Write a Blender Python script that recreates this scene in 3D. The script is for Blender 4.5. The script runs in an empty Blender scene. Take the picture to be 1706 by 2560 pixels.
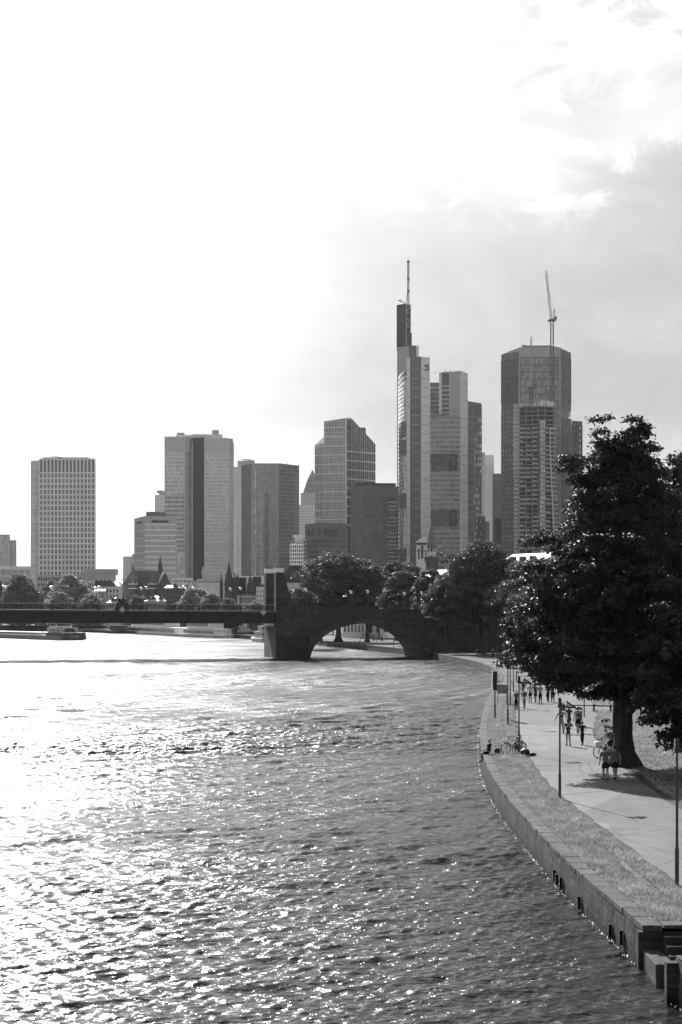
import bpy, bmesh, math, random
import numpy as np
from mathutils import Vector, Matrix
R = math.radians
rnd = random.Random(7)
scene = bpy.context.scene
col = scene.collection

# ------------------------------------------------------------------ camera
CAMZ, F, HY, CX = 10.0, 4075.0, 1520.0, 853.0      # eye height, focal length and horizon in photo pixels
cam_d = bpy.data.cameras.new("camera")
cam = bpy.data.objects.new("camera", cam_d); col.objects.link(cam)
cam.location = (0, 0, CAMZ); cam.rotation_euler = (R(90), 0, 0)
cam_d.sensor_fit = 'VERTICAL'; cam_d.sensor_height = 36.0; cam_d.sensor_width = 24.0
cam_d.lens = 36.0 * F / 2560.0
cam_d.shift_y = (HY - 1280.0) / 2560.0
cam_d.clip_start = 0.5; cam_d.clip_end = 20000
scene.camera = cam
scene.view_settings.view_transform = 'Standard'
scene.view_settings.look = 'None'
scene.view_settings.exposure = 0.60
scene.view_settings.gamma = 1.0
scene.render.engine = 'CYCLES'
scene.cycles.use_denoising = True
scene.cycles.max_bounces = 6
scene.cycles.transparent_max_bounces = 8
scene.cycles.volume_bounces = 0

# ------------------------------------------------------------------ sun and sky
SUN_EL, SUN_AZ = 32.4, -17.7                          # azimuth from +Y, negative = towards -X
sd = bpy.data.lights.new("sun", 'SUN'); sd.energy = 5.0; sd.angle = R(0.53); sd.color = (1, 1, 1)
sun = bpy.data.objects.new("sun", sd); col.objects.link(sun)
sdir = Vector((math.sin(R(SUN_AZ)) * math.cos(R(SUN_EL)), math.cos(R(SUN_AZ)) * math.cos(R(SUN_EL)), math.sin(R(SUN_EL))))
sun.rotation_euler = sdir.to_track_quat('Z', 'Y').to_euler()
sun.location = sdir * 500

class NT:
    """small node-tree helper"""
    def __init__(s, tree):
        s.t = tree; s.n = tree.nodes; s.n.clear()
    def node(s, typ, **kw):
        n = s.n.new(typ)
        ins = kw.pop('ins', {})
        for k, v in kw.items(): setattr(n, k, v)
        for k, v in ins.items(): s.put(n.inputs[k], v)
        return n
    def put(s, sock, v):
        if isinstance(v, bpy.types.NodeSocket): s.t.links.new(v, sock)
        elif isinstance(v, bpy.types.Node): s.t.links.new(v.outputs[0], sock)
        else:
            if hasattr(sock.default_value, '__len__') and not hasattr(v, '__len__'):
                v = (v, v, v, 1) if len(sock.default_value) == 4 else (v, v, v)
            sock.default_value = v
    def math(s, op, a, b=0.0, c=0.0, clamp=False):
        n = s.n.new('ShaderNodeMath'); n.operation = op; n.use_clamp = clamp
        s.put(n.inputs[0], a); s.put(n.inputs[1], b); s.put(n.inputs[2], c)
        return n.outputs[0]
    def ramp(s, v, lo, hi, a=0.0, b=1.0, smooth=True):
        n = s.n.new('ShaderNodeMapRange'); n.interpolation_type = 'SMOOTHSTEP' if smooth else 'LINEAR'
        for k, x in enumerate((v, lo, hi, a, b)): s.put(n.inputs[k], x)
        return n.outputs[0]
    def noise(s, vec, scale, detail=4.0, rough=0.55, dist=0.0):
        n = s.n.new('ShaderNodeTexNoise')
        if vec is not None: s.put(n.inputs['Vector'], vec)
        n.inputs['Scale'].default_value = scale; n.inputs['Detail'].default_value = detail
        n.inputs['Roughness'].default_value = rough; n.inputs['Distortion'].default_value = dist
        return n.outputs[0]
    def mapping(s, vec, scale=(1, 1, 1), rot=(0, 0, 0), loc=(0, 0, 0)):
        n = s.n.new('ShaderNodeMapping'); s.put(n.inputs['Vector'], vec)
        n.inputs['Scale'].default_value = scale; n.inputs['Rotation'].default_value = rot; n.inputs['Location'].default_value = loc
        return n.outputs[0]
    def mix(s, f, a, b):
        n = s.n.new('ShaderNodeMix'); n.data_type = 'FLOAT'
        s.put(n.inputs[0], f); s.put(n.inputs[2], a); s.put(n.inputs[3], b)
        return n.outputs[0]

world = bpy.data.worlds.new("World"); scene.world = world; world.use_nodes = True
w = NT(world.node_tree)
sky = w.node('ShaderNodeTexSky', sky_type='NISHITA', sun_disc=False)
sky.sun_elevation = R(SUN_EL); sky.sun_rotation = R(SUN_AZ)
sky.air_density = 1.0; sky.dust_density = 2.0; sky.ozone_density = 1.0
sep = w.node('ShaderNodeSeparateColor', ins={0: sky.outputs[0]})
# black-and-white film: the three colours of the sky weighed into one grey
mono = w.math('ADD', w.math('ADD', w.math('MULTIPLY', sep.outputs[0], 0.40), w.math('MULTIPLY', sep.outputs[1], 0.45)), w.math('MULTIPLY', sep.outputs[2], 0.25))
tc = w.node('ShaderNodeTexCoord')
sx = w.node('ShaderNodeSeparateXYZ', ins={0: tc.outputs['Generated']})
az = w.math('ARCTAN2', sx.outputs[0], sx.outputs[1])         # 0 ahead (+Y), + to the right
el = w.math('ARCSINE', sx.outputs[2])
uv = w.node('ShaderNodeCombineXYZ', ins={0: az, 1: el, 2: 0.0})
n1 = w.noise(w.mapping(uv.outputs[0], (7, 13, 1), loc=(1.3, 0.4, 0)), 1.0, 9, 0.56, 0.3)
n2 = w.noise(w.mapping(uv.outputs[0], (16, 26, 1), loc=(4.1, 2.2, 0)), 1.0, 9, 0.6, 0.6)
# the grey cloud bank stands to the right, its ragged upper edge climbing to the right
bank_top = w.math('ADD', w.math('MULTIPLY', az, 0.26), 0.268)
bank_y = w.math('SUBTRACT', w.math('ADD', bank_top, w.math('MULTIPLY', w.math('SUBTRACT', n1, 0.5), 0.14)), el)
bank = w.math('MULTIPLY', w.ramp(bank_y, -0.004, 0.05), w.ramp(w.math('ADD', w.math('SUBTRACT', az, w.math('MULTIPLY', w.math('SUBTRACT', el, 0.12), 0.95)), w.math('MULTIPLY', w.math('SUBTRACT', n1, 0.5), 0.20)), -0.25, 0.12))
# brighter gap low over the roofs
bank = w.math('MULTIPLY', bank, w.mix(w.ramp(w.math('ADD', el, w.math('MULTIPLY', w.math('SUBTRACT', n1, .5), .10)), 0.055, 0.12), 0.55, 1.0))
# thin detached puffs above and sunlit rims along the top
puff = w.math('MULTIPLY', w.ramp(n2, 0.44, 0.60), w.math('MULTIPLY', w.ramp(az, 0.03, 0.16), w.ramp(el, 0.50, 0.34)))
rim = w.math('MULTIPLY', w.ramp(w.math('ABSOLUTE', w.math('SUBTRACT', bank_y, 0.030)), 0.035, 0.0), w.ramp(n2, 0.50, 0.58))
cover = w.math('MAXIMUM', bank, w.math('MULTIPLY', puff, 0.72))
cover = w.math('MULTIPLY', cover, w.math('SUBTRACT', 1.0, w.math('MULTIPLY', rim, 0.6)), clamp=True)
front = w.ramp(sx.outputs[1], 0.1, 0.6)
cover = w.math('MULTIPLY', cover, front)
shade = w.math('ADD', 7.1, w.math('MULTIPLY', w.math('SUBTRACT', n2, 0.5), 3.6))     # grey of the cloud base, in sky units
veil = w.math('MULTIPLY', w.ramp(w.math('ADD', az, el), 1.8, 0.3), front)
hazy = w.math('MAXIMUM', mono, w.math('MULTIPLY', veil, 13.6))                        # thin bright veil lit by the sun ahead
skyv = w.mix(cover, hazy, shade)
# unseen bright clouds added low behind the camera to fill the shaded sides
nb_ = w.noise(w.mapping(tc.outputs['Generated'], (3.5, 3.5, 6)), 1.0, 6, 0.55)
rear = w.math('MULTIPLY', w.math('MULTIPLY', w.ramp(sx.outputs[1], 0.0, -0.35), w.ramp(nb_, 0.36, 0.60)), w.ramp(el, 1.0, 0.35))
skyv = w.mix(w.math('MULTIPLY', rear, 0.75), skyv, 10.5)
bg = w.node('ShaderNodeBackground', ins={'Color': skyv, 'Strength': 0.055})
wo = w.node('ShaderNodeOutputWorld'); w.t.links.new(bg.outputs[0], wo.inputs[0])

# ------------------------------------------------------------------ object helpers
ORG = {}
def thing(name, label, cat, loc=(0, 0, 0), rotz=0.0, group=None, own=False):
    """an Empty at a thing's base; parts are authored in world space unless own=True"""
    o = bpy.data.objects.new(name, None); col.objects.link(o)
    o.empty_display_size = 0.3
    o.location = loc; o.rotation_euler = (0, 0, rotz)
    o['label'] = label; o['category'] = cat
    if group: o['group'] = group
    ORG[o.name] = Vector((0, 0, 0)) if own else Vector(loc)
    return o
def tag(o, label=None, cat=None, group=None, kind=None):
    for k, v in (('label', label), ('category', cat), ('group', group), ('kind', kind)):
        if v: o[k] = v
    return o
def copy_tree(o, parent=None):
    c = o.copy(); col.objects.link(c)
    if parent: c.parent = parent
    for ch in list(o.children): copy_tree(ch, c)
    return c
def place(o, loc, rotz=0.0, label=None, group=None):
    o.location = loc; o.rotation_euler = (0, 0, rotz)
    if label: o['label'] = label
    if group: o['group'] = group
    return o

class MB:
    def __init__(s): s.v = []; s.f = []
    def add(s, vs, fs):
        n = len(s.v); s.v.extend([tuple(p) for p in vs]); s.f.extend([tuple(i + n for i in f) for f in fs]); return s
    def box(s, c, size, rz=0.0, M=None):
        hx, hy, hz = size[0] / 2, size[1] / 2, size[2] / 2
        cz, sz = math.cos(rz), math.sin(rz); vs = []
        for x, y, z in ((-hx, -hy, -hz), (hx, -hy, -hz), (hx, hy, -hz), (-hx, hy, -hz), (-hx, -hy, hz), (hx, -hy, hz), (hx, hy, hz), (-hx, hy, hz)):
            vs.append((c[0] + x * cz - y * sz, c[1] + x * sz + y * cz, c[2] + z))
        if M is not None: vs = [tuple(M @ Vector(p)) for p in vs]
        return s.add(vs, [(0, 3, 2, 1), (4, 5, 6, 7), (0, 1, 5, 4), (1, 2, 6, 5), (2, 3, 7, 6), (3, 0, 4, 7)])
    def span(s, p0, p1, z0, z1, out=0.0, inn=0.3):
        """upright slab along the plan line p0-p1, reaching `out` to its right-hand (camera) side and `inn` behind"""
        a, b = Vector(p0[:2]), Vector(p1[:2]); t = (b - a).normalized(); n = Vector((t.y, -t.x))
        q = [a + n * out, b + n * out, b - n * inn, a - n * inn]
        return s.prism([(p.x, p.y) for p in q], z0, z1)
    def prism(s, poly, z0, z1):
        n = len(poly)
        area = sum(poly[i][0] * poly[(i + 1) % n][1] - poly[(i + 1) % n][0] * poly[i][1] for i in range(n))
        if area < 0: poly = poly[::-1]
        zf0 = z0 if hasattr(z0, '__len__') else [z0] * n
        zf1 = z1 if hasattr(z1, '__len__') else [z1] * n
        if area < 0: zf0, zf1 = zf0[::-1], zf1[::-1]
        vs = [(p[0], p[1], zf0[i]) for i, p in enumerate(poly)] + [(p[0], p[1], zf1[i]) for i, p in enumerate(poly)]
        fs = [tuple(range(n - 1, -1, -1)), tuple(range(n, 2 * n))] + [(i, (i + 1) % n, n + (i + 1) % n, n + i) for i in range(n)]
        return s.add(vs, fs)
    def cone(s, c, r0, r1, z0, z1, n=8, rot=0.0):
        vs = [(c[0] + r * math.cos(rot + 2 * math.pi * i / n), c[1] + r * math.sin(rot + 2 * math.pi * i / n), z) for z, r in ((z0, r0), (z1, max(r1, 1e-3))) for i in range(n)]
        return s.add(vs, [tuple(range(n - 1, -1, -1)), tuple(range(n, 2 * n))] + [(i, (i + 1) % n, n + (i + 1) % n, n + i) for i in range(n)])
    def lathe(s, c, prof, n=10):
        vs = [(c[0] + r * math.cos(2 * math.pi * i / n), c[1] + r * math.sin(2 * math.pi * i / n), c[2] + z) for z, r in prof for i in range(n)]
        fs = [tuple(range(n - 1, -1, -1)), tuple(range((len(prof) - 1) * n, len(prof) * n))]
        for k in range(len(prof) - 1):
            fs += [(k * n + i, k * n + (i + 1) % n, (k + 1) * n + (i + 1) % n, (k + 1) * n + i) for i in range(n)]
        return s.add(vs, fs)
    def tube(s, pts, rad, n=6):
        pts = [Vector(p) for p in pts]; m = len(pts)
        rad = rad if hasattr(rad, '__len__') else [rad] * m
        vs = []; up = None
        for i, p in enumerate(pts):
            t = (pts[min(i + 1, m - 1)] - pts[max(i - 1, 0)]).normalized()
            if up is None: up = Vector((0, 0, 1)) if abs(t.z) < 0.9 else Vector((1, 0, 0))
            a = t.cross(up).normalized(); b = a.cross(t).normalized(); up = b
            for k in range(n):
                g = 2 * math.pi * k / n; vs.append(p + (a * math.cos(g) + b * math.sin(g)) * rad[i])
        fs = [tuple(range(n - 1, -1, -1)), tuple(range((m - 1) * n, m * n))]
        for j in range(m - 1):
            fs += [(j * n + i, j * n + (i + 1) % n, (j + 1) * n + (i + 1) % n, (j + 1) * n + i) for i in range(n)]
        fs = [f[::-1] for f in fs]
        return s.add(vs, fs)
    def ball(s, c, r, n=8, m=6):
        r = r if hasattr(r, '__len__') else (r, r, r); vs = [(c[0], c[1], c[2] - r[2])]
        for j in range(1, m):
            t = math.pi * j / m - math.pi / 2
            for i in range(n):
                g = 2 * math.pi * i / n; vs.append((c[0] + r[0] * math.cos(t) * math.cos(g), c[1] + r[1] * math.cos(t) * math.sin(g), c[2] + r[2] * math.sin(t)))
        vs.append((c[0], c[1], c[2] + r[2])); L = len(vs) - 1
        fs = [(0, 1 + (i + 1) % n, 1 + i) for i in range(n)]
        for j in range(m - 2):
            o = 1 + j * n; fs += [(o + i, o + (i + 1) % n, o + n + (i + 1) % n, o + n + i) for i in range(n)]
        o = 1 + (m - 2) * n; fs += [(o + i, o + (i + 1) % n, L) for i in range(n)]
        return s.add(vs, fs)
    def torus(s, c, R0, r, ax='x', n=20, m=6):
        vs = []
        for i in range(n):
            g = 2 * math.pi * i / n
            for k in range(m):
                h = 2 * math.pi * k / m; q = R0 + r * math.cos(h); w_ = r * math.sin(h)
                p = (w_, q * math.cos(g), q * math.sin(g)) if ax == 'x' else (q * math.cos(g), w_, q * math.sin(g))
                vs.append((c[0] + p[0], c[1] + p[1], c[2] + p[2]))
        return s.add(vs, [(i * m + k, ((i + 1) % n) * m + k, ((i + 1) % n) * m + (k + 1) % m, i * m + (k + 1) % m) for i in range(n) for k in range(m)])
    def lattice(s, p0, p1, wd, n, r=0.12, xd=None):
        """four-chord lattice mast from p0 to p1"""
        p0, p1 = Vector(p0), Vector(p1); t = (p1 - p0).normalized()
        a = t.cross(Vector((0, 1, 0))).normalized(); b = t.cross(a).normalized()
        cs = [a * i * wd / 2 + b * j * wd / 2 for i, j in ((-1, -1), (1, -1), (1, 1), (-1, 1))]
        for c in cs: s.tube([p0 + c, p1 + c], r, 4)
        for k in range(n):
            q0, q1 = p0.lerp(p1, k / n), p0.lerp(p1, (k + 1) / n)
            for i in range(4):
                s.tube([q0 + cs[i], q1 + cs[(i + 1) % 4]] if k % 2 else [q1 + cs[i], q0 + cs[(i + 1) % 4]], r * 0.7, 4)
                s.tube([q0 + cs[i], q0 + cs[(i + 1) % 4]], r * 0.7, 4)
        return s
    def build(s, name, mat, parent=None, smooth=False, bevel=0.0):
        off = Vector((0, 0, 0))
        if parent is not None:
            top = parent
            while top.parent: top = top.parent
            off = ORG.get(top.name, off)
        me = bpy.data.meshes.new(name)
        me.from_pydata([(p[0] - off.x, p[1] - off.y, p[2] - off.z) for p in s.v], [], s.f)
        if smooth: me.polygons.foreach_set('use_smooth', [True] * len(me.polygons))
        me.materials.append(mat); me.update()
        o = bpy.data.objects.new(name, me); col.objects.link(o)
        if parent: o.parent = parent
        if bevel:
            m = o.modifiers.new('bevel', 'BEVEL'); m.width = bevel; m.segments = 2; m.limit_method = 'ANGLE'
        return o
def build_each(mb, name, mat, parent, cap=100, nv=8):
    """one part per piece (pieces of nv vertices each) up to the cap, then one mass for the remainder"""
    n = len(mb.v) // nv; rest = MB(); per = {}
    for i in range(n): per[i] = []
    for f in mb.f: per[f[0] // nv].append(f)
    for i in range(n):
        q = MB(); q.v = mb.v[i * nv:(i + 1) * nv]; q.f = [tuple(k - i * nv for k in f) for f in per[i]]
        if i < cap: q.build(name, mat, parent)
        else: rest.add(q.v, q.f)
    if rest.v: rest.build('distant_' + name + 's', mat, parent)['kind'] = 'stuff'
def npmesh(name, V, Fq, mat, parent=None, smooth=False):
    """mesh from numpy arrays: V (n,3), Fq (m,k)"""
    me = bpy.data.meshes.new(name); n, m, k = len(V), len(Fq), Fq.shape[1]
    me.vertices.add(n); me.vertices.foreach_set('co', np.asarray(V, np.float32).ravel())
    me.loops.add(m * k); me.loops.foreach_set('vertex_index', np.asarray(Fq, np.int32).ravel())
    me.polygons.add(m); me.polygons.foreach_set('loop_start', np.arange(0, m * k, k, dtype=np.int32))
    try: me.polygons.foreach_set('loop_total', np.full(m, k, dtype=np.int32))
    except Exception: pass
    if smooth: me.polygons.foreach_set('use_smooth', np.ones(m, dtype=bool))
    me.materials.append(mat); me.update(); me.validate()
    o = bpy.data.objects.new(name, me); col.objects.link(o)
    if parent: o.parent = parent
    return o

def X(px, d): return (px - CX) / F * d                 # photo column -> metres at depth d
def Z(py, d): return CAMZ - (py - HY) / F * d          # photo row -> height at depth d
GZ = 1.2                                               # height of the embankment over the river
def G(px, py, z=GZ):                                   # photo pixel -> point on the embankment
    d = (CAMZ - z) * F / (py - HY); return Vector((X(px, d), d, z))

# ------------------------------------------------------------------ materials (the photograph is black and white: all greys)
def principled(name, v=0.3, rough=0.7, spec=0.4, metal=0.0):
    m = bpy.data.materials.new(name); m.use_nodes = True
    t = NT(m.node_tree); p = t.node('ShaderNodeBsdfPrincipled'); o = t.node('ShaderNodeOutputMaterial')
    t.t.links.new(p.outputs[0], o.inputs[0])
    t.put(p.inputs['Base Color'], v); p.inputs['Roughness'].default_value = rough
    p.inputs['Specular IOR Level'].default_value = spec; p.inputs['Metallic'].default_value = metal
    return m, t, p, o
def pos(t): return t.node('ShaderNodeNewGeometry').outputs['Position']
def grain(name, v, rough=0.75, spec=0.3, amt=0.25, sc=0.6, bump=0.0, metal=0.0, stretch=(1, 1, 1), fine=None):
    """a surface with uneven tone: broad blotches and, optionally, a finer grain"""
    m, t, p, o = principled(name, v, rough, spec, metal)
    P = t.mapping(t.node('ShaderNodeTexCoord').outputs['Object'], stretch)
    n = t.noise(P, sc, 6, 0.6)
    f = t.ramp(n, 0.3, 0.7, 1 - amt, 1 + amt, False)
    if fine:
        n2 = t.noise(P, fine, 4, 0.6); f = t.math('MULTIPLY', f, t.ramp(n2, 0.3, 0.7, 1 - amt * .8, 1 + amt * .8, False))
    t.put(p.inputs['Base Color'], t.math('MULTIPLY', f, v))
    if bump:
        b = t.node('ShaderNodeBump', ins={'Height': t.noise(P, fine or sc * 6, 5, 0.6), 'Strength': bump, 'Distance': 0.05}); t.put(p.inputs['Normal'], b)
    return m
def panes(name, v0, v1, cell=(3.0, 3.0, 3.6), rough=0.2, spec=0.5, power=1.6, metal=0.0):
    """glazing whose panes differ (blinds up or down behind the glass), one tone per cell"""
    m, t, p, o = principled(name, v0, rough, spec, metal)
    P = t.node('ShaderNodeTexCoord').outputs['Object']
    s = t.node('ShaderNodeVectorMath', operation='SNAP'); t.put(s.inputs[0], P); s.inputs[1].default_value = cell
    wn = t.node('ShaderNodeTexWhiteNoise', noise_dimensions='3D'); t.put(wn.inputs['Vector'], s.outputs[0])
    r = t.math('POWER', wn.outputs['Value'], power)
    t.put(p.inputs['Base Color'], t.mix(r, v0, v1))
    t.put(p.inputs['Roughness'], t.mix(wn.outputs['Value'], rough * 0.6, rough * 1.5))
    return m
def masonry(name, v, mortar, ux, uy, bw=0.9, bh=0.4, amt=0.3, rough=0.9, bump=0.4, streak=0.0, tide=False):
    m, t, p, o = principled(name, v, rough, 0.2)
    s = t.node('ShaderNodeSeparateXYZ', ins={0: pos(t)})
    c = t.node('ShaderNodeCombineXYZ', ins={0: t.math('ADD', t.math('MULTIPLY', s.outputs[0], ux), t.math('MULTIPLY', s.outputs[1], uy)), 1: s.outputs[2], 2: 0.0})
    b = t.node('ShaderNodeTexBrick', ins={'Vector': c.outputs[0], 'Color1': v * 0.75, 'Color2': v * 1.25, 'Mortar': mortar, 'Scale': 1.0, 'Mortar Size': 0.025, 'Bias': 0.0, 'Brick Width': bw, 'Row Height': bh})
    n = t.noise(pos(t), 0.45, 7, 0.65); f = t.ramp(n, 0.3, 0.7, 1 - amt, 1 + amt, False)
    base = t.math('MULTIPLY', f, b.outputs['Color'])
    if streak:
        n3 = t.noise(t.mapping(c.outputs[0], (3.0, 0.35, 1)), 1.0, 6, 0.65)
        base = t.math('MULTIPLY', base, t.ramp(n3, 0.35, 0.62, 1 - streak, 1.0 + streak * .35))
    if tide:                      # algae up to the high-water mark, pale runs of lime below the coping
        zz = t.math('ADD', s.outputs[2], t.math('MULTIPLY', t.math('SUBTRACT', t.noise(pos(t), 1.6, 5, .6), .5), .5))
        base = t.math('MULTIPLY', base, t.ramp(zz, 0.18, 0.42, 0.42, 1.0))
        run = t.ramp(t.noise(t.mapping(c.outputs[0], (7.0, 0.5, 1)), 1.0, 3, .6), 0.60, 0.70)
        base = t.math('ADD', base, t.math('MULTIPLY', run, 0.05))
    t.put(p.inputs['Base Color'], base)
    h = t.math('SUBTRACT', t.noise(pos(t), 4.0, 6, 0.65), t.math('MULTIPLY', b.outputs['Fac'], 1.0))
    t.put(p.inputs['Normal'], t.node('ShaderNodeBump', ins={'Height': h, 'Strength': bump, 'Distance': 0.06}))
    return m
def lit_glass(name, v=0.96):
    """opal glass: lets the sun behind it through"""
    m = bpy.data.materials.new(name); m.use_nodes = True; t = NT(m.node_tree)
    tr = t.node('ShaderNodeBsdfTranslucent', ins={'Color': v}); df = t.node('ShaderNodeBsdfDiffuse', ins={'Color': v})
    mx = t.node('ShaderNodeMixShader', ins={0: 0.12}); t.t.links.new(tr.outputs[0], mx.inputs[1]); t.t.links.new(df.outputs[0], mx.inputs[2])
    o = t.node('ShaderNodeOutputMaterial'); t.t.links.new(mx.outputs[0], o.inputs[0]); return m

M = {}
M['steel_dark'] = grain('dark_painted_steel', 0.018, 0.45, 0.4, 0.3, 0.4)
M['iron'] = grain('black_painted_iron', 0.02, 0.4, 0.5, 0.3, 3.0)
M['post'] = grain('weathered_grey_post_paint', 0.045, 0.4, 0.5, 0.35, 2.5)
M['bridge_stone'] = masonry('dark_sandstone_blocks', 0.075, 0.045, 0.978, 0.208, 1.1, 0.5, 0.35, 0.9, 0.5, 0.25)
M['arch_stone'] = masonry('arch_ring_stone', 0.085, 0.05, 0.978, 0.208, 0.6, 3.0, 0.25)
M['pier_concrete'] = grain('stained_pier_concrete', 0.16, 0.85, 0.2, 0.3, 0.5, 0.0, stretch=(1, 1, 0.3))
M['quay'] = masonry('river_wall_blocks', 0.058, 0.034, 0.0, 1.0, 1.3, 0.42, 0.45, 0.8, 0.9, 0.65, True)
M['coping'] = grain('worn_coping_stone', 0.09, 0.85, 0.2, 0.5, 1.1, 0.6, fine=9)
M['asphalt'] = None; M['lawn'] = None
M['opal'] = lit_glass('opal_lamp_glass')
M['conc'] = grain('raw_concrete', 0.27, 0.85, 0.2, 0.2, 0.3)
M['white'] = grain('white_paint', 0.85, 0.5, 0.4, 0.1, 0.3)
M['offwhite'] = grain('off_white_render', 0.66, 0.8, 0.2, 0.15, 0.2)
M['pale'] = grain('pale_stone_cladding', 0.74, 0.6, 0.4, 0.1, 0.05, stretch=(1, 1, 3))
M['grey'] = grain('mid_grey_cladding', 0.40, 0.6, 0.4, 0.12, 0.08)
M['greyd'] = grain('dark_grey_cladding', 0.10, 0.5, 0.4, 0.12, 0.08)
M['black'] = grain('black_cladding', 0.009, 0.6, 0.15, 0.2, 0.05)
M['brick'] = grain('dark_brick', 0.09, 0.9, 0.2, 0.25, 0.8)
M['slate'] = grain('dark_slate', 0.045, 0.42, 0.5, 0.3, 0.6)
M['slate_mid'] = grain('weathered_slate', 0.16, 0.6, 0.4, 0.25, 0.5)
M['tin'] = grain('light_sheet_metal_roof', 0.72, 0.42, 0.6, 0.12, 0.6)
M['wet_stone'] = masonry('wet_algae_stone', 0.034, 0.02, 0.978, 0.208, 1.0, 0.5, 0.5, 0.6, 0.6, 0.6)
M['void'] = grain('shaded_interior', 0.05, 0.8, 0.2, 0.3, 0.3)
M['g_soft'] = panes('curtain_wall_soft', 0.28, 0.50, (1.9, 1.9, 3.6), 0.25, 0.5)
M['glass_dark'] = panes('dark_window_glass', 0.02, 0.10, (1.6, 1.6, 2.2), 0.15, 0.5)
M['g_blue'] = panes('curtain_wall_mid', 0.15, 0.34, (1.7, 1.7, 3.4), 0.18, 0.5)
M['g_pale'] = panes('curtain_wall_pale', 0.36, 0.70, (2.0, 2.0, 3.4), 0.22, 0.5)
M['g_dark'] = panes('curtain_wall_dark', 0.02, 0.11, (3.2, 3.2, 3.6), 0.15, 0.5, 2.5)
M['g_mirror'] = panes('mirror_glazing', 0.35, 0.75, (3.0, 3.0, 3.8), 0.12, 0.8, 1.0, 0.7)
# ================================================================== setting: river, embankment, path
BANK = [(9.4, -40), (9.2, 0), (8.9, 20), (8.6, 38), (8.36, 45), (7.8, 56), (7.72, 66), (7.7, 80), (8.0, 90), (8.9, 104), (10.2, 120), (12.0, 138),
        (14.3, 159), (17.0, 181), (19.2, 198), (21.0, 216), (22.1, 236), (22.5, 252), (22.2, 268), (21.2, 281), (18.6, 309), (17.2, 330),
        (13.6, 352), (10.4, 367), (1.5, 408), (-7.5, 448), (-20, 490), (-34, 536), (-57, 582), (-80, 627), (-146, 735), (-240, 850), (-420, 1010), (-900, 1300)]
BY = np.array([b[1] for b in BANK], float); BX = np.array([b[0] for b in BANK], float)
def bank_x(y): return float(np.interp(y, BY, BX))
fine = np.concatenate([np.arange(-40, 340, 2.0), np.arange(340, 740, 10.0), np.arange(740, 1301, 60.0)])
k = np.ones(5) / 5
def smooth_bank(y):
    q = 5.0 if y < 75 else 11.0
    return float(np.mean(np.interp(y + np.linspace(-q, q, 15), BY, BX)))
NOTCH = (41.3, 44.9)                 # the boat steps cut into the wall
# ---- embankment ground sheet (one sheet to the horizon)
def ground_mat():
    m, t, p, o = principled('embankment_lawn', 0.2, 0.95, 0.15)
    P = pos(t)
    n1 = t.noise(P, 0.16, 6, 0.65); n2 = t.noise(P, 2.2, 5, 0.7); n3 = t.noise(P, 14, 4, 0.7)
    v = t.math('MULTIPLY', t.ramp(n1, 0.32, 0.68, 0.13, 0.27), t.ramp(n2, 0.3, 0.7, 0.6, 1.35, False))
    v = t.math('MULTIPLY', v, t.ramp(n3, 0.3, 0.7, 0.55, 1.4, False))
    t.put(p.inputs['Base Color'], v)
    t.put(p.inputs['Normal'], t.node('ShaderNodeBump', ins={'Height': t.math('ADD', n2, n3), 'Strength': 0.8, 'Distance': 0.12}))
    return m
M['lawn'] = ground_mat()
def asphalt():
    m, t, p, o = principled('sun_bleached_asphalt', 0.3, 0.85, 0.25)
    P = pos(t)
    n1 = t.noise(t.mapping(P, (0.5, 0.12, 1)), 1.0, 5, 0.6); n2 = t.noise(P, 0.9, 6, 0.65); n3 = t.noise(P, 30, 3, 0.7)
    v = t.math('MULTIPLY', t.ramp(n1, 0.3, 0.7, 0.85, 1.12, False), t.ramp(n2, 0.3, 0.7, 0.9, 1.1, False))
    v = t.math('MULTIPLY', v, t.ramp(n3, 0.3, 0.7, 0.85, 1.15, False))
    cr = t.node('ShaderNodeTexVoronoi', feature='DISTANCE_TO_EDGE', ins={'Vector': t.mapping(P, (0.22, 0.16, 1)), 'Scale': 1.0})
    v = t.math('MULTIPLY', v, t.ramp(cr.outputs['Distance'], 0.0, 0.014, 0.62, 1.0))
    pt_ = t.node('ShaderNodeTexVoronoi', ins={'Vector': t.mapping(P, (0.16, 0.07, 1)), 'Scale': 1.0}); v = t.math('MULTIPLY', v, t.ramp(t.node('ShaderNodeSeparateColor', ins={0: pt_.outputs['Color']}).outputs[0], 0.2, 0.9, 0.84, 1.10))      # resurfaced patches
    st_ = t.noise(P, 0.35, 3, 0.5); v = t.math('MULTIPLY', v, t.ramp(st_, 0.60, 0.7, 1.0, 0.78))
    t.put(p.inputs['Base Color'], t.math('MULTIPLY', v, 0.19))
    t.put(p.inputs['Normal'], t.node('ShaderNodeBump', ins={'Height': n3, 'Strength': 0.3, 'Distance': 0.02}))
    return m
M['asphalt'] = asphalt()
ys = [-40.0, -20, 0, 20, 30] + list(np.arange(36, NOTCH[0], 2.0)) + [NOTCH[0]]
rows = []
offs = [0.0, 2.45, 2.6, 4, 7, 12, 20, 40, 90, 220, 600, 2500]
gm = MB(); prev = None
def ground_row(y, cut=0.0):
    x0 = smooth_bank(y) if y < 320 else bank_x(y)
    return [(x0 + max(o_, cut), y, GZ) for o_ in offs]
def add_rows(ylist, cut=0.0):
    base = None
    for y in ylist:
        r_ = ground_row(y, cut); n0 = len(gm.v); gm.v.extend(r_)
        if base is not None:
            gm.f.extend([(base + i, base + i + 1, n0 + i + 1, n0 + i) for i in range(len(offs) - 1) if not (cut and i < 1)])
        base = n0
add_rows(ys)
add_rows([NOTCH[0], NOTCH[1]], 2.45)
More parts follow.
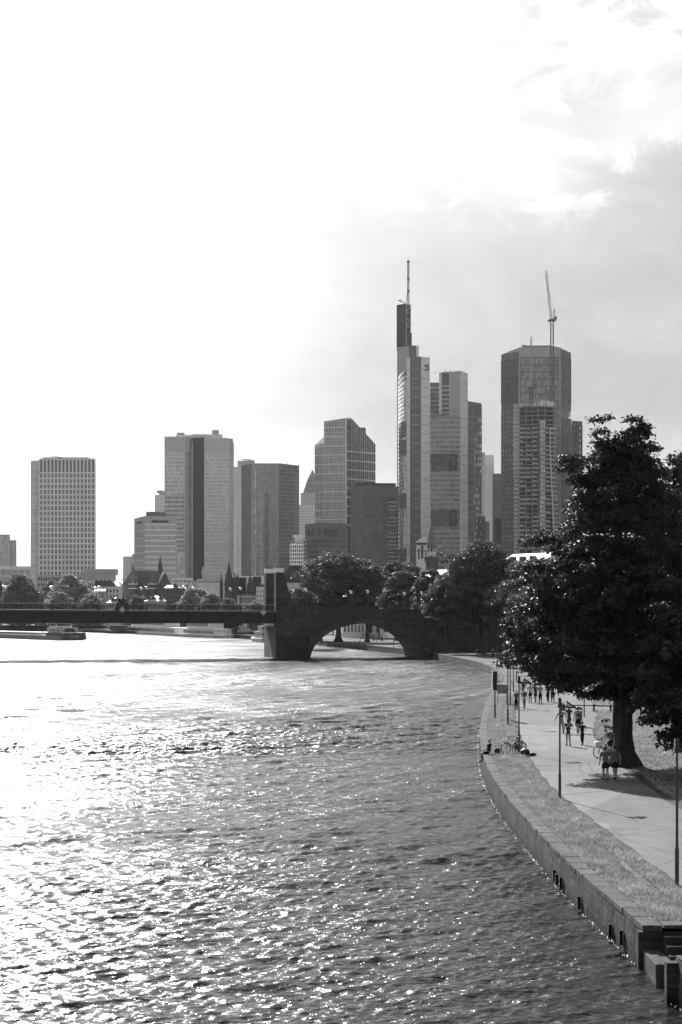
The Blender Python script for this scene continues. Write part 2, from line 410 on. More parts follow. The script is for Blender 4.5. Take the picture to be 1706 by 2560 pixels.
add_rows([NOTCH[1]] + list(np.arange(46, 340, 2.0)) + list(np.arange(340, 740, 10.0)) + list(np.arange(740, 1301, 60.0)))
gb = len(gm.v)
gm.v.extend([(-900, 1300, GZ), (2400, 1300, GZ), (9000, 9000, GZ), (-9000, 9000, GZ), (-2500, 1300, GZ)]); gm.f.append((gb, gb + 1, gb + 2, gb + 3, gb + 4))
tag(gm.build('ground', M['lawn']), kind='structure')

# ---- asphalt path following the wall, with a bare, trodden edge
def path_off(y):
    """near and far edge of the path, measured from the wall"""
    a = np.interp(y, [30, 45, 60, 80, 96, 116, 134, 170, 215, 330], [2.9, 2.75, 2.85, 2.6, 2.75, 2.85, 2.8, 3.2, 4.4, 6.0])
    b = np.interp(y, [30, 60, 73, 84, 102, 113, 134, 170, 215, 330], [7.6, 7.2, 7.1, 7.4, 7.6, 7.8, 9.4, 10.5, 12.5, 15.0])
    return a, b
def strip(name, lo, hi, y0, y1, dy, z, mat, jit=0.0, nx=4):
    mb = MB(); base = None; rr = random.Random(3)
    y = y0
    while y <= y1 + 1e-6:
        x0 = smooth_bank(y); a, b = lo(y), hi(y)
        a += (rr.random() - .5) * jit; b += (rr.random() - .5) * jit
        n0 = len(mb.v); mb.v.extend([(x0 + a + (b - a) * i / nx, y, z) for i in range(nx + 1)])
        if base is not None: mb.f.extend([(base + i, base + i + 1, n0 + i + 1, n0 + i) for i in range(nx)])
        base = n0; y += dy
    return tag(mb.build(name, mat), kind='structure')
M['dirt'] = grain('trodden_earth', 0.10, 0.95, 0.1, 0.4, 0.5, 0.5, fine=7)
strip('path_verge', lambda y: path_off(y)[0] - 0.42 + 0.16 * math.sin(y * .7) + .12 * math.sin(y * 2.1), lambda y: path_off(y)[1] + 0.5 + 0.22 * math.sin(y * .53), 20, 318, 0.5, GZ + 0.004, M['dirt'], 0.16)
strip('path', lambda y: path_off(y)[0] + 0.05 * math.sin(y * 1.3), lambda y: path_off(y)[1] + 0.06 * math.sin(y * 0.9), 10, 318, 0.5, GZ + 0.008, M['asphalt'], 0.07)
# faint wheel track worn into the verge
strip('worn_track', lambda y: 1.52 + 0.12 * math.sin(y * .31), lambda y: 1.82 + 0.15 * math.sin(y * .43 + 1), 50, 200, 0.5, GZ + 0.004, M['dirt'], 0.14, 1)
# cross path over the lawn and the wide square by the bridge
cp = MB()
for (pts, wd) in (([G(1330, 1760), G(1500, 1771), G(1640, 1774), G(1900, 1776)], 4.2),):
    for i in range(len(pts) - 1):
        a, b = pts[i], pts[i + 1]
        cp.add([(a.x, a.y - wd / 2, GZ + .012), (b.x, b.y - wd / 2, GZ + .012), (b.x, b.y + wd / 2, GZ + .012), (a.x, a.y + wd / 2, GZ + .012)], [(0, 1, 2, 3)])
tag(cp.build('cross_path', M['asphalt']), kind='structure')
sq = MB()
sq.add([(22.0, 296, GZ + .004), (75, 296, GZ + .004), (75, 306, GZ + .004), (21.5, 306, GZ + .004)], [(0, 1, 2, 3)])
sq.add([(-14, 480, GZ + .004), (60, 455, GZ + .004), (60, 475, GZ + .004), (-18, 500, GZ + .004)], [(0, 1, 2, 3)])
sq.add([(11.0, 374, GZ + .004), (40, 380, GZ + .004), (40, 388, GZ + .004), (3, 412, GZ + .004), (-6, 447, GZ + .004), (-5, 447, GZ + .004)], [(0, 1, 2, 3, 4, 5)])
tag(sq.build('park_pavement', M['asphalt']), kind='structure')

# ---- river wall with coping, stone courses and boat steps
qw = thing('quay_wall', 'long curving stone river wall with worn coping along the grass verge', 'river wall', (0, 0, 0))
def wall_run(ylist, fx=bank_x):
    mb = MB(); base = None
    for y in ylist:
        x = fx(y); n0 = len(mb.v)
        mb.v.extend([(x - 0.10, y, -2.5), (x - 0.04, y, 0.6), (x, y, GZ - 0.06), (x + 0.5, y, GZ - 0.06)])
        if base is not None: mb.f.extend([(base + i, base + i + 1, n0 + i + 1, n0 + i) for i in range(3)])
        base = n0
    return mb
wa = wall_run([-40, -20, 0, 20, 30, 36, 39, NOTCH[0]], smooth_bank)
wb = wall_run([NOTCH[1]] + list(np.arange(46, 318, 1.0)), smooth_bank)
wa.add(wb.v, wb.f)
wc = wall_run([332] + list(np.arange(340, 740, 8.0)) + [770, 800, 850, 920, 1010, 1300]); wa.add(wc.v, wc.f)
wa.build('wall_face', M['quay'], qw)
cb = MB(); rr = random.Random(5); y = 20.0
while y < 318:
    L = 0.95 + rr.random() * 0.4; y2 = y + L - 0.03
    if not (y2 > NOTCH[0] and y < NOTCH[1]):
        x0, x1 = smooth_bank(y), smooth_bank(y2); w0 = 0.50 + rr.random() * 0.05; dz = rr.random() * 0.02; ov = -0.035 + rr.random() * .03
        cb.prism([(x0 + ov, y), (x0 + w0, y), (x1 + w0, y2), (x1 + ov, y2)], GZ - 0.12, GZ + 0.045 + dz)
    else:
        y2 = min(max(y2, NOTCH[1]), NOTCH[1])
    y = y2 + 0.03
y = 333.0
while y < 735:
    y2 = y + 3.9
    x0, x1 = bank_x(y), bank_x(y2); cb.prism([(x0 - .05, y), (x0 + .7, y), (x1 + .7, y2), (x1 - .05, y2)], GZ - 0.3, GZ + 0.05)
    y = y2 + 0.08
cb.build('coping', M['coping'], qw, bevel=0.02)
# rusted mooring rings and dark drain gaps in the wall face
dk = MB()
for y in (47.3, 48.8, 53.6, 57.2, 58.1, 58.7):
    x = smooth_bank(y); dk.box((x - 0.12, y, 0.30 + 0.15 * rr.random()), (0.10, 0.16, 0.42))
build_each(dk, 'timber_fender', M['black'], qw)
# boat steps, coming up from the water towards the far end of the cut
st = thing('boat_steps', 'dark stone steps sunk into the river wall beside the water', 'steps', (9.2, 43, 0))
xa, xb = smooth_bank(43) + 0.42, smooth_bank(43) + 2.45
sb = MB()
for i in range(6):
    y1 = NOTCH[1] - 0.02 - i * 0.36; sb.box(((xa + xb) / 2, y1 - 0.18, (GZ - 0.19 * (i + 1) - 2.2) / 2), (xb - xa, 0.355, GZ - 0.19 * (i + 1) + 2.2))
sb.build('flight', M['bridge_stone'], st)
cs = MB()
cs.box((xb + 0.20, (NOTCH[0] + NOTCH[1]) / 2, -0.6), (0.38, NOTCH[1] - NOTCH[0], 3.5))            # retaining cheek on the land side
cs.box(((xa + xb) / 2 - .2, NOTCH[1] + 0.16, -0.68), (xb - xa + 0.9, 0.3, 3.5)); cs.box(((xa + xb) / 2 - .2, NOTCH[0] - 0.16, -0.68), (xb - xa + 0.9, 0.3, 3.5))
cs.build('side_wall', M['quay'], st)
ct = MB(); ct.box((xb + 0.25, (NOTCH[0] + NOTCH[1]) / 2, GZ + 0.02), (0.55, NOTCH[1] - NOTCH[0] + 0.7, 0.12)); ct.box(((xa + xb) / 2, NOTCH[1] + 0.33, GZ + 0.01), (xb - xa - .1, 0.62, 0.1))
ct.box(((xa + xb) / 2, NOTCH[0] - 0.33, GZ + 0.01), (xb - xa - .1, 0.62, 0.1)); ct.build('coping', M['coping'], st, bevel=0.02)
lw = MB(); lw.box((xa - 0.28, NOTCH[1] - 0.95, -0.55), (0.50, 1.9, 2.3)); lw.build('landing_stone', M['coping'], st, bevel=0.04)
br = MB()
for z in (0.35, 0.85): br.ball((xa - 0.30, NOTCH[0] + 0.02, z), (0.06, 0.06, 0.06))
br.tube([(xa - 0.34, NOTCH[0] + 0.2, -1.0), (xa - 0.34, NOTCH[0] + 0.2, 1.0)], 0.11, 8); br.build('mooring_post', M['iron'], st)

# ---- river: real waves, finer ripples as bump
def water_mat():
    m, t, p, o = principled('river_water', 0.02, 0.06, 0.5)
    p.inputs['IOR'].default_value = 1.333
    P = pos(t)
    a = t.noise(t.mapping(P, (0.6, 1.4, 1), rot=(0, 0, R(8))), 4.2, 3, 0.55, 0.6)
    gust = t.ramp(t.noise(t.mapping(P, (0.045, 0.03, 1)), 1.0, 3, 0.5), 0.36, 0.62, 0.5, 1.15)
    t.put(p.inputs['Normal'], t.node('ShaderNodeBump', ins={'Height': t.math('MULTIPLY', a, gust), 'Strength': 1.0, 'Distance': 0.075}))
    yy = t.node('ShaderNodeSeparateXYZ', ins={0: P}).outputs[1]
    t.put(p.inputs['Roughness'], t.math('MULTIPLY', t.ramp(yy, 40, 260, 0.22, 0.35, False), t.math('ADD', 0.55, t.math('MULTIPLY', gust, .45))))   # wind-ruffled upstream
    return m
M['water'] = water_mat()
yrow = [-60.0, -20.0, 2.0, 12.0, 20.0, 25.0, 29.0]; y = 32.0
while y < 345: yrow.append(y); y += max(y * y / 16300.0 * (0.36 if y < 110 else 0.16), 0.03)
while y < 1500: yrow.append(y); y *= 1.03
yrow += [2200, 4000, 9000]
yrow = np.array(yrow)
srow = np.concatenate([[-4, -1.6, -0.8, -0.5, -0.4], np.linspace(-0.34, 0.24, 900), [0.3, 0.5]])
YY, SS = np.meshgrid(yrow, srow, indexing='ij'); XX = SS * np.maximum(YY, 15.0)
HH = np.zeros_like(YY)
rng = np.random.default_rng(11)
dyrow = np.gradient(yrow)[:, None] * np.ones_like(YY)
gust = 0.75 + 0.25 * np.sin(XX * .050 + YY * .021 + 1) + 0.25 * np.sin(XX * -.031 + YY * .047 + 2.2) + 0.18 * np.sin(XX * .11 - YY * .083)
gust = np.clip(gust, 0.2, 1.5)
reach = np.clip((YY - 55) / 110.0, 0.0, 1.0)                                   # rougher open water upstream
for i in range(96):
    lam = 0.26 * (21.0 ** (i / 95.0)) * (0.9 + 0.2 * rng.random())            # 0.26 m chop to 6.8 m waves
    th = R(-80) + rng.normal(0, 0.55 if lam < 1.1 else 0.46); kx, ky = math.cos(th) * 2 * math.pi / lam, math.sin(th) * 2 * math.pi / lam
    slope = 0.080 if lam < 1.3 else 0.042
    ph = kx * XX + ky * YY + rng.random() * 6.283
    ph += 0.9 * np.sin(XX * (1.1 / lam) + rng.random() * 6.28) * np.sin(YY * (.45 / lam) + rng.random() * 6.28)
    att = np.clip((lam - 0.9 * dyrow) / lam, 0.0, 1.0)
    HH += slope * lam / 6.283 * (.7 + .5 * np.sin(XX * (.8 / (lam + 2)) + i) * np.sin(YY * (.45 / (lam + 2)) + 2.3 * i)) * (np.exp(1.1 * (np.sin(ph) - 1)) * 1.6 - 0.6) * att * (gust if lam < 3 else 0.42 + 1.05 * reach) * (1.0 + .8 * reach if lam < 2.6 else 0.75 + .3 * reach)
for px_, py_, ang in ((-9.5, 70.0, 0.35), (-4.0, 58.0, 0.20), (2.5, 64, -.1)):       # dying wake, long smooth ridges
    u_ = (XX - px_) * math.cos(ang) + (YY - py_) * math.sin(ang); v_ = -(XX - px_) * math.sin(ang) + (YY - py_) * math.cos(ang)
    HH += 0.05 * np.exp(-(u_ / 9) ** 2 - (v_ / 3.2) ** 2) * np.sin(v_ * 3.6 + 0.25 * np.sin(u_ * .8))
HH *= np.clip((np.abs(YY) < 1400).astype(float), 0, 1) * (SS > -0.36) * (SS < 0.25)
nr, nc = YY.shape
Vw = np.stack([XX, YY, HH], -1).reshape(-1, 3)
idx = np.arange(nr * nc).reshape(nr, nc)
Fw = np.stack([idx[:-1, :-1], idx[:-1, 1:], idx[1:, 1:], idx[1:, :-1]], -1).reshape(-1, 4)
tag(npmesh('river_water', Vw, Fw, M['water'], smooth=True), kind='structure')

def foam_glints():  # pale flecks put the glints of the lapping water into colour
    g = np.random.default_rng(31); n = 1300; yy = 30 + g.random(n) ** 1.4 * 200; yy = yy[~((yy > NOTCH[0] - .2) & (yy < NOTCH[1] + .2))]; n = len(yy)
    keep = np.sin(yy * 2.1) + np.sin(yy * .77 + 1) + np.sin(yy * 5.3) + g.normal(0, .8, n) > -0.3; yy = yy[keep]; n = len(yy)
    x0 = np.array([smooth_bank(v) for v in yy]) - 0.13 - np.abs(g.normal(0, .05, n)); s = .008 + .018 * g.random(n)
    a = np.linspace(0, 2 * np.pi, 7)[:-1]; V = np.zeros((n, 7, 3)); V[:, 6] = np.stack([x0, yy, np.full(n, .10) + .05 * g.random(n)], 1)
    for k_ in range(6): V[:, k_] = np.stack([x0 + s * np.cos(a[k_]) * .6, yy + s * np.sin(a[k_]) * 2.2, .06 + .05 * g.random(n)], 1)
    T = np.concatenate([np.stack([np.arange(n) * 7 + k_, np.arange(n) * 7 + (k_ + 1) % 6, np.arange(n) * 7 + 6], 1) for k_ in range(6)])
    return npmesh('foam_glints', V.reshape(-1, 3), T, grain('foam_glint_white', 0.4, 0.4, 0.5, 0.1, 3))
tag(foam_glints(), 'thin broken line of white flecks painted as glints where the river laps the wall', 'foam_glints', kind='stuff')
# ---- grass on the verge and lawn: real blades
def blades(name, n, area, mat, hmin, hmax, wd, seed):
    g = np.random.default_rng(seed); P_ = area(g, n); m = len(P_)
    a = g.random(m) * 6.283; h = hmin + (hmax - hmin) * g.random(m); w_ = wd * (0.6 + g.random(m))
    lean = g.normal(0, 0.5, (m, 2)) * h[:, None]
    dx, dy = np.cos(a) * w_, np.sin(a) * w_
    V = np.zeros((m, 3, 3)); V[:, 0] = P_ + np.stack([-dx, -dy, 0 * dx], 1); V[:, 1] = P_ + np.stack([dx, dy, 0 * dx], 1)
    V[:, 2] = P_ + np.stack([lean[:, 0], lean[:, 1], h], 1)
    return npmesh(name, V.reshape(-1, 3), np.arange(3 * m).reshape(-1, 3), mat)
def leaf_mat(name, v, trans=0.4, rough=0.5, amt=0.35, sc=0.8, spec=0.4):
    m = bpy.data.materials.new(name); m.use_nodes = True; t = NT(m.node_tree)
    P = t.node('ShaderNodeTexCoord').outputs['Object']
    f = t.ramp(t.noise(P, sc, 4, 0.6), 0.3, 0.7, 1 - amt, 1 + amt, False)
    c = t.math('MULTIPLY', f, v)
    p = t.node('ShaderNodeBsdfPrincipled', ins={'Base Color': c, 'Roughness': rough, 'Specular IOR Level': spec})
    tr = t.node('ShaderNodeBsdfTranslucent', ins={'Color': c})
    mx = t.node('ShaderNodeMixShader', ins={0: trans}); t.t.links.new(p.outputs[0], mx.inputs[1]); t.t.links.new(tr.outputs[0], mx.inputs[2])
    o = t.node('ShaderNodeOutputMaterial'); t.t.links.new(mx.outputs[0], o.inputs[0]); return m
M['grass'] = leaf_mat('dry_grass_blades', 0.37, 0.35, 0.5, 0.4, 0.7)
def verge_area(g, n):
    yy = 38 + (g.random(n) ** 1.8) * 120; xb_ = np.array([smooth_bank(v) for v in np.linspace(30, 170, 141)])
    x0 = np.interp(yy, np.linspace(30, 170, 141), xb_)
    hi = np.interp(yy, [30, 45, 60, 80, 96, 116, 134, 170], [2.9, 2.75, 2.85, 2.6, 2.75, 2.85, 2.8, 3.2]) - 0.30
    uu = g.random(n); x = x0 + 0.5 + (hi - 0.5) * uu
    keep = (np.abs(x - x0 - 1.67) > 0.17 + 0.1 * np.sin(yy * .37)) & ~((yy > NOTCH[0] - .7) & (yy < NOTCH[1] + .7)) & (np.sin(x * 2.3 + yy * .9) + np.sin(x * 1.1 - yy * .43) + g.normal(0, .8, n) > -1.5)
    return np.stack([x, yy, np.full(n, GZ)], 1)[keep]
tag(blades('grass', 110000, verge_area, M['grass'], 0.05, 0.19, 0.016, 21), 'short dry grass growing along the river wall verge', 'grass', kind='stuff')
def lawn_area(g, n):
    yy = 62 + (g.random(n) ** 1.5) * 110; x0 = np.interp(yy, BY, BX); hi = np.interp(yy, [30, 60, 73, 84, 102, 113, 134, 170], [7.6, 7.2, 7.1, 7.4, 7.6, 7.8, 9.4, 10.5]) + 0.5
    x = x0 + hi + g.random(n) ** 1.3 * (yy * 0.10)
    keep = (np.sin(x * .7 + yy * .35) + np.sin(x * .31 - yy * .23) + g.normal(0, .8, n) > -0.9) & (np.abs(yy - 143) > 2.2)
    return np.stack([x, yy, np.full(n, GZ)], 1)[keep]
tag(blades('lawn_grass', 45000, lawn_area, M['grass'], 0.05, 0.15, 0.03, 22), 'patchy lawn grass under the trees beside the path', 'grass', kind='stuff')
# dark hollow with a loose slab in the grass
hl = thing('slab_cover', 'small dark broken slab lying in the verge grass near the steps', 'slab', tuple(G(1617, 2250)))
c = G(1617, 2250); hb = MB(); hb.prism([(c.x - .40, c.y - .16), (c.x + .15, c.y - .22), (c.x + .42, c.y - .02), (c.x + .2, c.y + .2), (c.x - .3, c.y + .17)], GZ, GZ + 0.09); hb.build('slab', M['greyd'], hl, bevel=0.02)
# ================================================================== the old bridge: steel river spans, twin pylons, stone arch
B0 = Vector((-12.7, 318.0)); UX, UY = 0.9781, 0.2079
BW = 14.2
def BP(a, b, z=0.0): return (B0.x + a * UX - b * UY, B0.y + a * UY + b * UX, z)
def BA(px, b=0.0):
    k_ = (px - CX) / F
    return (k_ * (B0.y + b * UX) - B0.x + b * UY) / (UX - k_ * UY)
def BZ(py, a, b=0.0): return Z(py, BP(a, b)[1])
def bbox(mb, a0, a1, b0, b1, z0, z1):
    mb.prism([BP(a0, b0)[:2], BP(a1, b0)[:2], BP(a1, b1)[:2], BP(a0, b1)[:2]], z0, z1)
bridge = thing('river_bridge', 'wide dark bridge with steel river spans, twin pylons and one stone arch', 'bridge', BP(0, 0, 0))
A_L = -150.0
def ztop(a): return 9.42 - a * 0.0060
# steel spans
g = MB()
for b in (1.2, BW / 2, BW - 1.2):
    for a0 in np.arange(A_L, 0, 10.0):
        a1 = min(a0 + 10, -0.05)
        zt0, zt1 = ztop(a0) - .35, ztop(a1) - .35; zb0, zb1 = zt0 - 2.05, zt1 - 2.05
        def P4(a, bb): return BP(a, bb)[:2]
        g.prism([P4(a0, b - .25), P4(a1, b - .25), P4(a1, b + .25), P4(a0, b + .25)], [zb0, zb1, zb1, zb0], [zt0, zt1, zt1, zt0])
        g.prism([P4(a0, b - .45), P4(a1, b - .45), P4(a1, b + .45), P4(a0, b + .45)], [zb0 - .08, zb1 - .08, zb1 - .08, zb0 - .08], [zb0, zb1, zb1, zb0])
for a in np.arange(A_L, 0, 2.5):
    for b in (0.9,): bbox(g, a, a + .06, b - .12, b + .05, ztop(a) - 2.35, ztop(a) - .36)
g.build('steel_girder', M['steel_dark'], bridge)
dk = MB()
for a0 in np.arange(A_L, 0, 10.0):
    a1 = min(a0 + 10, 0)
    dk.prism([BP(a0, 0.2)[:2], BP(a1, 0.2)[:2], BP(a1, BW - .2)[:2], BP(a0, BW - .2)[:2]], [ztop(a0) - .35, ztop(a1) - .35] * 1 + [ztop(a1) - .35, ztop(a0) - .35], [ztop(a0), ztop(a1), ztop(a1), ztop(a0)])
dk.build('deck', M['greyd'], bridge)
M['rail'] = grain('galvanised_rail', 0.42, 0.4, 0.5, 0.15, 1.0)
rl = MB(); rp = MB()
for b in (0.35, BW - 0.35):
    rl.tube([BP(A_L, b, ztop(A_L) + 1.2), BP(0, b, ztop(0) + 1.2)], 0.06, 6)
    for h in (0.18, .52, .86): rp.tube([BP(A_L, b, ztop(A_L) + h), BP(0, b, ztop(0) + h)], 0.022, 4)
    for a in np.arange(A_L, -0.2, 1.6): rp.box(BP(a, b, ztop(a) + 0.6), (0.05, 0.05, 1.2), math.atan2(UY, UX))
rl.build('handrail', M['rail'], bridge); rp.build('railing', M['iron'], bridge)
def mesh_mat():
    m = bpy.data.materials.new('railing_wire_mesh'); m.use_nodes = True; t = NT(m.node_tree)
    d = t.node('ShaderNodeBsdfPrincipled', ins={'Base Color': 0.06, 'Roughness': 0.5}); tr = t.node('ShaderNodeBsdfTransparent')
    mx = t.node('ShaderNodeMixShader', ins={0: 0.16}); t.t.links.new(tr.outputs[0], mx.inputs[1]); t.t.links.new(d.outputs[0], mx.inputs[2])
    o = t.node('ShaderNodeOutputMaterial'); t.t.links.new(mx.outputs[0], o.inputs[0]); return m
rm = MB()
for b in (0.38, BW - .38):
    p0, p1 = BP(A_L, b), BP(-.1, b); p2, p3 = BP(-.1, b + .02), BP(A_L, b + .02)
    rm.prism([p0[:2], p1[:2], p2[:2], p3[:2]], [ztop(A_L) + .1, ztop(0) + .1, ztop(0) + .1, ztop(A_L) + .1], [ztop(A_L) + 1.12, ztop(0) + 1.12, ztop(0) + 1.12, ztop(A_L) + 1.12])
rm.build('railing_mesh', mesh_mat(), bridge)
# river pier
aT0, aT1, aTb, aP = 0.0, BA(711), BA(732), BA(772.5)
pr = MB(); bbox(pr, 0.0, aP, 0.02, BW, -3, 6.35); pr.build('pier', M['pier_concrete'], bridge)
bk = MB(); bbox(bk, 0.25, aT1, 0.4, BW - .4, 6.35, 7.35); bk.build('bearing_block', M['steel_dark'], bridge)
zl = BZ(1511, aP); zt = BZ(1431, 1.0)
fc = MB()
fc.prism([BP(0, -.05)[:2], BP(aP, -.05)[:2], BP(aP, .02)[:2], BP(0, .02)[:2]], -3, 6.35)
bbox(fc, 0.0, aP, -0.05, 2.3, 6.36, zl)
bbox(fc, aT1 + .05, aP, 2.3, BW, 7.36, zl - 1.2)
fc.build('pier_facing', M['bridge_stone'], bridge)
def pylon(b0, b1, ztop_):
    mb = MB()
    vs = []
    for b in (b0, b1):
        for a, z in ((0.0, zl + .001), (aTb, zl + .001), (aT1, ztop_ - .35), (aT1, ztop_), (0.0, ztop_)): vs.append(BP(a, b, z))
    mb.add(vs, [(0, 1, 2, 3, 4), (9, 8, 7, 6, 5), (0, 5, 6, 1), (1, 6, 7, 2), (2, 7, 8, 3), (3, 8, 9, 4), (4, 9, 5, 0)])
    o = mb.build('pylon', M['bridge_stone'], bridge)
    c_ = MB(); bbox(c_, 0.03, aT1 - .03, b0 + .03, b1 - .03, ztop_, ztop_ + .92); c_.build('light_box', M['opal'], o)
    f_ = MB(); bbox(f_, -0.02, aT1 + .02, b0 - .02, b1 + .02, ztop_ + .92, ztop_ + 1.0); f_.box(BP(.5, b0 + .8, ztop_ + 1.12), (.3, .3, .24)); f_.box(BP(1.2, b0 + .8, ztop_ + 1.1), (.3, .3, .2)); f_.build('cap', M['iron'], o)
pylon(0.0, 2.2, zt)
bb = MB(); bbox(bb, 0.0, aTb, BW - 2.1, BW, 7.36, zl); bb.build('pylon_base', M['bridge_stone'], bridge)
pylon(BW - 2.1, BW, BZ(1433, 1.0, BW - 2.1))
# cutwater with its gabled cap
def cutwater():
    a0, a1 = BA(694), BA(774); am = (a0 + a1) / 2; nose = -4.2
    zs = BZ(1591, 2.0); za = BZ(1555, 2.0)
    mb = MB()
    mb.prism([BP(a0, -.06)[:2], BP(a0 + .9, nose * .7)[:2], BP(am, nose)[:2], BP(a1 - .9, nose * .7)[:2], BP(a1, -.06)[:2]], -3, zs)
    o = mb.build('cutwater', M['wet_stone'], bridge)
    c_ = MB(); pts = [BP(a0 - .15, -.06, zs + .002), BP(a0 + .8, nose * .7 - .15, zs + .002), BP(am, nose - .2, zs + .002), BP(a1 - .8, nose * .7 - .15, zs + .002), BP(a1 + .15, -.06, zs + .002), BP(am, -.06, za)]
    c_.add(pts, [(0, 1, 5), (1, 2, 5), (2, 3, 5), (3, 4, 5), (4, 3, 2, 1, 0), (0, 5, 4)]); c_.build('gabled_cap', M['bridge_stone'], o)
cutwater()
# stone arch
aS0, aS1 = BA(776), BA(1057); aC, aH = (aS0 + aS1) / 2, (aS1 - aS0) / 2
zcrown = BZ(1558.5, aC)
def soffit(a):
    q = 1 - ((a - aC) / aH) ** 2
    return -3.0 if q <= 0 else max(-3.0, -0.4 + (zcrown + 0.4) * math.sqrt(q))
def ptop(a): return BZ(1517, aP) + (BZ(1524, BA(1050)) - BZ(1517, aP)) * (a - aP) / (BA(1050) - aP)
samples = [aP] + [aC - aH * math.cos(math.pi * i / 40) for i in range(41)] + [aS1 + .01, BA(1062)]
ar = MB()
for i in range(len(samples) - 1):
    a0, a1 = samples[i], samples[i + 1]
    if a1 - a0 < 1e-4: continue
    s0, s1 = soffit(a0), soffit(a1); t0, t1 = ptop(a0) - 1.05, ptop(a1) - 1.05
    f0, f1, k0, k1 = BP(a0, 0), BP(a1, 0), BP(a0, BW), BP(a1, BW)
    ar.add([(f0[0], f0[1], s0), (f1[0], f1[1], s1), (f1[0], f1[1], t1), (f0[0], f0[1], t0), (k0[0], k0[1], s0), (k1[0], k1[1], s1), (k1[0], k1[1], t1), (k0[0], k0[1], t0)],
           [(0, 1, 2, 3), (5, 4, 7, 6), (4, 5, 1, 0), (3, 2, 6, 7)])
ar.build('stone_arch', M['bridge_stone'], bridge)
rg = MB()
for i in range(40):
    th0, th1 = math.pi * i / 40, math.pi * (i + 1) / 40
    a0, a1 = aC - aH * math.cos(th0), aC - aH * math.cos(th1); s0, s1 = soffit(a0), soffit(a1)
    o0 = (aC - (aH + .8) * math.cos(th0), -0.4 + (zcrown + 1.2) * math.sin(th0)); o1 = (aC - (aH + .8) * math.cos(th1), -0.4 + (zcrown + 1.2) * math.sin(th1))
    vs = [BP(a0, -.07, max(s0, -.4)), BP(a1, -.07, max(s1, -.4)), BP(o1[0], -.07, o1[1]), BP(o0[0], -.07, o0[1])] + [BP(a0, -.002, max(s0, -.4)), BP(a1, -.002, max(s1, -.4)), BP(o1[0], -.002, o1[1]), BP(o0[0], -.002, o0[1])]
    rg.add(vs, [(0, 1, 2, 3), (0, 4, 5, 1), (3, 2, 6, 7)])
rg.build('arch_ring', M['arch_stone'], bridge)
pp = MB()
aE = BA(1050)
for b0, b1 in ((0.0, .5), (BW - .5, BW)):
    pp.prism([BP(aP + .02, b0)[:2], BP(aE, b0)[:2], BP(aE, b1)[:2], BP(aP + .02, b1)[:2]], [ptop(aP) - 1.045, ptop(aE) - 1.045, ptop(aE) - 1.045, ptop(aP) - 1.045], [ptop(aP), ptop(aE), ptop(aE), ptop(aP)])
    bbox(pp, aE + .01, BA(1062), b0 - .1, b1 + .1, ptop(aE) - 1.2, ptop(aE) + .15)
    bbox(pp, BA(917), BA(923), b0 - .06, b1 + .06, ptop(aC) - 1.2, ptop(aC) + .1)
pp.build('parapet', M['bridge_stone'], bridge)
sc_ = MB()
sc_.prism([BP(aP + .02, -.22)[:2], BP(aE, -.22)[:2], BP(aE, -.003)[:2], BP(aP + .02, -.003)[:2]], [ptop(aP) - 1.5, ptop(aE) - 1.5, ptop(aE) - 1.5, ptop(aP) - 1.5], [ptop(aP) - 1.2, ptop(aE) - 1.2, ptop(aE) - 1.2, ptop(aP) - 1.2])
sc_.build('string_course', M['arch_stone'], bridge)
rd = MB(); rd.prism([BP(aP, .5)[:2], BP(aE, .5)[:2], BP(aE, BW - .5)[:2], BP(aP, BW - .5)[:2]], [ptop(aP) - 1.3] + [ptop(aE) - 1.3] * 2 + [ptop(aP) - 1.3], [ptop(aP) - 1.0] + [ptop(aE) - 1.0] * 2 + [ptop(aP) - 1.0]); rd.build('roadway', M['greyd'], bridge)
ab = MB(); bbox(ab, BA(1062), BA(1062) + 60, -.3, BW + .3, -3, BZ(1543, BA(1100))); ab.build('abutment', M['bridge_stone'], bridge)
pb = MB(); bbox(pb, BA(1030), BA(1095), -2.2, -.31, -3, .45); pb.build('footing', M['bridge_stone'], bridge)
# pale patched stones on the pier face
pt = MB()
for px_, py_, w_, h_ in ((748, 1528, 13, 5), (718, 1539, 10, 5), (768, 1539, 4, 6), (716, 1550, 8, 5), (797, 1550, 12, 4)):
    a = BA(px_); b_ = -.053 if px_ < 772 else -.003; z = BZ(py_, a); bbox(pt, a - w_ * .039, a + w_ * .039, b_ - .012, b_, z - h_ * .039, z + h_ * .039)
build_each(pt, 'repair_patch', M['coping'], bridge)

# ---- lanterns along the bridge
def bridge_lamp():
    t = thing('bridge_lamp', 'x', 'street lamp', own=True)
    mb = MB(); mb.lathe((0, 0, 0), [(0, .16), (.5, .14), (.55, .07), (3.9, .05), (4.0, .08)], 8); mb.build('pole', M['iron'], t)
    l = MB(); l.lathe((0, 0, 4.0), [(0, .10), (.06, .14), (.42, .30), (.46, .30)], 10); g_ = l.build('lantern', M['opal'], t)
    c = MB(); c.lathe((0, 0, 4.461), [(0, .42), (.05, .42), (.14, .12), (.24, .05)], 10); c.build('lamp_hood', M['iron'], t)
    return t
BL = [(10, 1456, 0), (15, 1461, 1), (131, 1455, 0), (128, 1460, 1), (249, 1456, 0), (241, 1460, 1), (367, 1458, 0), (354, 1463, 1), (485, 1461, 0), (466, 1466, 1), (602, 1464, 0), (577, 1467, 1),
      (766, 1466, 0), (734, 1470, 1), (920, 1473, 0), (878, 1476, 1), (1055, 1477, 0), (1012, 1481, 1)]
where = {10: 'at the left end of the bridge', 131: 'before the pale-topped left trees', 249: 'beside the dormered houses', 367: 'before the church gable', 485: 'by the brick house with white roof', 602: 'left of the twin pylons', 766: 'just right of the twin pylons', 920: 'over the crown of the stone arch', 1055: 'at the right end of the stone parapet'}
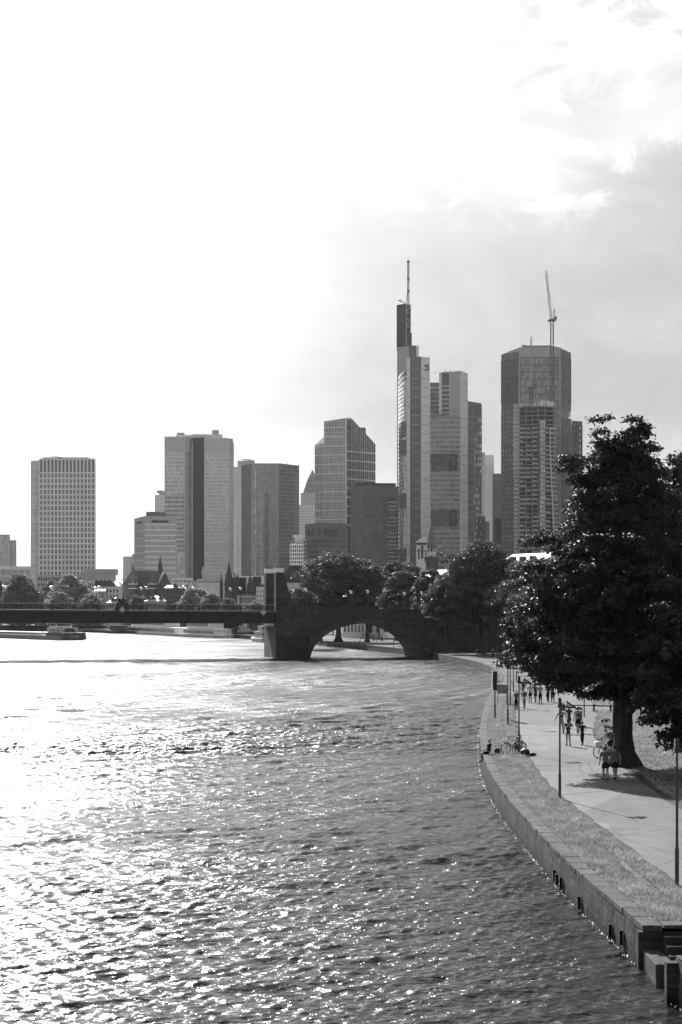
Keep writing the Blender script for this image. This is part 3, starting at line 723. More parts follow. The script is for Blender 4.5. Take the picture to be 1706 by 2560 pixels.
near_px = None
bl = bridge_lamp()
for i, (px_, py_, far) in enumerate(BL):
    o = bl if i == 0 else copy_tree(bl)
    b = BW - 1.0 if far else 1.0; a = BA(px_, b)
    zd = ztop(a) if a < 0 else (ptop(max(a, aP)) - 1.0)
    if not far: near_px = px_
    place(o, BP(a, b, zd), 0, ('far-pavement' if far else 'near-pavement') + ' black bridge lantern with opal glass ' + where[near_px], 'lanterns along the bridge')
# ---- wayside cross on the bridge, with its sloping dark base
wc = thing('bridge_cross', 'dark pointed shrine with tall thin cross above the bridge railing', 'monument', BP(BA(306), 0.6, ztop(-27)))
a0 = BA(306); z0 = ztop(a0)
c = MB()
for s in (-1, 1):
    c.add([BP(a0 + s * 1.55, .05, z0), BP(a0 + s * .1, .05, z0), BP(a0 + s * .1, .05, z0 + 2.1), BP(a0 + s * .75, .05, z0 + 2.3), BP(a0 + s * .85, .05, z0 + 1.8),
           BP(a0 + s * 1.55, .9, z0), BP(a0 + s * .1, .9, z0), BP(a0 + s * .1, .9, z0 + 2.1), BP(a0 + s * .75, .9, z0 + 2.3), BP(a0 + s * .85, .9, z0 + 1.8)],
          [(0, 1, 2, 3, 4), (9, 8, 7, 6, 5), (0, 5, 6, 1), (1, 6, 7, 2), (2, 7, 8, 3), (3, 8, 9, 4), (4, 9, 5, 0)])
c.prism([BP(a0 - .1, .1)[:2], BP(a0 + .1, .1)[:2], BP(a0 + .1, .8)[:2], BP(a0 - .1, .8)[:2]], z0, z0 + 2.2)
c.build('shrine', M['iron'], wc)
c = MB(); c.tube([BP(a0 + .25, .5, z0 + 2.0), BP(a0 + .28, .5, z0 + 7.3)], [.11, .035], 6); c.tube([BP(a0 - .1, .5, z0 + 5.9), BP(a0 + .6, .5, z0 + 5.9)], .035, 5); c.lathe(BP(a0 + .25, .5, z0 + 2.2), [(0, .3), (.3, .12), (.8, .09), (1.0, .16), (1.1, .08)], 8); c.build('cross', M['iron'], wc)
c = MB()
for s in (-.62, .62): c = MB(); c.ball(BP(a0 + s, .03, z0 + 1.35), (.17, .05, .15)); c.build('lamp_glass', M['opal'], wc)
# ---- diamond navigation boards
M['board'] = grain('pale_enamel_board', 0.62, 0.4, 0.5, 0.08, 0.8)
for px_, py_, r_, lab in ((306, 1524, .75, 'pale diamond navigation board under the bridge cross'), (659, 1531, .75, 'pale diamond navigation board left of the twin pylons')):
    a = BA(px_, -.1); z = BZ(py_, a, -.1); o = thing('navigation_board', lab, 'sign', BP(a, -.1, z), group='diamond boards on the bridge')
    mb = MB(); vs = []
    for b in (-.16, -.08):
        for da, dz in ((-r_, 0), (0, -r_), (r_, 0), (0, r_)): vs.append(BP(a + da * .8, b, z + dz * .8))
    mb.add(vs, [(0, 1, 2, 3), (7, 6, 5, 4), (0, 4, 5, 1), (1, 5, 6, 2), (2, 6, 7, 3), (3, 7, 4, 0)]); mb.build('board', M['board'], o)
    mb = MB(); mb.tube([BP(a, -.07, z), BP(a, .85, z)], .04, 5); mb.build('bracket', M['iron'], o)
# ================================================================== the skyline
def PX(px, d): return (X(px, d), d)
CITY = 'skyscrapers of the skyline'
def block(t, name, pts, depth, z0, z1, mat, parent=None):
    """solid on a visible front polyline [(px, d), ...] closed `depth` metres behind; z1 may be a list per front point"""
    fr = [PX(*p) for p in pts]
    back = [(x * (d + depth) / d, d + depth) for x, d in reversed(fr)]
    if hasattr(z1, '__len__'): z1 = list(z1) + list(reversed(z1))
    mb = MB(); mb.prism(fr + back, z0, z1); return mb.build(name, mat, parent or t)
def grid(mb, p0, p1, z0, z1, nb, nf, fin=0.5, band=0.6, out=0.30, ends=True, zoff=0.0):
    """mullions and floor bands standing proud of the wall p0-p1"""
    a, b = Vector(PX(*p0)), Vector(PX(*p1)); L = (b - a).length; t = (b - a) / L
    if fin:
        for i in range(0 if ends else 1, nb + (1 if ends else 0)):
            c = a + (b - a) * (i / nb); mb.span(c - t * fin / 2, c + t * fin / 2, z0, z1, out, 0.02)
    if band:
        for j in range(nf + 1):
            z = z0 + (z1 - z0) * j / nf; mb.span(a, b, z - band / 2, z + band / 2, out * 0.7, 0.02)
    return mb
def windows(t, p0, p1, z0, z1, nb, nf, fw, fh, mat, cap=100, skip=None, name='window', out=0.06, frame=None):
    """single windows set on the wall p0-p1 (each a part of its own up to the cap, then one mass)"""
    a, b = Vector(p0[:2]), Vector(p1[:2]); L = (b - a).length; tt = (b - a) / L; ang = math.atan2(tt.y, tt.x)
    w_, h_ = L / nb * fw, (z1 - z0) / nf * fh
    top = t
    while top.parent: top = top.parent
    off = ORG.get(top.name, Vector((0, 0, 0)))
    cells = [(i, j) for j in range(nf) for i in range(nb) if not (skip and skip(i, j))]
    proto = None; rest = MB()
    for n_, (i, j) in enumerate(cells):
        c = a + (b - a) * ((i + .5) / nb); z = z0 + (z1 - z0) * (j + .5) / nf
        if n_ < cap:
            if proto is None:
                mb = MB(); mb.box(tuple(off), (w_, out * 2, h_)); me = mb.build(name, mat, t); proto = me.data; o = me
            else:
                o = bpy.data.objects.new(name, proto); col.objects.link(o); o.parent = t
            o.location = (c.x - off.x, c.y - off.y, z - off.z); o.rotation_euler = (0, 0, ang)
        else: rest.box((c.x, c.y, z), (w_, out * 2, h_), ang)
    if rest.v:
        r_ = rest.build('distant_' + name + 's', mat, t); r_['kind'] = 'stuff'
def newtower(label, px, d, cat='skyscraper', name='skyscraper', group=CITY):
    return thing(name, label, cat, (X(px, d), d, GZ), group=group)
def roofkit(t, px0, px1, d, z, n, seed, mat=None):
    rr = random.Random(seed); mb = MB()
    for i in range(n):
        p = px0 + (px1 - px0) * rr.random(); s = 1 + 2.5 * rr.random(); mb.box((X(p, d), d + 3 + rr.random() * 8, z + s * .4), (s * 1.6, s, s * .8))
    for i in range(max(1, n // 3)):
        p = px0 + (px1 - px0) * rr.random(); mb.tube([(X(p, d), d + 4, z), (X(p, d), d + 4, z + 4 + 4 * rr.random())], 0.15, 4)
    mb.build('roof_plant', mat or M['grey'], t)

# ---- far left cut-off tower and low white hall
d = 1500; t = newtower('grey blocky tower cut off by the left edge of the photo', 20, d)
block(t, 'shaft', [(-60, d), (25, d)], 30, GZ, Z(1336, d), M['g_pale']); block(t, 'side_wing', [(25.5, d + 2), (41, d + 2)], 25, GZ, Z(1350, d), M['g_pale'])
g = MB(); grid(g, (-60, d), (25, d), GZ, Z(1338, d), 14, 26, .5, .5); grid(g, (25.5, d + 2), (41, d + 2), GZ, Z(1352, d), 4, 24, .5, .5); g.build('facade_grid', M['grey'], t)
d = 950; t = newtower('long low hall with white flat roof before the cut-off left tower', 30, d, 'hall', 'low_hall', 'low buildings under the towers')
block(t, 'wall', [(-60, d), (77, d)], 40, GZ, Z(1424, d), M['grey']); block(t, 'roof', [(-62, d - 2), (79, d - 2)], 45, Z(1424, d) + .01, Z(1416, d), M['tin'])
g = MB(); grid(g, (-60, d), (77, d), Z(1440, d), Z(1425, d), 9, 1, .6, .6); g.build('facade_grid', M['offwhite'], t)
# ---- gridded slab tower on the left
d = 1200; t = newtower('stand-alone left tower with an even dark window grid and tall top storey', 160, d)
zt = Z(1148, d)
block(t, 'shaft', [(99, d), (238, d)], 34, GZ, zt, M['g_dark']); block(t, 'side_bay', [(79, d + 7), (87, d + 3), (98.6, d + 3)], 26, GZ, zt - 1, M['g_pale'])
ztop_band = Z(1180, d)
g = MB(); grid(g, (99, d), (238, d), GZ, zt, 15, 1, 1.15, 1.2, .55); n = 22
for j in range(n): g.span(PX(99, d), PX(238, d), ztop_band - (j) * 4.0 - 1.2, ztop_band - j * 4.0 - .1, .3, .02)
grid(g, (79, d + 7), (87, d + 3), GZ, zt - 1, 2, 22, .9, .8, .4); grid(g, (87, d + 3), (98.6, d + 3), GZ, zt - 1, 2, 22, .9, .8, .4); g.build('facade_grid', M['pale'], t)
g = MB()
for i in range(15):
    x0 = 99 + (238 - 99) * (i + .5) / 15; g.span(PX(x0 - .35, d), PX(x0 + .35, d), GZ, ztop_band, .22, .02)
g.build('mullion', M['pale'], t)
block(t, 'crown_screen', [(100, d - .12), (237, d - .12)], .1, ztop_band + .6, zt - 1.3, M['greyd'])
c = MB(); c.box((X(160, d), d + 14, zt + 1), (34, 14, 2)); c.tube([(X(118, d), d + 10, zt + 3.4), (X(150, d), d + 10, zt + 2.2)], .3, 5); c.build('roof_gantry', M['greyd'], t)
# ---- low blocks below it, behind the left bank trees
d = 860; t = newtower('long grey office block low behind the left bank trees', 220, d, 'office block', 'office_block', 'low buildings under the towers')
block(t, 'wall', [(92, d), (290, d)], 30, GZ, Z(1437, d), M['grey']); block(t, 'upper_wall', [(205, d - 6), (276, d - 6)], 5.9, GZ, Z(1452, d), M['offwhite'])
windows(t, PX(95, d - .02), PX(204, d - .02), Z(1470, d), Z(1440, d), 18, 2, .6, .5, M['glass_dark']); windows(t, PX(207, d - 6.02), PX(275, d - 6.02), Z(1470, d), Z(1455, d), 12, 1, .55, .6, M['glass_dark'])
c = MB(); c.box((X(247, d), d + 8, Z(1437, d) + 1.6), (17, 10, 3)); c.build('roof_storey', M['grey'], t)
# ---- small pale block and the mid-rise
d = 1160; t = newtower('small pale block at the left foot of the mid-rise office', 322, d, 'office block', 'office_block', 'low buildings under the towers')
block(t, 'wall', [(309, d), (340, d)], 20, GZ, Z(1391, d), M['pale']); block(t, 'stair_tower', [(330, d + 3), (345, d + 3)], 12, GZ, Z(1385, d), M['grey'])
g = MB(); grid(g, (309, d), (340, d), GZ, Z(1393, d), 3, 9, .3, .4); g.build('facade_grid', M['offwhite'], t)
d = 1140; t = newtower('mid-rise grey office with rows of upright pale windows and blank left side', 390, d, 'office tower', 'office_tower')
zt = Z(1290, d)
block(t, 'wall', [(336, d + 18), (362, d), (443, d + 2)], 26, GZ, [Z(1293, d), zt, Z(1290, d)], M['grey'])
g = MB()
for j in range(10): g.span(PX(336, d + 18), PX(362, d), Z(1327 + j * 18.2, d) - .25, Z(1327 + j * 18.2, d) + .25, .2, .02)
for j in range(10): g.span(PX(362, d), PX(441, d + 2), Z(1311 + j * 13.6, d) - .5, Z(1311 + j * 13.6, d) + .5, .25, .02)
g.build('floor_band', M['pale'], t)
windows(t, PX(364, d - .1), PX(436, d + 1.8), Z(1450, d), Z(1312, d), 17, 10, .52, .66, M['g_pale'], 100)
c = MB(); c.span(PX(342, d + 13.5), PX(356, d + 4), Z(1307, d), Z(1303, d), .15, .02); c.span(PX(379, d - .1), PX(422, d + 1.2), Z(1306, d), Z(1301, d), .2, .02); build_each(c, 'vent_slot', M['black'], t)
c = MB(); c.box((X(385, d), d + 14, zt + 1.6), (13, 9, 3.2)); c.box((X(378, d), d + 12, zt + 3.4), (9, 2, .4)); c.build('roof_plant', M['greyd'], t)
# ---- pale slab behind, then the two-shaft tower
d = 1500; t = newtower('narrow pale slab rising behind the mid-rise office', 400, d)
block(t, 'shaft', [(388, d), (415, d)], 20, GZ, Z(1237, d), M['pale']); block(t, 'core', [(398, d + 5), (415, d + 5)], 15, GZ, Z(1232, d), M['grey']); g = MB(); grid(g, (388, d), (415, d), GZ, Z(1240, d), 6, 34, .3, .5); g.build('facade_grid', M['grey'], t)
roofkit(t, 398, 412, d, Z(1232, d), 3, 3)
d = 1350; t = newtower('tall two-shaft tower with a black windowless core between pale facades', 500, d)
zl_, zc, zr = Z(1092, d), Z(1096, d), Z(1098, d)
block(t, 'left_shaft', [(412, d), (462, d), (475, d + 4)], 30, GZ, zl_, M['g_pale'])
block(t, 'dark_core', [(481, d - 4), (511.6, d - 8)], 30, GZ, zc, M['black'])
block(t, 'right_shaft', [(512, d - 8), (572, d - 8), (584, d + 2)], 30, GZ, [zr + 1, zr, Z(1106, d)], M['g_pale'])
block(t, 'link', [(475.4, d + 2), (480.6, d + 2)], 28, GZ, zc + .5, M['greyd'])
g = MB(); zb = Z(1132, d)
grid(g, (412, d), (462, d), GZ, zl_, 14, 1, .28, .6, .3)
for k_ in range(62):
    z = zb - k_ * 2.4 * 1.35
    if z > Z(1232, d): g.span(PX(412, d), PX(462, d), z - .5, z + .5, .12, .02)
grid(g, (512, d - 8), (572, d - 8), GZ, zr, 20, 1, .42, .6, .4); grid(g, (572, d - 8), (584, d + 2), GZ, Z(1106, d), 5, 1, .5, .6, .4)
for y_ in range(1140, 1446, 9): g.span(PX(512, d - 8), PX(572, d - 8), Z(y_, d), Z(y_ - 3, d), .2, .02)
grid(g, (462, d), (475, d + 4), GZ, zl_ - 1, 3, 70, .4, .5, .3); g.build('facade_grid', M['pale'], t)
c = MB()
for y0_, y1_ in ((1093, 1131),): c.span(PX(412, d), PX(475, d), Z(y1_, d), Z(y0_, d), .20, .02)
for y0_, y1_ in ((1099, 1136), (1358, 1378)): c.span(PX(512, d - 8), PX(583, d - 8), Z(y1_, d), Z(y0_, d), .30, .02)
build_each(c, 'louvre_band', M['grey'], t)
c = MB()
for k_ in range(13): c.span(PX(412, d), PX(462, d), Z(1242 + k_ * 11 + 4, d), Z(1242 + k_ * 11, d), .28, .02)
build_each(c, 'open_window_row', M['g_dark'], t)
block(t, 'penthouse', [(440, d + 10), (470, d + 10), (485, d + 4), (557, d + 6)], 14, zl_ - 2, Z(1084, d), M['pale'])
c = MB(); c.box((X(537, d), d + 10, Z(1083, d)), (5.5, 5, 7)); c.box((X(448, d), d + 14, Z(1082, d)), (6, 4, 3)); c.tube([(X(460, d), d + 12, Z(1086, d)), (X(460, d), d + 12, Z(1077, d))], .2, 4); c.build('roof_plant', M['grey'], t)
# ---- broad glass slab with faceted front
d = 1450; t = newtower('broad glass tower of folded facets right of the two-shaft tower', 670, d)
fr = [(585, d + 14), (604, d + 8), (630.5, d), (697, d + 6), (698, d + 6), (748, d + 16)]
block(t, 'left_wing', [(585, d + 14), (603.6, d + 8)], 30, GZ, Z(1164, d), M['pale']); block(t, 'dark_wing', [(604, d + 8), (630, d)], 34, GZ, [Z(1162, d), Z(1159, d)], M['greyd'])
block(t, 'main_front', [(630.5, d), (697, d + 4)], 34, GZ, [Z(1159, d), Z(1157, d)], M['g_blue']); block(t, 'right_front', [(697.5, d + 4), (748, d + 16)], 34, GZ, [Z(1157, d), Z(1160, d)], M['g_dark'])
g = MB(); grid(g, (630.5, d), (697, d + 4), GZ, Z(1158, d), 26, 40, .22, .28, .22); grid(g, (697.5, d + 4), (748, d + 16), GZ, Z(1160, d), 20, 40, .18, .24, .2); grid(g, (585, d + 14), (603.6, d + 8), GZ, Z(1166, d), 4, 75, .3, .4, .25); g.build('facade_grid', M['grey'], t)
c = MB(); rr = random.Random(4)
for y_ in range(1180, 1340, 9): c.span(PX(733, d + 12.9), PX(745, d + 15.3), Z(y_ + 4.2, d), Z(y_, d), .24, .02)
for y_ in range(1290, 1445, 6): c.span(PX(594, d + 11.1), PX(596.5, d + 10.2), Z(y_ + 3.5, d), Z(y_, d), .3, .02)
build_each(c, 'pale_glass_pane', M['g_mirror'], t)
c = MB(); c.span(PX(637, d + .3), PX(640, d + .6), GZ, Z(1175, d), .25, .02); c.span(PX(652, d + 1), PX(654, d + 1.3), GZ, Z(1225, d), .25, .02); build_each(c, 'bright_strip', M['g_pale'], t)
c = MB(); c.span(PX(661, d + 1.9), PX(672, d + 2.5), GZ, Z(1232, d), .23, .02); c.build('dark_strip', M['g_dark'], t)
block(t, 'roof_block', [(594, d + 18), (637, d + 14)], 16, Z(1165, d), Z(1147, d), M['grey']); c = MB(); c.tube([(X(602, d), d + 16, Z(1144, d)), (X(628, d), d + 16, Z(1146, d))], .4, 5); c.tube([(X(615, d), d + 20, Z(1147, d)), (X(615, d), d + 20, Z(1145, d))], .3, 5)
for p in (667, 716): c.tube([(X(p, d), d + 12, Z(1158, d)), (X(p, d), d + 12, Z(1150, d))], .15, 4)
c.build('roof_plant', M['greyd'], t)
# ---- pyramid-topped tower far behind
d = 1950; t = newtower('slim stepped tower with a pointed pyramid roof, far between two glass towers', 778, d)
block(t, 'shaft', [(748, d), (800, d)], 40, GZ, Z(1262, d), M['pale']); block(t, 'upper_shaft', [(752, d + 2), (806, d + 2)], 36, Z(1262, d) + .01, Z(1232, d), M['grey'])
g = MB(); grid(g, (748, d), (800, d), GZ, Z(1264, d), 14, 40, .5, .7); g.build('facade_grid', M['grey'], t)
c = MB(); bx0, bx1, bx2 = X(758, d), X(808, d), X(781, d)
c.add([(bx0, d + 3, Z(1232, d) + .01), (bx1, d + 3, Z(1232, d) + .01), (bx1, d + 30, Z(1232, d) + .01), (bx0, d + 30, Z(1232, d) + .01), (X(769, d), d + 12, Z(1196, d)), (X(793, d), d + 12, Z(1196, d)), (X(793, d), d + 22, Z(1196, d)), (X(769, d), d + 22, Z(1196, d)), (bx2, d + 17, Z(1171, d))],
      [(0, 1, 5, 4), (1, 2, 6, 5), (2, 3, 7, 6), (3, 0, 4, 7), (4, 5, 8), (5, 6, 8), (6, 7, 8), (7, 4, 8), (3, 2, 1, 0)]); c.build('pyramid_roof', M['g_blue'], t)
# ---- glass tower with sloping crown
d = 1400; t = newtower('glass tower with a white grid, slanted crown and cut-off left shoulder', 860, d)
zt = Z(1045, d); zr = Z(1104, d)
block(t, 'left_shoulder', [(788, d + 10), (810.6, d + 5)], 30, GZ, [Z(1110, d), Z(1107, d)], M['g_blue'])
block(t, 'main_front', [(811, d + 4), (867, d)], 34, GZ, [Z(1052, d), zt], M['g_blue'])
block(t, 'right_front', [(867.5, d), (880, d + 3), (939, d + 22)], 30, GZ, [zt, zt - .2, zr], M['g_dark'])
block(t, 'rear_core', [(890, d + 40), (915, d + 40)], 14, Z(1150, d), Z(1056, d), M['greyd'])
c = MB(); c.add([(X(788, d + 10), d + 10, Z(1110, d) + .02), (X(810, d + 5), d + 5, Z(1107, d) + .02), (X(810, d + 5), d + 12, Z(1088, d)), (X(789, d + 10), d + 20, Z(1108, d))], [(0, 1, 2, 3)]); c.build('sloping_glass_roof', M['g_mirror'], t)
g = MB(); grid(g, (811, d + 4), (867, d), GZ, Z(1052, d), 15, 1, .3, .4, .3); grid(g, (788, d + 10), (810.6, d + 5), GZ, Z(1111, d), 6, 1, .3, .4, .3)
for y_ in range(1068, 1320, 23):
    g.span(PX(811, d + 4), PX(867, d), Z(y_, d) - .3, Z(y_, d) + .3, .25, .02)
    if y_ > 1112: g.span(PX(788, d + 10), PX(810.6, d + 5), Z(y_, d) - .3, Z(y_, d) + .3, .25, .02)
for y_ in range(1080, 1320, 7): g.span(PX(811, d + 4), PX(867, d), Z(y_, d) - .12, Z(y_, d) + .12, .15, .02)
for i in range(12):
    f = i / 11; px_ = 880 + 59 * f; g.span(PX(px_ - .4, d + 3 + 19 * f), PX(px_ + .4, d + 3 + 19 * f), GZ, zt + (zr - zt) * f - .5, .35, .02)
for y_ in range(1128, 1320, 23): g.span(PX(867.5, d), PX(880, d + 3), Z(y_, d) - .35, Z(y_, d) + .35, .3, .02); g.span(PX(880, d + 3), PX(939, d + 22), Z(y_, d) - .35, Z(y_, d) + .35, .3, .02)
g.build('facade_grid', M['white'], t)
c = MB(); c.span(PX(864, d + .2), PX(867.5, d), GZ, zt, .45, .02); c.span(PX(867.5, d), PX(880, d + 3), zt - 1.2, zt + .4, .4, .02); c.build('corner_frame', M['pale'], t)
# ---- dark blocks in front of it
d = 1150; t = newtower('low dark grey office block behind the park trees, louvred upper storey', 815, d, 'office tower', 'office_tower')
block(t, 'wall', [(763, d + 6), (798, d), (870, d + 4)], 30, GZ, [Z(1310, d), Z(1307, d), Z(1309, d)], M['greyd'])
g = MB()
for j in range(7): g.span(PX(763, d + 6), PX(797, d), Z(1357 + j * 13, d), Z(1349 + j * 13, d), .12, .02); g.span(PX(798, d), PX(869, d + 4), Z(1357 + j * 13, d), Z(1349 + j * 13, d), .12, .02)
build_each(g, 'window_band', M['g_dark'], t)
g = MB()
for a_, b_, n in (((769, d + 5), (802, d - .1), 9), ((810, d + .6), (846, d + 2.6), 9)): 
    for i in range(n): f = (i + .5) / n; p = a_[0] + (b_[0] - a_[0]) * f; q = a_[1] + (b_[1] - a_[1]) * f; g.span(PX(p - 1.0, q), PX(p + 1.0, q), Z(1340, d), Z(1323, d), .3, .02)
build_each(g, 'louvre', M['black'], t); roofkit(t, 800, 860, d, Z(1308, d), 4, 9)
d = 1260; t = newtower('dark slab tower with blank left flank beside the tallest tower', 935, d)
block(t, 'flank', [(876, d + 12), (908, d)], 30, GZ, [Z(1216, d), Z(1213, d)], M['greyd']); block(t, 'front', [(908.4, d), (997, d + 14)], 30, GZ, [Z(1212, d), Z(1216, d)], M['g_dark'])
g = MB(); grid(g, (908.4, d), (997, d + 14), GZ, Z(1240, d), 1, 22, 0, 1.1, .25); g.span(PX(908.4, d), PX(997, d + 14), Z(1237, d), Z(1213, d), .2, .02); g.build('floor_band', M['greyd'], t)
g = MB(); rr = random.Random(8)
for j in range(17):
    if rr.random() < .8: g.span(PX(968 + 4 * rr.random(), d + 9.6), PX(993, d + 13.4), Z(1252 + j * 9.8 + 2.5, d), Z(1252 + j * 9.8, d), .16, .02)
build_each(g, 'grey_blind', M['grey'], t)  # blinds set off by a mid-grey base colour
block(t, 'roof_storey', [(890, d + 14), (990, d + 16)], 10, Z(1213, d) + .01, Z(1204, d), M['black'])
# ---- small white gridded building below
d = 1080; t = newtower('small white office with deep square windows above the steep dark roof', 742, d, 'office tower', 'office_tower', 'low buildings under the towers')
block(t, 'wall', [(725, d), (758.6, d)], 22, GZ, Z(1359, d), M['white']); block(t, 'side_wall', [(759, d), (768, d + 14)], 10, GZ, Z(1345, d), M['grey']); block(t, 'top_storey', [(732, d + 4), (760, d + 4)], 14, Z(1359, d) + .01, Z(1337, d), M['offwhite'])
windows(t, PX(725.5, d - .02), PX(758, d - .02), Z(1420, d), Z(1362, d), 6, 6, .62, .68, M['glass_dark']); windows(t, PX(734, d + 3.97), PX(758, d + 3.97), Z(1359, d), Z(1355.5, d), 5, 1, .6, .8, M['glass_dark']); c = MB(); c.span(PX(733, d + 4), PX(737, d + 4), Z(1358, d), Z(1343, d), .05, .02); c.build('stair_window', M['glass_dark'], t)
windows(t, PX(759.3, d + .4), PX(767.6, d + 13.4), Z(1420, d), Z(1350, d), 3, 7, .6, .5, M['glass_dark'])
# ---- the tallest tower: stepped columns, black mast housing, antenna
d = 1345; t = newtower('tallest tower, stepped pale columns with black mast box and lattice antenna', 1080, d)
# rear mast block
block(t, 'rear_shaft', [(993, d + 30), (1021, d + 22)], 24, GZ, Z(866, d + 25), M['grey']); block(t, 'rear_recess', [(1021.4, d + 22), (1042, d + 24)], 20, GZ, Z(864.5, d + 25), M['greyd']); block(t, 'rear_edge', [(1042.3, d + 23), (1048, d + 25)], 20, GZ, Z(864.5, d + 25), M['pale'])
block(t, 'mast_housing', [(992, d + 29), (1016, d + 22)], 20, Z(866, d + 25) + .3, Z(760.5, d + 25), M['black']); block(t, 'mast_foot', [(1016.4, d + 22), (1030, d + 24)], 16, Z(864.5, d + 25) + .3, Z(832, d + 25), M['black'])
c = MB()
for z0_, z1_ in ((832, 798), (797, 762)):
    x0, x1, yy = X(1016.6, d + 22), X(1027, d + 22), d + 21
    for a_, b_ in (((x0, z0_), (x0, z1_)), ((x1, z0_), (x1, z1_)), ((x0, z1_ + 2), (x1, z1_ + 2)), ((x0, z0_ - 14), (x1, z1_ + 2)), ((x0, z0_ - 13), (x1, z0_ - 13))): c.tube([(a_[0], yy, Z(a_[1], d + 25)), (b_[0], yy, Z(b_[1], d + 25))], .22, 4)
c.build('open_truss', M['grey'], t); block(t, 'truss_core', [(1017, d + 26), (1026.5, d + 26)], 12, Z(832, d + 25) + .1, Z(761, d + 25), M['black'])
c = MB(); xm = X(1024.6, d); c.lattice((xm, d + 27, Z(760, d + 25)), (xm, d + 27, Z(655, d + 25)), 1.5, 24, .16); c.tube([(xm, d + 27, Z(700, d + 25)), (xm, d + 27, Z(642, d + 25))], [.25, .1], 5)
for y_ in (728, 698, 653): c.box((xm, d + 27, Z(y_, d + 25)), (2.2, 2.0, 1.6))
c.tube([(X(1018, d), d + 27, Z(758, d + 25)), (xm - .4, d + 27, Z(722, d + 25))], .2, 4); c.tube([(X(1017, d), d + 27, Z(757, d + 25)), (X(1000, d), d + 27, Z(750, d + 25))], .4, 5); c.tube([(X(1000, d), d + 27, Z(750, d + 25)), (X(1008, d), d + 27, Z(748.5, d + 25))], .3, 4); c.build('antenna', M['steel_dark'], t)
# curved glass flank
arc = [(995.5, d + 24), (998, d + 16), (1003, d + 9), (1009.5, d + 4), (1016.6, d + 1)]
block(t, 'curved_glass_flank', arc, 22, GZ, [Z(936, d), Z(933, d), Z(930, d), Z(927, d), Z(925, d)], M['g_mirror'])
g = MB()
for y_ in list(range(965, 1440, 10)):
    for i in range(4): g.span(PX(*arc[i]), PX(*arc[i + 1]), Z(y_ - 3 * i / 3, d) - .25, Z(y_ - 3 * i / 3, d) + .25, .25, .02)
build_each(g, 'sunshade', M['greyd'], t)
g = MB()
for y0_, y1_ in ((936, 946), (949, 957)):
    for i in range(4): g.span(PX(arc[i][0] + .7, arc[i][1] - .4), PX(arc[i + 1][0] - .7, arc[i + 1][1] - .0), Z(y1_ + 1 - 3 * i, d), Z(y0_ + 3 - 3 * i, d), .15, .02)
for y0_, y1_ in ((1055, 1092), (1098, 1138), (1232, 1270), (1370, 1405)):
    for i in range(1, 4): g.span(PX(*arc[i]), PX(*arc[i + 1]), Z(y1_, d), Z(y0_, d), .22, .02)
build_each(g, 'garden_opening', M['g_dark'], t)
# front column
block(t, 'left_column', [(1017, d), (1026, d - 4)], 22, GZ, [Z(897, d), Z(894, d)], M['pale']); block(t, 'lift_shaft', [(1026.3, d - 3.4), (1053.7, d - 4.4)], 22, GZ, Z(893.5, d), M['greyd']); block(t, 'middle_column', [(1054, d - 5), (1075, d - 2)], 24, GZ, Z(894.5, d), M['pale'])
g = MB()
for i in range(1, 6): p = 1026.3 + 27.4 * i / 6; g.span(PX(p - .25, d - 4), PX(p + .25, d - 4), GZ, Z(895, d), .25, .02)
for y_ in range(925, 1420, 23): g.span(PX(1026.3, d - 3.4), PX(1053.7, d - 4.4), Z(y_, d) - .2, Z(y_, d) + .2, .2, .02)
g.build('shaft_mullion', M['grey'], t)
g = MB()
for y_ in range(925, 1420, 23):
    g.span(PX(1017, d), PX(1026, d - 4), Z(y_, d) - .12, Z(y_, d) + .12, .04, .02); g.span(PX(1054, d - 5), PX(1075, d - 2), Z(y_, d) - .12, Z(y_, d) + .12, .04, .02)
    g.span(PX(1152, d - 2), PX(1170, d + 6), Z(y_ + 6, d) - .12, Z(y_ + 6, d) + .12, .04, .02)
build_each(g, 'cladding_joint', M['greyd'], t)
# emblem on the column head: two interlocked bands with a triangular void
c = MB(); ex, ez = X(1064, d), Z(920, d)
for a_, b_ in (((-2.6, -2.2), (0, 2.2)), ((0, 2.2), (2.4, -1.4)), ((2.6, -2.2), (-1.6, -2.4)), ((1.0, 2.6), (3.0, 0.2)), ((-3.2, -1.0), (-1.2, 2.2))): c.tube([(ex + a_[0], d - 3.75, ez + a_[1]), (ex + b_[0], d - 3.75, ez + b_[1])], .45, 4)
c.build('emblem', M['greyd'], t)
# right-hand columns and recessed offices
block(t, 'upper_office', [(1075.5, d + 12), (1098, d + 12)], 20, GZ, Z(951.5, d), M['g_dark']); block(t, 'narrow_column', [(1098.3, d + 2), (1104, d + 1)], 16, GZ, Z(930, d), M['pale']); block(t, 'upper_glass', [(1104.3, d + 2), (1123.7, d + 1)], 16, GZ, Z(930, d), M['g_dark'])
block(t, 'broad_column', [(1124, d), (1151.7, d - 2)], 24, GZ, [Z(930, d), Z(928, d)], M['grey']); block(t, 'right_column', [(1152, d - 2), (1170, d + 6)], 24, GZ, [Z(928, d), Z(931, d)], M['pale'])
block(t, 'office_front', [(1075.5, d - 3), (1123.8, d - 6), (1151.6, d - 4)], 5, GZ, [Z(1034, d), Z(1039, d), Z(1045, d)], M['g_blue'])
g = MB(); 
for y_ in range(1050, 1430, 12):
    if 1135 < y_ < 1180 or 1274 < y_ < 1320: continue
    g.span(PX(1075.5, d - 3), PX(1123.8, d - 6), Z(y_ + 5, d), Z(y_, d), .25, .02); g.span(PX(1123.8, d - 6), PX(1151.6, d - 4), Z(y_ + 5, d), Z(y_, d), .25, .02)
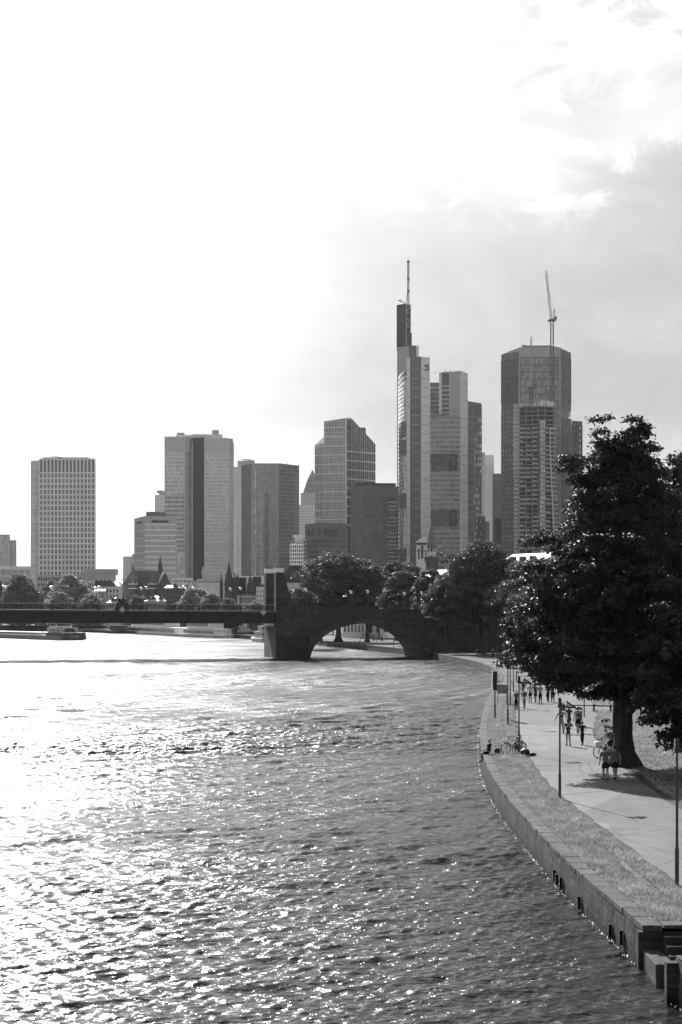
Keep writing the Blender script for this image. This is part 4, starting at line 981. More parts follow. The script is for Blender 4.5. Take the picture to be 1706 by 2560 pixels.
for y_ in range(962, 1030, 11): g.span(PX(1075.5, d + 12), PX(1098, d + 12), Z(y_ + 5, d), Z(y_, d), .2, .02); g.span(PX(1104.3, d + 2), PX(1123.7, d + 1), Z(y_ + 5, d), Z(y_, d), .2, .02)
build_each(g, 'spandrel', M['grey'], t)
g = MB()
for y0_, y1_ in ((1136, 1178), (1276, 1317)): g.span(PX(1077, d - 3.2), PX(1123.8, d - 6), Z(y1_, d), Z(y0_, d), .3, .02); g.span(PX(1123.8, d - 6), PX(1144, d - 4.6), Z(y1_, d), Z(y0_, d), .3, .02)
build_each(g, 'sky_garden', M['g_dark'], t)
c = MB()
for p, h in ((1114, 12), (1129, 11), (1090, 6)): c.tube([(X(p, d), d + 8, Z(931, d)), (X(p, d), d + 8, Z(931 - h, d))], .2, 4)
c.tube([(X(1114, d), d + 8, Z(926, d)), (X(1129, d), d + 8, Z(925, d))], .2, 4); c.box((X(1057, d), d + 8, Z(893, d)), (3, 3, 2)); c.build('roof_plant', M['greyd'], t)
# ---- dark gridded tower to its right
d = 1420; t = newtower('dark gridded tower with stepped foot, tucked against the tallest tower', 1190, d)
block(t, 'shaft', [(1160, d), (1204, d + 6)], 30, GZ, [Z(1001, d), Z(1006, d)], M['g_dark']); block(t, 'stepped_foot', [(1204.4, d), (1213, d)], 24, GZ, Z(1291, d), M['g_dark']); block(t, 'low_foot', [(1213.4, d - 2), (1224, d - 2)], 24, GZ, Z(1304, d), M['greyd'])
g = MB(); grid(g, (1160, d), (1204, d + 6), GZ, Z(1010, d), 9, 34, .5, 1.3, .5); grid(g, (1204.4, d), (1213, d), GZ, Z(1292, d), 2, 11, .5, 1.2, .4); g.build('facade_grid', M['greyd'], t)
c = MB(); rr = random.Random(2)
for j in range(2, 32):
    for i in range(5, 9):
        if rr.random() < .6: f = (i + .5) / 9; p = 1160 + 44 * f; z = Z(1010, d) - (j + .5) * (Z(1010, d) - GZ) / 34; c.span(PX(p - 1.7, d + 6 * f), PX(p + 1.7, d + 6 * f), z - 1.7, z + 1.2, .12, .02)
build_each(c, 'pale_glass_pane', M['g_pale'], t)  # panes picked at random and given a paler glass colour
# ---- two slim towers in the gap
d = 1850; t = newtower('pale two-step tower seen in the gap right of the tallest tower', 1220, d)
block(t, 'shaft', [(1195, d), (1213, d)], 30, GZ, Z(1131, d), M['grey']); block(t, 'step', [(1213.4, d), (1235, d)], 30, GZ, Z(1138, d), M['pale']); g = MB(); grid(g, (1195, d), (1235, d), GZ, Z(1165, d), 16, 1, .7, .6); g.build('fin', M['offwhite'], t)
d = 1600; t = newtower('narrow dark blank tower left of the octagonal tower', 1245, d)
block(t, 'shaft', [(1232, d), (1252, d), (1258, d + 8)], 30, GZ, Z(1184, d), M['greyd']); g = MB(); grid(g, (1232, d), (1252, d), GZ, Z(1186, d), 3, 40, .2, .25, .15); g.build('facade_grid', M['greyd'], t); block(t, 'annex', [(1238, d - 20), (1262, d - 20)], 15, GZ, Z(1298, d), M['black'])
# ---- big octagonal tower
d = 1330; t = newtower('huge octagonal glass tower behind the concrete tower under construction', 1340, d)
L, C0, C1, Rr = (1254.5, d + 22), (1297, d + 2), (1402, d + 2), (1427, d + 20)
block(t, 'left_face', [L, C0], 40, GZ, [Z(876, d), Z(869, d)], M['g_soft']); block(t, 'front_face', [(C0[0] + .3, d + 2), (C1[0] - .3, d + 2)], 50, GZ, Z(867.5, d), M['g_soft']); block(t, 'right_face', [C1, Rr], 40, Z(1022, d), [Z(869, d), Z(872, d)], M['g_soft'])
block(t, 'right_neck', [(1402, d + 4), (1422.5, d + 18)], 34, GZ, Z(1022, d) - .02, M['g_dark']); block(t, 'right_lower', [(1402.2, d + 2), (1428, d + 18)], 34, GZ, Z(1041, d), M['g_blue'])
g = MB(); grid(g, L, C0, Z(1003, d), Z(893, d), 16, 10, .55, .7, .5); grid(g, C0, C1, GZ, Z(893, d), 20, 36, .4, .55, .45); grid(g, C1, Rr, Z(1003, d), Z(888, d), 8, 11, .6, .7, .5); grid(g, (1402.2, d + 2), (1428, d + 18), GZ, Z(1042, d), 9, 36, .4, .4, .3); grid(g, L, C0, GZ, Z(1020, d), 12, 44, .6, .7, .35); g.build('facade_grid', M['greyd'], t)
g = MB(); rr = random.Random(6)
for j in range(44):
    for i in range(0, 11):
        if rr.random() < .35: f = (i + .5) / 12; p = L[0] + (C0[0] - L[0]) * f; q = L[1] + (C0[1] - L[1]) * f; z = GZ + (Z(1020, d) - GZ) * (j + .5) / 44; g.span(PX(p - .6, q), PX(p + .6, q), z - .9, z + .9, .12, .02)
build_each(g, 'pale_window', M['pale'], t)  # windows picked out at random by a pale base colour
g = MB(); g.span(PX(*L), PX(*C0), Z(892, d), Z(877, d), .36, .02); g.span(PX(*L), PX(*C0), Z(1022, d), Z(1002, d), .40, .02); g.span(PX(*C1), PX(*Rr), Z(888, d), Z(872, d), .36, .02); g.span(PX(*C1), PX(*Rr), Z(1021, d), Z(1000, d), .4, .02); build_each(g, 'plant_band', M['greyd'], t)
g = MB(); g.span(PX(C0[0] + 3, d + 2), PX(C1[0] - 3, d + 2), Z(891, d), Z(870, d), .42, .02); 
for p in (1298.5, 1400.5): g.span(PX(p - 1.6, d + 2), PX(p + 1.6, d + 2), GZ, Z(868, d), .6, .02)
g.span(PX(1305, d + 2), PX(1395, d + 2), Z(868.3, d), Z(866, d), .7, .02); build_each(g, 'corner_pilaster', M['grey'], t)
block(t, 'crown', [(1270, d + 26), (1314, d + 14), (1375, d + 14), (1410, d + 24)], 30, Z(876, d), [Z(867, d), Z(857, d), Z(856.5, d), Z(865, d)], M['greyd'])
c = MB(); c.box((X(1318, d), d + 24, Z(856, d)), (4, 5, 3)); c.tube([(X(1312, d), d + 20, Z(858, d)), (X(1352, d), d + 20, Z(856, d))], .3, 4); c.build('roof_plant', M['grey'], t)
d = 1300; t = newtower('shorter dark gridded annex tower right of the octagonal tower', 1443, d)
block(t, 'shaft', [(1430, d), (1455.5, d + 4)], 24, GZ, [Z(1051, d), Z(1054, d)], M['g_dark']); g = MB(); grid(g, (1430, d), (1455.5, d + 4), GZ, Z(1062, d), 4, 32, .6, .7, .35); g.span(PX(1430, d), PX(1455.5, d + 4), Z(1062, d), Z(1052, d), .3, .02); g.build('facade_grid', M['greyd'], t)
c = MB()
for j in range(32): z = Z(1062, d) - (j + .5) * (Z(1062, d) - GZ) / 32; c.span(PX(1448, d + 2.8), PX(1452, d + 3.5), z - 1, z + 1, .15, .02)
build_each(c, 'pale_pane', M['pale'], t)
# ---- tower under construction, raw slabs and cranes
d = 1200; t = newtower('unfinished concrete tower with open floor slabs and hoist, below the cranes', 1338, d, 'construction site', 'unfinished_tower', 'skyscrapers of the skyline')
x0p, x1p = 1297.5, 1385.0
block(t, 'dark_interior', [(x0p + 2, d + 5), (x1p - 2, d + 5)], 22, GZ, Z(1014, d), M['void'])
g = MB(); slabs = [Z(1017 + k_ * 11.1, d) for k_ in range(45)]
for z in slabs:
    if z > GZ:
        g.prism([PX(x0p, d + 1), PX(1330, d), PX(1352, d - 4), PX(1386, d + 1), PX(1386, d + 30), PX(x0p, d + 30)], z - .26, z + .26)
g.build('floor_slab', M['conc'], t)
g = MB()
for p, q in ((1299, 1.6), (1316, 1.0), (1331.5, .6), (1346, -2.4), (1363, -1.6), (1384, 1.6)): g.span(PX(p - .6, d + q + .5), PX(p + .6, d + q + .5), GZ, Z(1016, d), 0, .8)
build_each(g, 'concrete_column', M['grey'], t)
block(t, 'core_wall', [(1308.5, d + 10), (1386, d + 10)], 14, Z(1040, d), Z(992, d), M['conc']); block(t, 'core_top', [(1373, d + 9), (1384, d + 9)], 1, Z(1015, d), Z(982, d), M['conc'])
block(t, 'parapet_formwork', [(x0p + 1, d + 4), (1330, d + 3), (1352, d - 1), (1385, d + 4)], .4, Z(1017, d) + .3, [Z(1009, d), Z(1008, d), Z(1002, d), Z(1001, d)], M['pale'])
c = MB()
for p, q in ((1309, 3.7), (1315, 3.5), (1321, 3.2), (1342, .9), (1348, -.2), (1359, .2), (1365, 1.0)): c.span(PX(p - 1.8, d + q), PX(p + 1.8, d + q), Z(1015, d), Z(1010.5 if p < 1335 else 1005, d), .05, .02)
build_each(c, 'formwork_opening', M['black'], t)
g = MB(); rr = random.Random(12)
for k_ in range(1, 44):
    z = slabs[k_]
    if z < GZ + 3: continue
    for a_, b_, q0, q1 in ((1300, 1316, 1.3, 1.1), (1317, 1330, 1.0, .6), (1331, 1350, .2, -3.2), (1365, 1384, -1.3, 1.1)):
        if k_ > 4 and rr.random() < .75: g.span(PX(a_, d + q0 + .8), PX(a_ + (b_ - a_) * (.5 + .5 * rr.random()), d + q1 + .8), z + .26, z + 1.5, .04, .02)
build_each(g, 'balcony_panel', M['grey'], t)
g = MB(); gj = MB()
for k_ in range(4, 44):
    z = slabs[k_]
    if z < GZ + 3: continue
    g.span(PX(1350, d - 4.2), PX(1364, d - 2.9), z + .27, z + 2.75, .12, .02)
    for i in range(4): p = 1350 + 14 * i / 3; gj.span(PX(p - .25, d - 4.2 + 1.3 * i / 3), PX(p + .25, d - 4.2 + 1.3 * i / 3), z + .27, z + 2.75, .25, .02)
build_each(g, 'glazed_bay', M['g_pale'], t); gj.build('bay_mullion', M['greyd'], t)
g = MB(); z0_, z1_ = Z(1335, d), Z(1071, d)
for pa, pb in ((1375.5, 1381.5),): 
    g.tube([(X(1375.5, d), d - .4, z1_), (X(1376.5, d), d - .4, Z(1145, d)), (X(1385, d), d - .4, z0_)], .42, 4)
g.tube([(X(1375.5, d), d - .4, z1_), (X(1392, d), d - .4, z1_)], .42, 4)
for k_ in range(5, 28): g.tube([(X(1376 + max(0, k_ - 11) * .35, d), d - .4, slabs[k_]), (X(1392 + max(0, k_ - 11) * .35, d), d - .4, slabs[k_])], .28, 4)
g.build('cladding_frame', M['offwhite'], t)
g = MB(); zt = Z(1008, d)
for k_ in range(46):
    z = Z(1014 + k_ * 10.4, d)
    if z > GZ + 3: g.box((X(1291.5, d), d + 2, z), (3.1, 2.4, 1.9))
build_each(g, 'hoist_landing', M['grey'], t)
g = MB(); g.lattice((X(1291.5, d), d + 3, GZ), (X(1291.5, d), d + 3, zt), 2.4, 40, .12); g.build('hoist_mast', M['grey'], t)
def crane(label, px_, d, zb, zcab, tip, mw):
    t = thing('tower_crane', label, 'crane', (X(px_, d), d, zb), group='cranes over the unfinished tower')
    x = X(px_, d); c = MB(); c.lattice((x, d, zb), (x, d, zcab), mw, int((zcab - zb) / 2.6), .17); c.build('mast', M['greyd'], t)
    c = MB(); c.box((x + .3, d, zcab + .8), (4.6, 3, 1.8)); c.box((x + 2.4, d, zcab + 2.2), (2, 2, 2.4)); c.box((x - 2.4, d, zcab + .3), (1.6, 1.6, 1.2)); c.build('machinery_deck', M['greyd'], t)
    c = MB(); c.lattice((x - .6, d, zcab + 1.7), tip, 1.25, int((tip[2] - zcab) / 2.4), .13); c.tube([tip, (tip[0] + .1, d, tip[2] + 1.8)], .3, 4); c.build('jib', M['grey'], t)
    c = MB(); c.tube([(x + .8, d, zcab + 1.7), (x + 1.6, d, zcab + 9)], .2, 4); c.tube([(x + 2.6, d, zcab + 1.7), (x + 1.6, d, zcab + 9)], .2, 4); c.tube([(x + 1.6, d, zcab + 9), (tip[0], d, tip[2] - 7)], .07, 4); c.build('apex_frame', M['greyd'], t)
d = 1197
crane('tall luffing tower crane standing over the octagonal tower roof', 1380.5, d, Z(1003, d), Z(803, d), (X(1366, d), d, Z(682, d)), 2.3)
crane('lower luffing tower crane with folded jib before the octagonal tower glass', 1328.5, d, Z(1017, d), Z(972, d), (X(1328.5, d), d, Z(846, d)), 2.0)
# ================================================================== old town along the far bank
TOWN = 'old town houses along the far bank'
def gable_house(name, label, px0, px1, d, yeave, yridge, depth, wall, roof, axis='x', group=TOWN, cat='house', win=None, zb=GZ, hip=0.0, over=0.4):
    """house on photo columns px0..px1; axis='x': ridge across the view, 'y': gable towards the viewer"""
    x0, x1 = X(px0, d), X(px1, d); ze, zr = Z(yeave, d), Z(yridge, d)
    t = thing(name, label, cat, ((x0 + x1) / 2, d, zb), group=group)
    mb = MB(); mb.prism([(x0, d), (x1, d), (x1, d + depth), (x0, d + depth)], zb, ze)
    if axis == 'y':
        xm = (x0 + x1) / 2; mb.add([(x0, d, ze), (x1, d, ze), (xm, d, zr - .15), (x0, d + depth, ze), (x1, d + depth, ze), (xm, d + depth, zr - .15)], [(0, 1, 2), (5, 4, 3)])
    mb.build('wall', wall, t)
    r = MB(); h = .3
    if axis == 'x':
        a0, a1 = x0 + hip, x1 - hip; ym = d + depth / 2
        P_ = [(x0 - over, d - over, ze + .02), (x1 + over, d - over, ze + .02), (x1 + over, d + depth + over, ze + .02), (x0 - over, d + depth + over, ze + .02), (a0, ym, zr), (a1, ym, zr)]
        r.add(P_, [(0, 1, 5, 4), (1, 2, 5), (2, 3, 4, 5), (3, 0, 4), (3, 2, 1, 0)])
    else:
        xm = (x0 + x1) / 2
        for s, xe in ((-1, x0 - over), (1, x1 + over)):
            r.add([(xe, d - over, ze - .2), (xe, d + depth + over, ze - .2), (xm, d + depth + over, zr), (xm, d - over, zr), (xe, d - over, ze + .1), (xe, d + depth + over, ze + .1), (xm, d + depth + over, zr + .35), (xm, d - over, zr + .35)],
                  [(0, 1, 2, 3), (7, 6, 5, 4), (0, 4, 5, 1), (1, 5, 6, 2), (2, 6, 7, 3), (3, 7, 4, 0)] if s < 0 else [(3, 2, 1, 0), (4, 5, 6, 7), (1, 5, 4, 0), (2, 6, 5, 1), (3, 7, 6, 2), (0, 4, 7, 3)])
    ro = r.build('roof', roof, t)
    if win:
        nb, nf, y0_, y1_ = win; windows(t, (x0 + .6, d - .02), (x1 - .6, d - .02), Z(y1_, d), Z(y0_, d), nb, nf, .42, .58, M['glass_dark'])
    return t, ro
def chimney(ro, px, d, y0, y1, w=1.2, dep=4.0):
    mb = MB(); mb.box((X(px, d), d + dep, (Z(y0, d) + Z(y1, d)) / 2), (w, w, Z(y1, d) - Z(y0, d))); mb.box((X(px, d), d + dep, Z(y1, d) + .1), (w + .3, w + .3, .2)); mb.build('chimney', M['offwhite'], ro)
def dormer(ro, px, d, y0, y1, w, front=2.0, mat=None):
    x, z0, z1 = X(px, d), Z(y0, d), Z(y1, d); mb = MB(); mb.prism([(x - w / 2, d + front), (x + w / 2, d + front), (x + w / 2, d + front + 4), (x - w / 2, d + front + 4)], z0, z1)
    mb.add([(x - w / 2 - .2, d + front - .1, z1), (x + w / 2 + .2, d + front - .1, z1), (x, d + front - .1, z1 + w * .5), (x - w / 2 - .2, d + front + 4, z1), (x + w / 2 + .2, d + front + 4, z1), (x, d + front + 4, z1 + w * .5)], [(0, 1, 2), (5, 4, 3), (0, 3, 4, 1), (1, 4, 5, 2), (2, 5, 3, 0)])
    o = mb.build('dormer', mat or M['slate'], ro); wd = MB(); wd.box((x, d + front, (z0 + z1) / 2), (w * .55, .12, (z1 - z0) * .7)); wd.build('dormer_window', M['glass_dark'], o)
# mansard row left of the church
t, ro = gable_house('mansard_house', 'mansard house with chimneys and dormers left of the big church', 237, 301, 745, 1466, 1452, 14, M['pale'], M['slate_mid'], win=(7, 3, 1470, 1512), hip=2)
for p in (243, 252, 262, 275): dormer(ro, p, 745, 1464, 1455, 2.2, .3, M['slate'])
chimney(ro, 267, 745, 1456, 1449); chimney(ro, 280, 745, 1456, 1449)
t, ro = gable_house('mansard_house', 'white roofed low house with two dormers behind the bridge cross', 268, 303, 690, 1507, 1492, 12, M['offwhite'], M['tin'], win=(4, 1, 1509, 1520), hip=3)
for p in (281, 292): dormer(ro, p, 690, 1503, 1498, 1.5, 1.2)
t, ro = gable_house('gabled_house', 'plain pale house between the left bank trees and mansard row', 236, 262, 735, 1478, 1470, 12, M['grey'], M['slate_mid'], win=(4, 2, 1482, 1512))
# great church: long steep roof, two gabled bays, turrets and a fleche
d = 770; t = thing('church', 'big gothic church with steep roof, stair turrets and slender ridge spire', 'church', (X(345, d), d, GZ), group=TOWN)
x0, x1 = X(287, d), X(430, d); zr = Z(1427, d)
mb = MB(); mb.prism([(X(300, d), d + 3), (X(400, d), d + 3), (X(400, d), d + 22), (X(300, d), d + 22)], GZ, Z(1488, d)); mb.build('wall', M['brick'], t)
mb = MB(); mb.add([(X(287, d), d + 1, Z(1489, d)), (X(326, d), d + 1, Z(1489, d)), (X(405, d), d + 1, Z(1489, d)), (X(322, d), d + 12, Z(1424, d)), (X(405, d), d + 12, zr), (X(287, d), d + 24, Z(1489, d)), (X(405, d), d + 24, Z(1489, d))],
                  [(0, 1, 2, 4, 3), (0, 3, 5), (3, 4, 6, 5), (2, 6, 4), (5, 6, 2, 1, 0)]); ro = mb.build('roof', M['slate_mid'], t)
for p, y_ in ((316, 1464), (308, 1480), (318, 1480), (318, 1458)): dormer(ro, p, d, y_ + 2, y_ - 2, 1.1, 3.5 + (1489 - y_) * .06)
mb = MB(); mb.tube([(X(322, d), d + 12, Z(1424, d)), (X(321.6, d), d + 12, Z(1401, d))], [.3, .08], 5); mb.build('finial', M['slate'], ro)
for p, r_, ya, yb in ((334, 1.9, 1412, 1459), (381.5, 1.8, 1428, 1459)):
    mb = MB(); mb.cone((X(p, d), d - .5), r_, r_, GZ, Z(1459, d), 8, R(22)); tu = mb.build('stair_turret', M['brick'], t)
    mb = MB(); mb.cone((X(p, d), d - .5), r_ * 1.05, .08, Z(1459, d), Z(ya, d), 8, R(22)); mb.tube([(X(p, d), d - .5, Z(ya, d)), (X(p, d), d - .5, Z(ya - 4, d))], .1, 4); mb.build('turret_roof', M['slate_mid'], tu)
    mb = MB()
    for q in (-1, 1): mb.cone((X(p, d) + q * 1.1, d - 2.3), .5, .04, Z(1460, d), Z(1447, d), 4, R(45)); mb.box((X(p, d) + q * .8, d - 2.42, Z(1466, d)), (.5, .12, 1.8)); mb.box((X(p, d) + q * .8, d - 2.42, Z(1480, d)), (.5, .12, 2.6))
    mb.build('turret_window', M['glass_dark'], tu)
    mb = MB(); mb.box((X(p, d), d - .5, Z(1460, d)), (4.3, 4.2, .5)); mb.box((X(p, d), d - .5, Z(1471, d)), (4.0, 4.0, .35)); mb.build('cornice', M['pale'], tu)
mb = MB(); xa, xb, xm = X(344.5, d), X(370, d), X(353.5, d)
mb.prism([(xa, d + .5), (xb, d + .5), (xb, d + 3), (xa, d + 3)], GZ, Z(1459, d)); mb.add([(xa, d + .5, Z(1459, d)), (xb, d + .5, Z(1459, d)), (xm, d + .5, Z(1426, d)), (xa, d + 12, Z(1459, d)), (xb, d + 12, Z(1459, d)), (xm, d + 12, Z(1426, d))], [(0, 1, 2), (5, 4, 3), (0, 2, 5, 3), (1, 4, 5, 2)]); ga = mb.build('front_gable', M['slate'], t)
mb = MB()
for p in (349, 354, 359): mb.box((X(p, d), d + .46, Z(1481, d)), (.55, .1, 4.6))
build_each(mb, 'lancet_window', M['glass_dark'], ga)
mb = MB(); xa, xb, xm = X(401, d), X(429, d), X(415, d); mb.prism([(xa, d - 4), (xb, d - 4), (xb, d + 6), (xa, d + 6)], GZ, Z(1461, d)); mb.build('right_bay', M['brick'], t)
mb = MB(); mb.add([(xa - .3, d - 4.2, Z(1461, d)), (xb + .3, d - 4.2, Z(1461, d)), (xm, d - 4.2, Z(1430, d)), (X(388, d), d + 8, Z(1461, d)), (xb + .3, d + 8, Z(1461, d)), (X(400, d), d + 8, Z(1430, d))], [(0, 1, 2), (5, 4, 3), (0, 2, 5, 3), (1, 4, 5, 2), (0, 3, 4, 1)]); mb.build('right_gable', M['slate'], t)
mb = MB(); mb.cone((X(394, d), d + 12), 1.1, 1.0, Z(1440, d), Z(1419, d), 8); mb.cone((X(394, d), d + 12), 1.25, .05, Z(1418, d), Z(1386, d), 8); mb.box((X(394, d), d + 12, Z(1418.5, d)), (2.6, 2.6, .3)); mb.build('ridge_spire', M['slate'], t)
# brick house with white roof and the white-dormer house
t, ro = gable_house('brick_house', 'dark brick house with bright white pitched roof right of the church', 413, 456, 700, 1470, 1462, 18, M['brick'], M['tin'], win=(6, 3, 1474, 1512), hip=0)
chimney(ro, 449, 700, 1466, 1455, 1.6, 5); dormer(ro, 438, 700, 1468, 1463, 1.8, 1.0)
mb = MB(); mb.span(PX(412.6, 700), PX(456.4, 700), Z(1473, 700), Z(1470.5, 700), .45, .02); mb.span(PX(413, 700), PX(456, 700), Z(1492, 700), Z(1490.5, 700), .3, .02); mb.build('cornice', M['slate'], t)
t, ro = gable_house('gabled_house', 'pale gable-ended house with steep roof right of the brick house', 457, 500, 720, 1492, 1452, 16, M['offwhite'], M['slate_mid'], 'y')
t, ro = gable_house('dormer_house', 'low house with sunlit white roof and small dormers below the church', 362, 412, 690, 1503, 1488, 13, M['grey'], M['tin'], win=(6, 1, 1505, 1518), hip=4)
for p in (372, 383, 401): dormer(ro, p, 690, 1500, 1495, 1.6, 1.5, M['slate'])
# long pale office behind
d = 830; t = newtower('long low pale office with window row behind the old town trees', 520, d, 'office block', 'office_block', 'low buildings under the towers')
block(t, 'wall', [(430, d), (483, d)], 20, GZ, Z(1445, d), M['pale']); block(t, 'wing', [(492, d - 4), (556, d - 4)], 20, GZ, Z(1450, d), M['offwhite']); block(t, 'attic', [(495, d), (560, d)], 12, Z(1450, d) + .02, Z(1447, d), M['grey'])
windows(t, PX(496, d - 4.02), PX(550, d - 4.02), Z(1458, d), Z(1451, d), 11, 1, .6, .7, M['glass_dark']); windows(t, PX(433, d - .02), PX(480, d - .02), Z(1470, d), Z(1448, d), 9, 2, .5, .55, M['glass_dark'])
c = MB(); c.box((X(507, d), d + 6, Z(1434, d)), (1.4, 1.4, 7)); c.box((X(507, d), d + 6, Z(1431, d)), (1.9, 1.9, 2)); c.build('vent_stack', M['grey'], t)
d = 1000; t = newtower('plain grey block filling the skyline foot behind the pylons', 640, d, 'office block', 'office_block', 'low buildings under the towers')
block(t, 'wall', [(560, d), (690, d)], 20, GZ, Z(1440, d), M['pale']); windows(t, PX(562, d - .02), PX(688, d - .02), Z(1470, d), Z(1442, d), 22, 3, .5, .55, M['glass_dark'], 66)
# old hall with pointed towers by the water
d = 575; t = thing('pointed_hall', 'dark historic hall with tall pointed tower and ornate gables left of pylons', 'hall', (X(600, d), d, GZ), group=TOWN)
mb = MB(); mb.prism([(X(560, d), d + 2), (X(640, d), d + 2), (X(640, d), d + 14), (X(560, d), d + 14)], GZ, Z(1484, d)); mb.build('wall', M['brick'], t)
def spire(p, r_, yb, ya, yg=1510):
    mb = MB(); mb.cone((X(p, d), d), r_ * .86, r_ * .86, GZ, Z(yb, d), 8, R(22)); o = mb.build('tower', M['brick'], t)
    mb = MB(); mb.cone((X(p, d), d), r_, .05, Z(yb, d) + .01, Z(ya, d), 8, R(22)); mb.tube([(X(p, d), d, Z(ya, d)), (X(p, d), d, Z(ya - 3, d))], .07, 4); mb.build('tower_roof', M['slate'], o)
    mb = MB()
    for q in (-.45, .45): mb.box((X(p, d) + q * r_, d - r_ * .80, Z(yb + 5, d)), (.32 * r_, .1, .5 * r_))
    build_each(mb, 'tower_window', M['glass_dark'], o)
spire(573, 1.95, 1463, 1405); spire(554, .75, 1464, 1435); spire(565, .55, 1456, 1432); spire(594, .55, 1446, 1434)
for k_, (pa, pb, y0_, y1_) in enumerate(((595, 614, 1484, 1443), (630, 652, 1484, 1441))):
    mb = MB(); x0, x1 = X(pa, d), X(pb, d)
    mb.add([(x0, d + 1, Z(y0_, d)), (x1, d + 1, Z(y0_, d)), (x0, d + 5, Z(y1_, d)), (x1, d + 5, Z(y1_, d)), (x0, d + 12, Z(y0_, d)), (x1, d + 12, Z(y0_, d))], [(0, 1, 3, 2), (2, 3, 5, 4), (1, 5, 3), (0, 2, 4), (4, 5, 1, 0)]); mb.build('roof', M['slate'], t)
    mb = MB(); x2 = X(pb + 8, d); mb.add([(x1 + .02, d + 1.2, Z(y0_, d)), (x2, d + 1.2, Z(y0_, d)), (x1 + .02, d + 4.6, Z(y1_ + 1, d)), (x2, d + 4.6, Z(y1_ + 1, d)), (x1 + .02, d + 9, Z(y0_, d)), (x2, d + 9, Z(y0_, d))], [(0, 1, 3, 2), (2, 3, 5, 4), (1, 5, 3), (0, 2, 4), (4, 5, 1, 0)]); mb.build('side_roof', M['tin'], t)
for p, ya in ((626, 1428), (587, 1431)):
    mb = MB(); x = X(p, d); vs = [(-1.5, 1505), (1.5, 1505), (1.5, 1478), (1.1, 1474), (1.1, 1462), (.6, 1456), (.6, 1446), (.2, 1442), (-.2, 1442), (-.6, 1446), (-.6, 1456), (-1.1, 1462), (-1.1, 1474), (-1.5, 1478)]
    n = len(vs); mb.add([(x + a, d - 1.0, Z(b, d)) for a, b in vs] + [(x + a, d + 1.5, Z(b, d)) for a, b in vs], [tuple(range(n)), tuple(range(2 * n - 1, n - 1, -1))] + [(i, n + i, n + (i + 1) % n, (i + 1) % n) for i in range(n)]); o = mb.build('stepped_gable', M['brick'], t)
    mb = MB(); mb.lathe((x, d, Z(1442, d)), [(0, .2), (.5, .12), (.7, .4), (1.1, .42), (1.3, .1), (1.7, .05)], 8); mb.build('gable_figure', M['pier_concrete'], o)
    mb = MB(); mb.box((x, d - 1.05, Z(1466, d)), (.4, .1, 2.0)); mb.box((x - .5, d - 1.05, Z(1488, d)), (.4, .1, 2.2)); mb.box((x + .5, d - 1.05, Z(1488, d)), (.4, .1, 2.2)); build_each(mb, 'gable_window', M['glass_dark'], o)
mb = MB(); mb.prism([(X(596, d), d - 5), (X(640, d), d - 5), (X(640, d), d - 1.2), (X(596, d), d - 1.2)], GZ, Z(1490, d)); ac = mb.build('arcade_wing', M['offwhite'], t)
windows(t, PX(598, d - 5.02), PX(638, d - 5.02), Z(1509, d), Z(1492, d), 8, 1, .55, .85, M['glass_dark'], name='arcade_opening'); mb = MB(); mb.prism([(X(595, d), d - 5.4), (X(641, d), d - 5.4), (X(641, d), d - 1), (X(595, d), d - 1)], Z(1490, d) + .01, Z(1486, d)); mb.build('arcade_roof', M['slate_mid'], ac)
d = 565; t = thing('battlement_tower', 'pale square tower with dark battlements between pointed hall and pylons', 'tower', (X(651, d), d, GZ), group=TOWN)
block(t, 'wall', [(641, d), (664, d)], 7, GZ, Z(1467, d), M['pale']); block(t, 'battlement', [(640, d - .4), (665, d - .4)], 8, Z(1467, d) + .01, Z(1461, d), M['brick']); windows(t, PX(642, d - .02), PX(663, d - .02), Z(1508, d), Z(1472, d), 3, 3, .3, .5, M['glass_dark'])
# steep hipped roof behind the pylons
d = 560; t = thing('steep_roof_house', 'pale house with huge steep dark hipped roof right behind the pylons', 'house', (X(742, d), d, GZ), group=TOWN)
block(t, 'wall', [(708, d), (774, d)], 12, GZ, Z(1457, d), M['offwhite'])
mb = MB(); x0, x1, x2, x3 = X(704, d), X(776, d), X(724, d), X(754, d)
mb.add([(x0, d - .5, Z(1457, d) + .02), (x1, d - .5, Z(1457, d) + .02), (x1, d + 12.5, Z(1457, d) + .02), (x0, d + 12.5, Z(1457, d) + .02), (x2, d + 4.6, Z(1413, d)), (x3, d + 4.6, Z(1413, d)), (x3, d + 7.4, Z(1413, d)), (x2, d + 7.4, Z(1413, d))], [(0, 1, 5, 4), (1, 2, 6, 5), (2, 3, 7, 6), (3, 0, 4, 7), (4, 5, 6, 7), (3, 2, 1, 0)]); ro = mb.build('roof', M['slate'], t)
mb = MB(); mb.add([(X(724, d), d - 3, Z(1480, d)), (X(746, d), d - 3, Z(1480, d)), (X(735, d), d - 3, Z(1469, d)), (X(724, d), d + 0, Z(1480, d)), (X(746, d), d, Z(1480, d)), (X(735, d), d, Z(1469, d))], [(0, 1, 2), (5, 4, 3), (0, 2, 5, 3), (1, 4, 5, 2), (3, 4, 1, 0)]); mb.prism([(X(725, d), d - 2.8), (X(745, d), d - 2.8), (X(745, d), d - .02), (X(725, d), d - .02)], GZ, Z(1480, d)); mb.build('porch', M['slate'], t)
windows(t, PX(749, d - .02), PX(772, d - .02), Z(1500, d), Z(1461, d), 4, 3, .35, .5, M['glass_dark'])
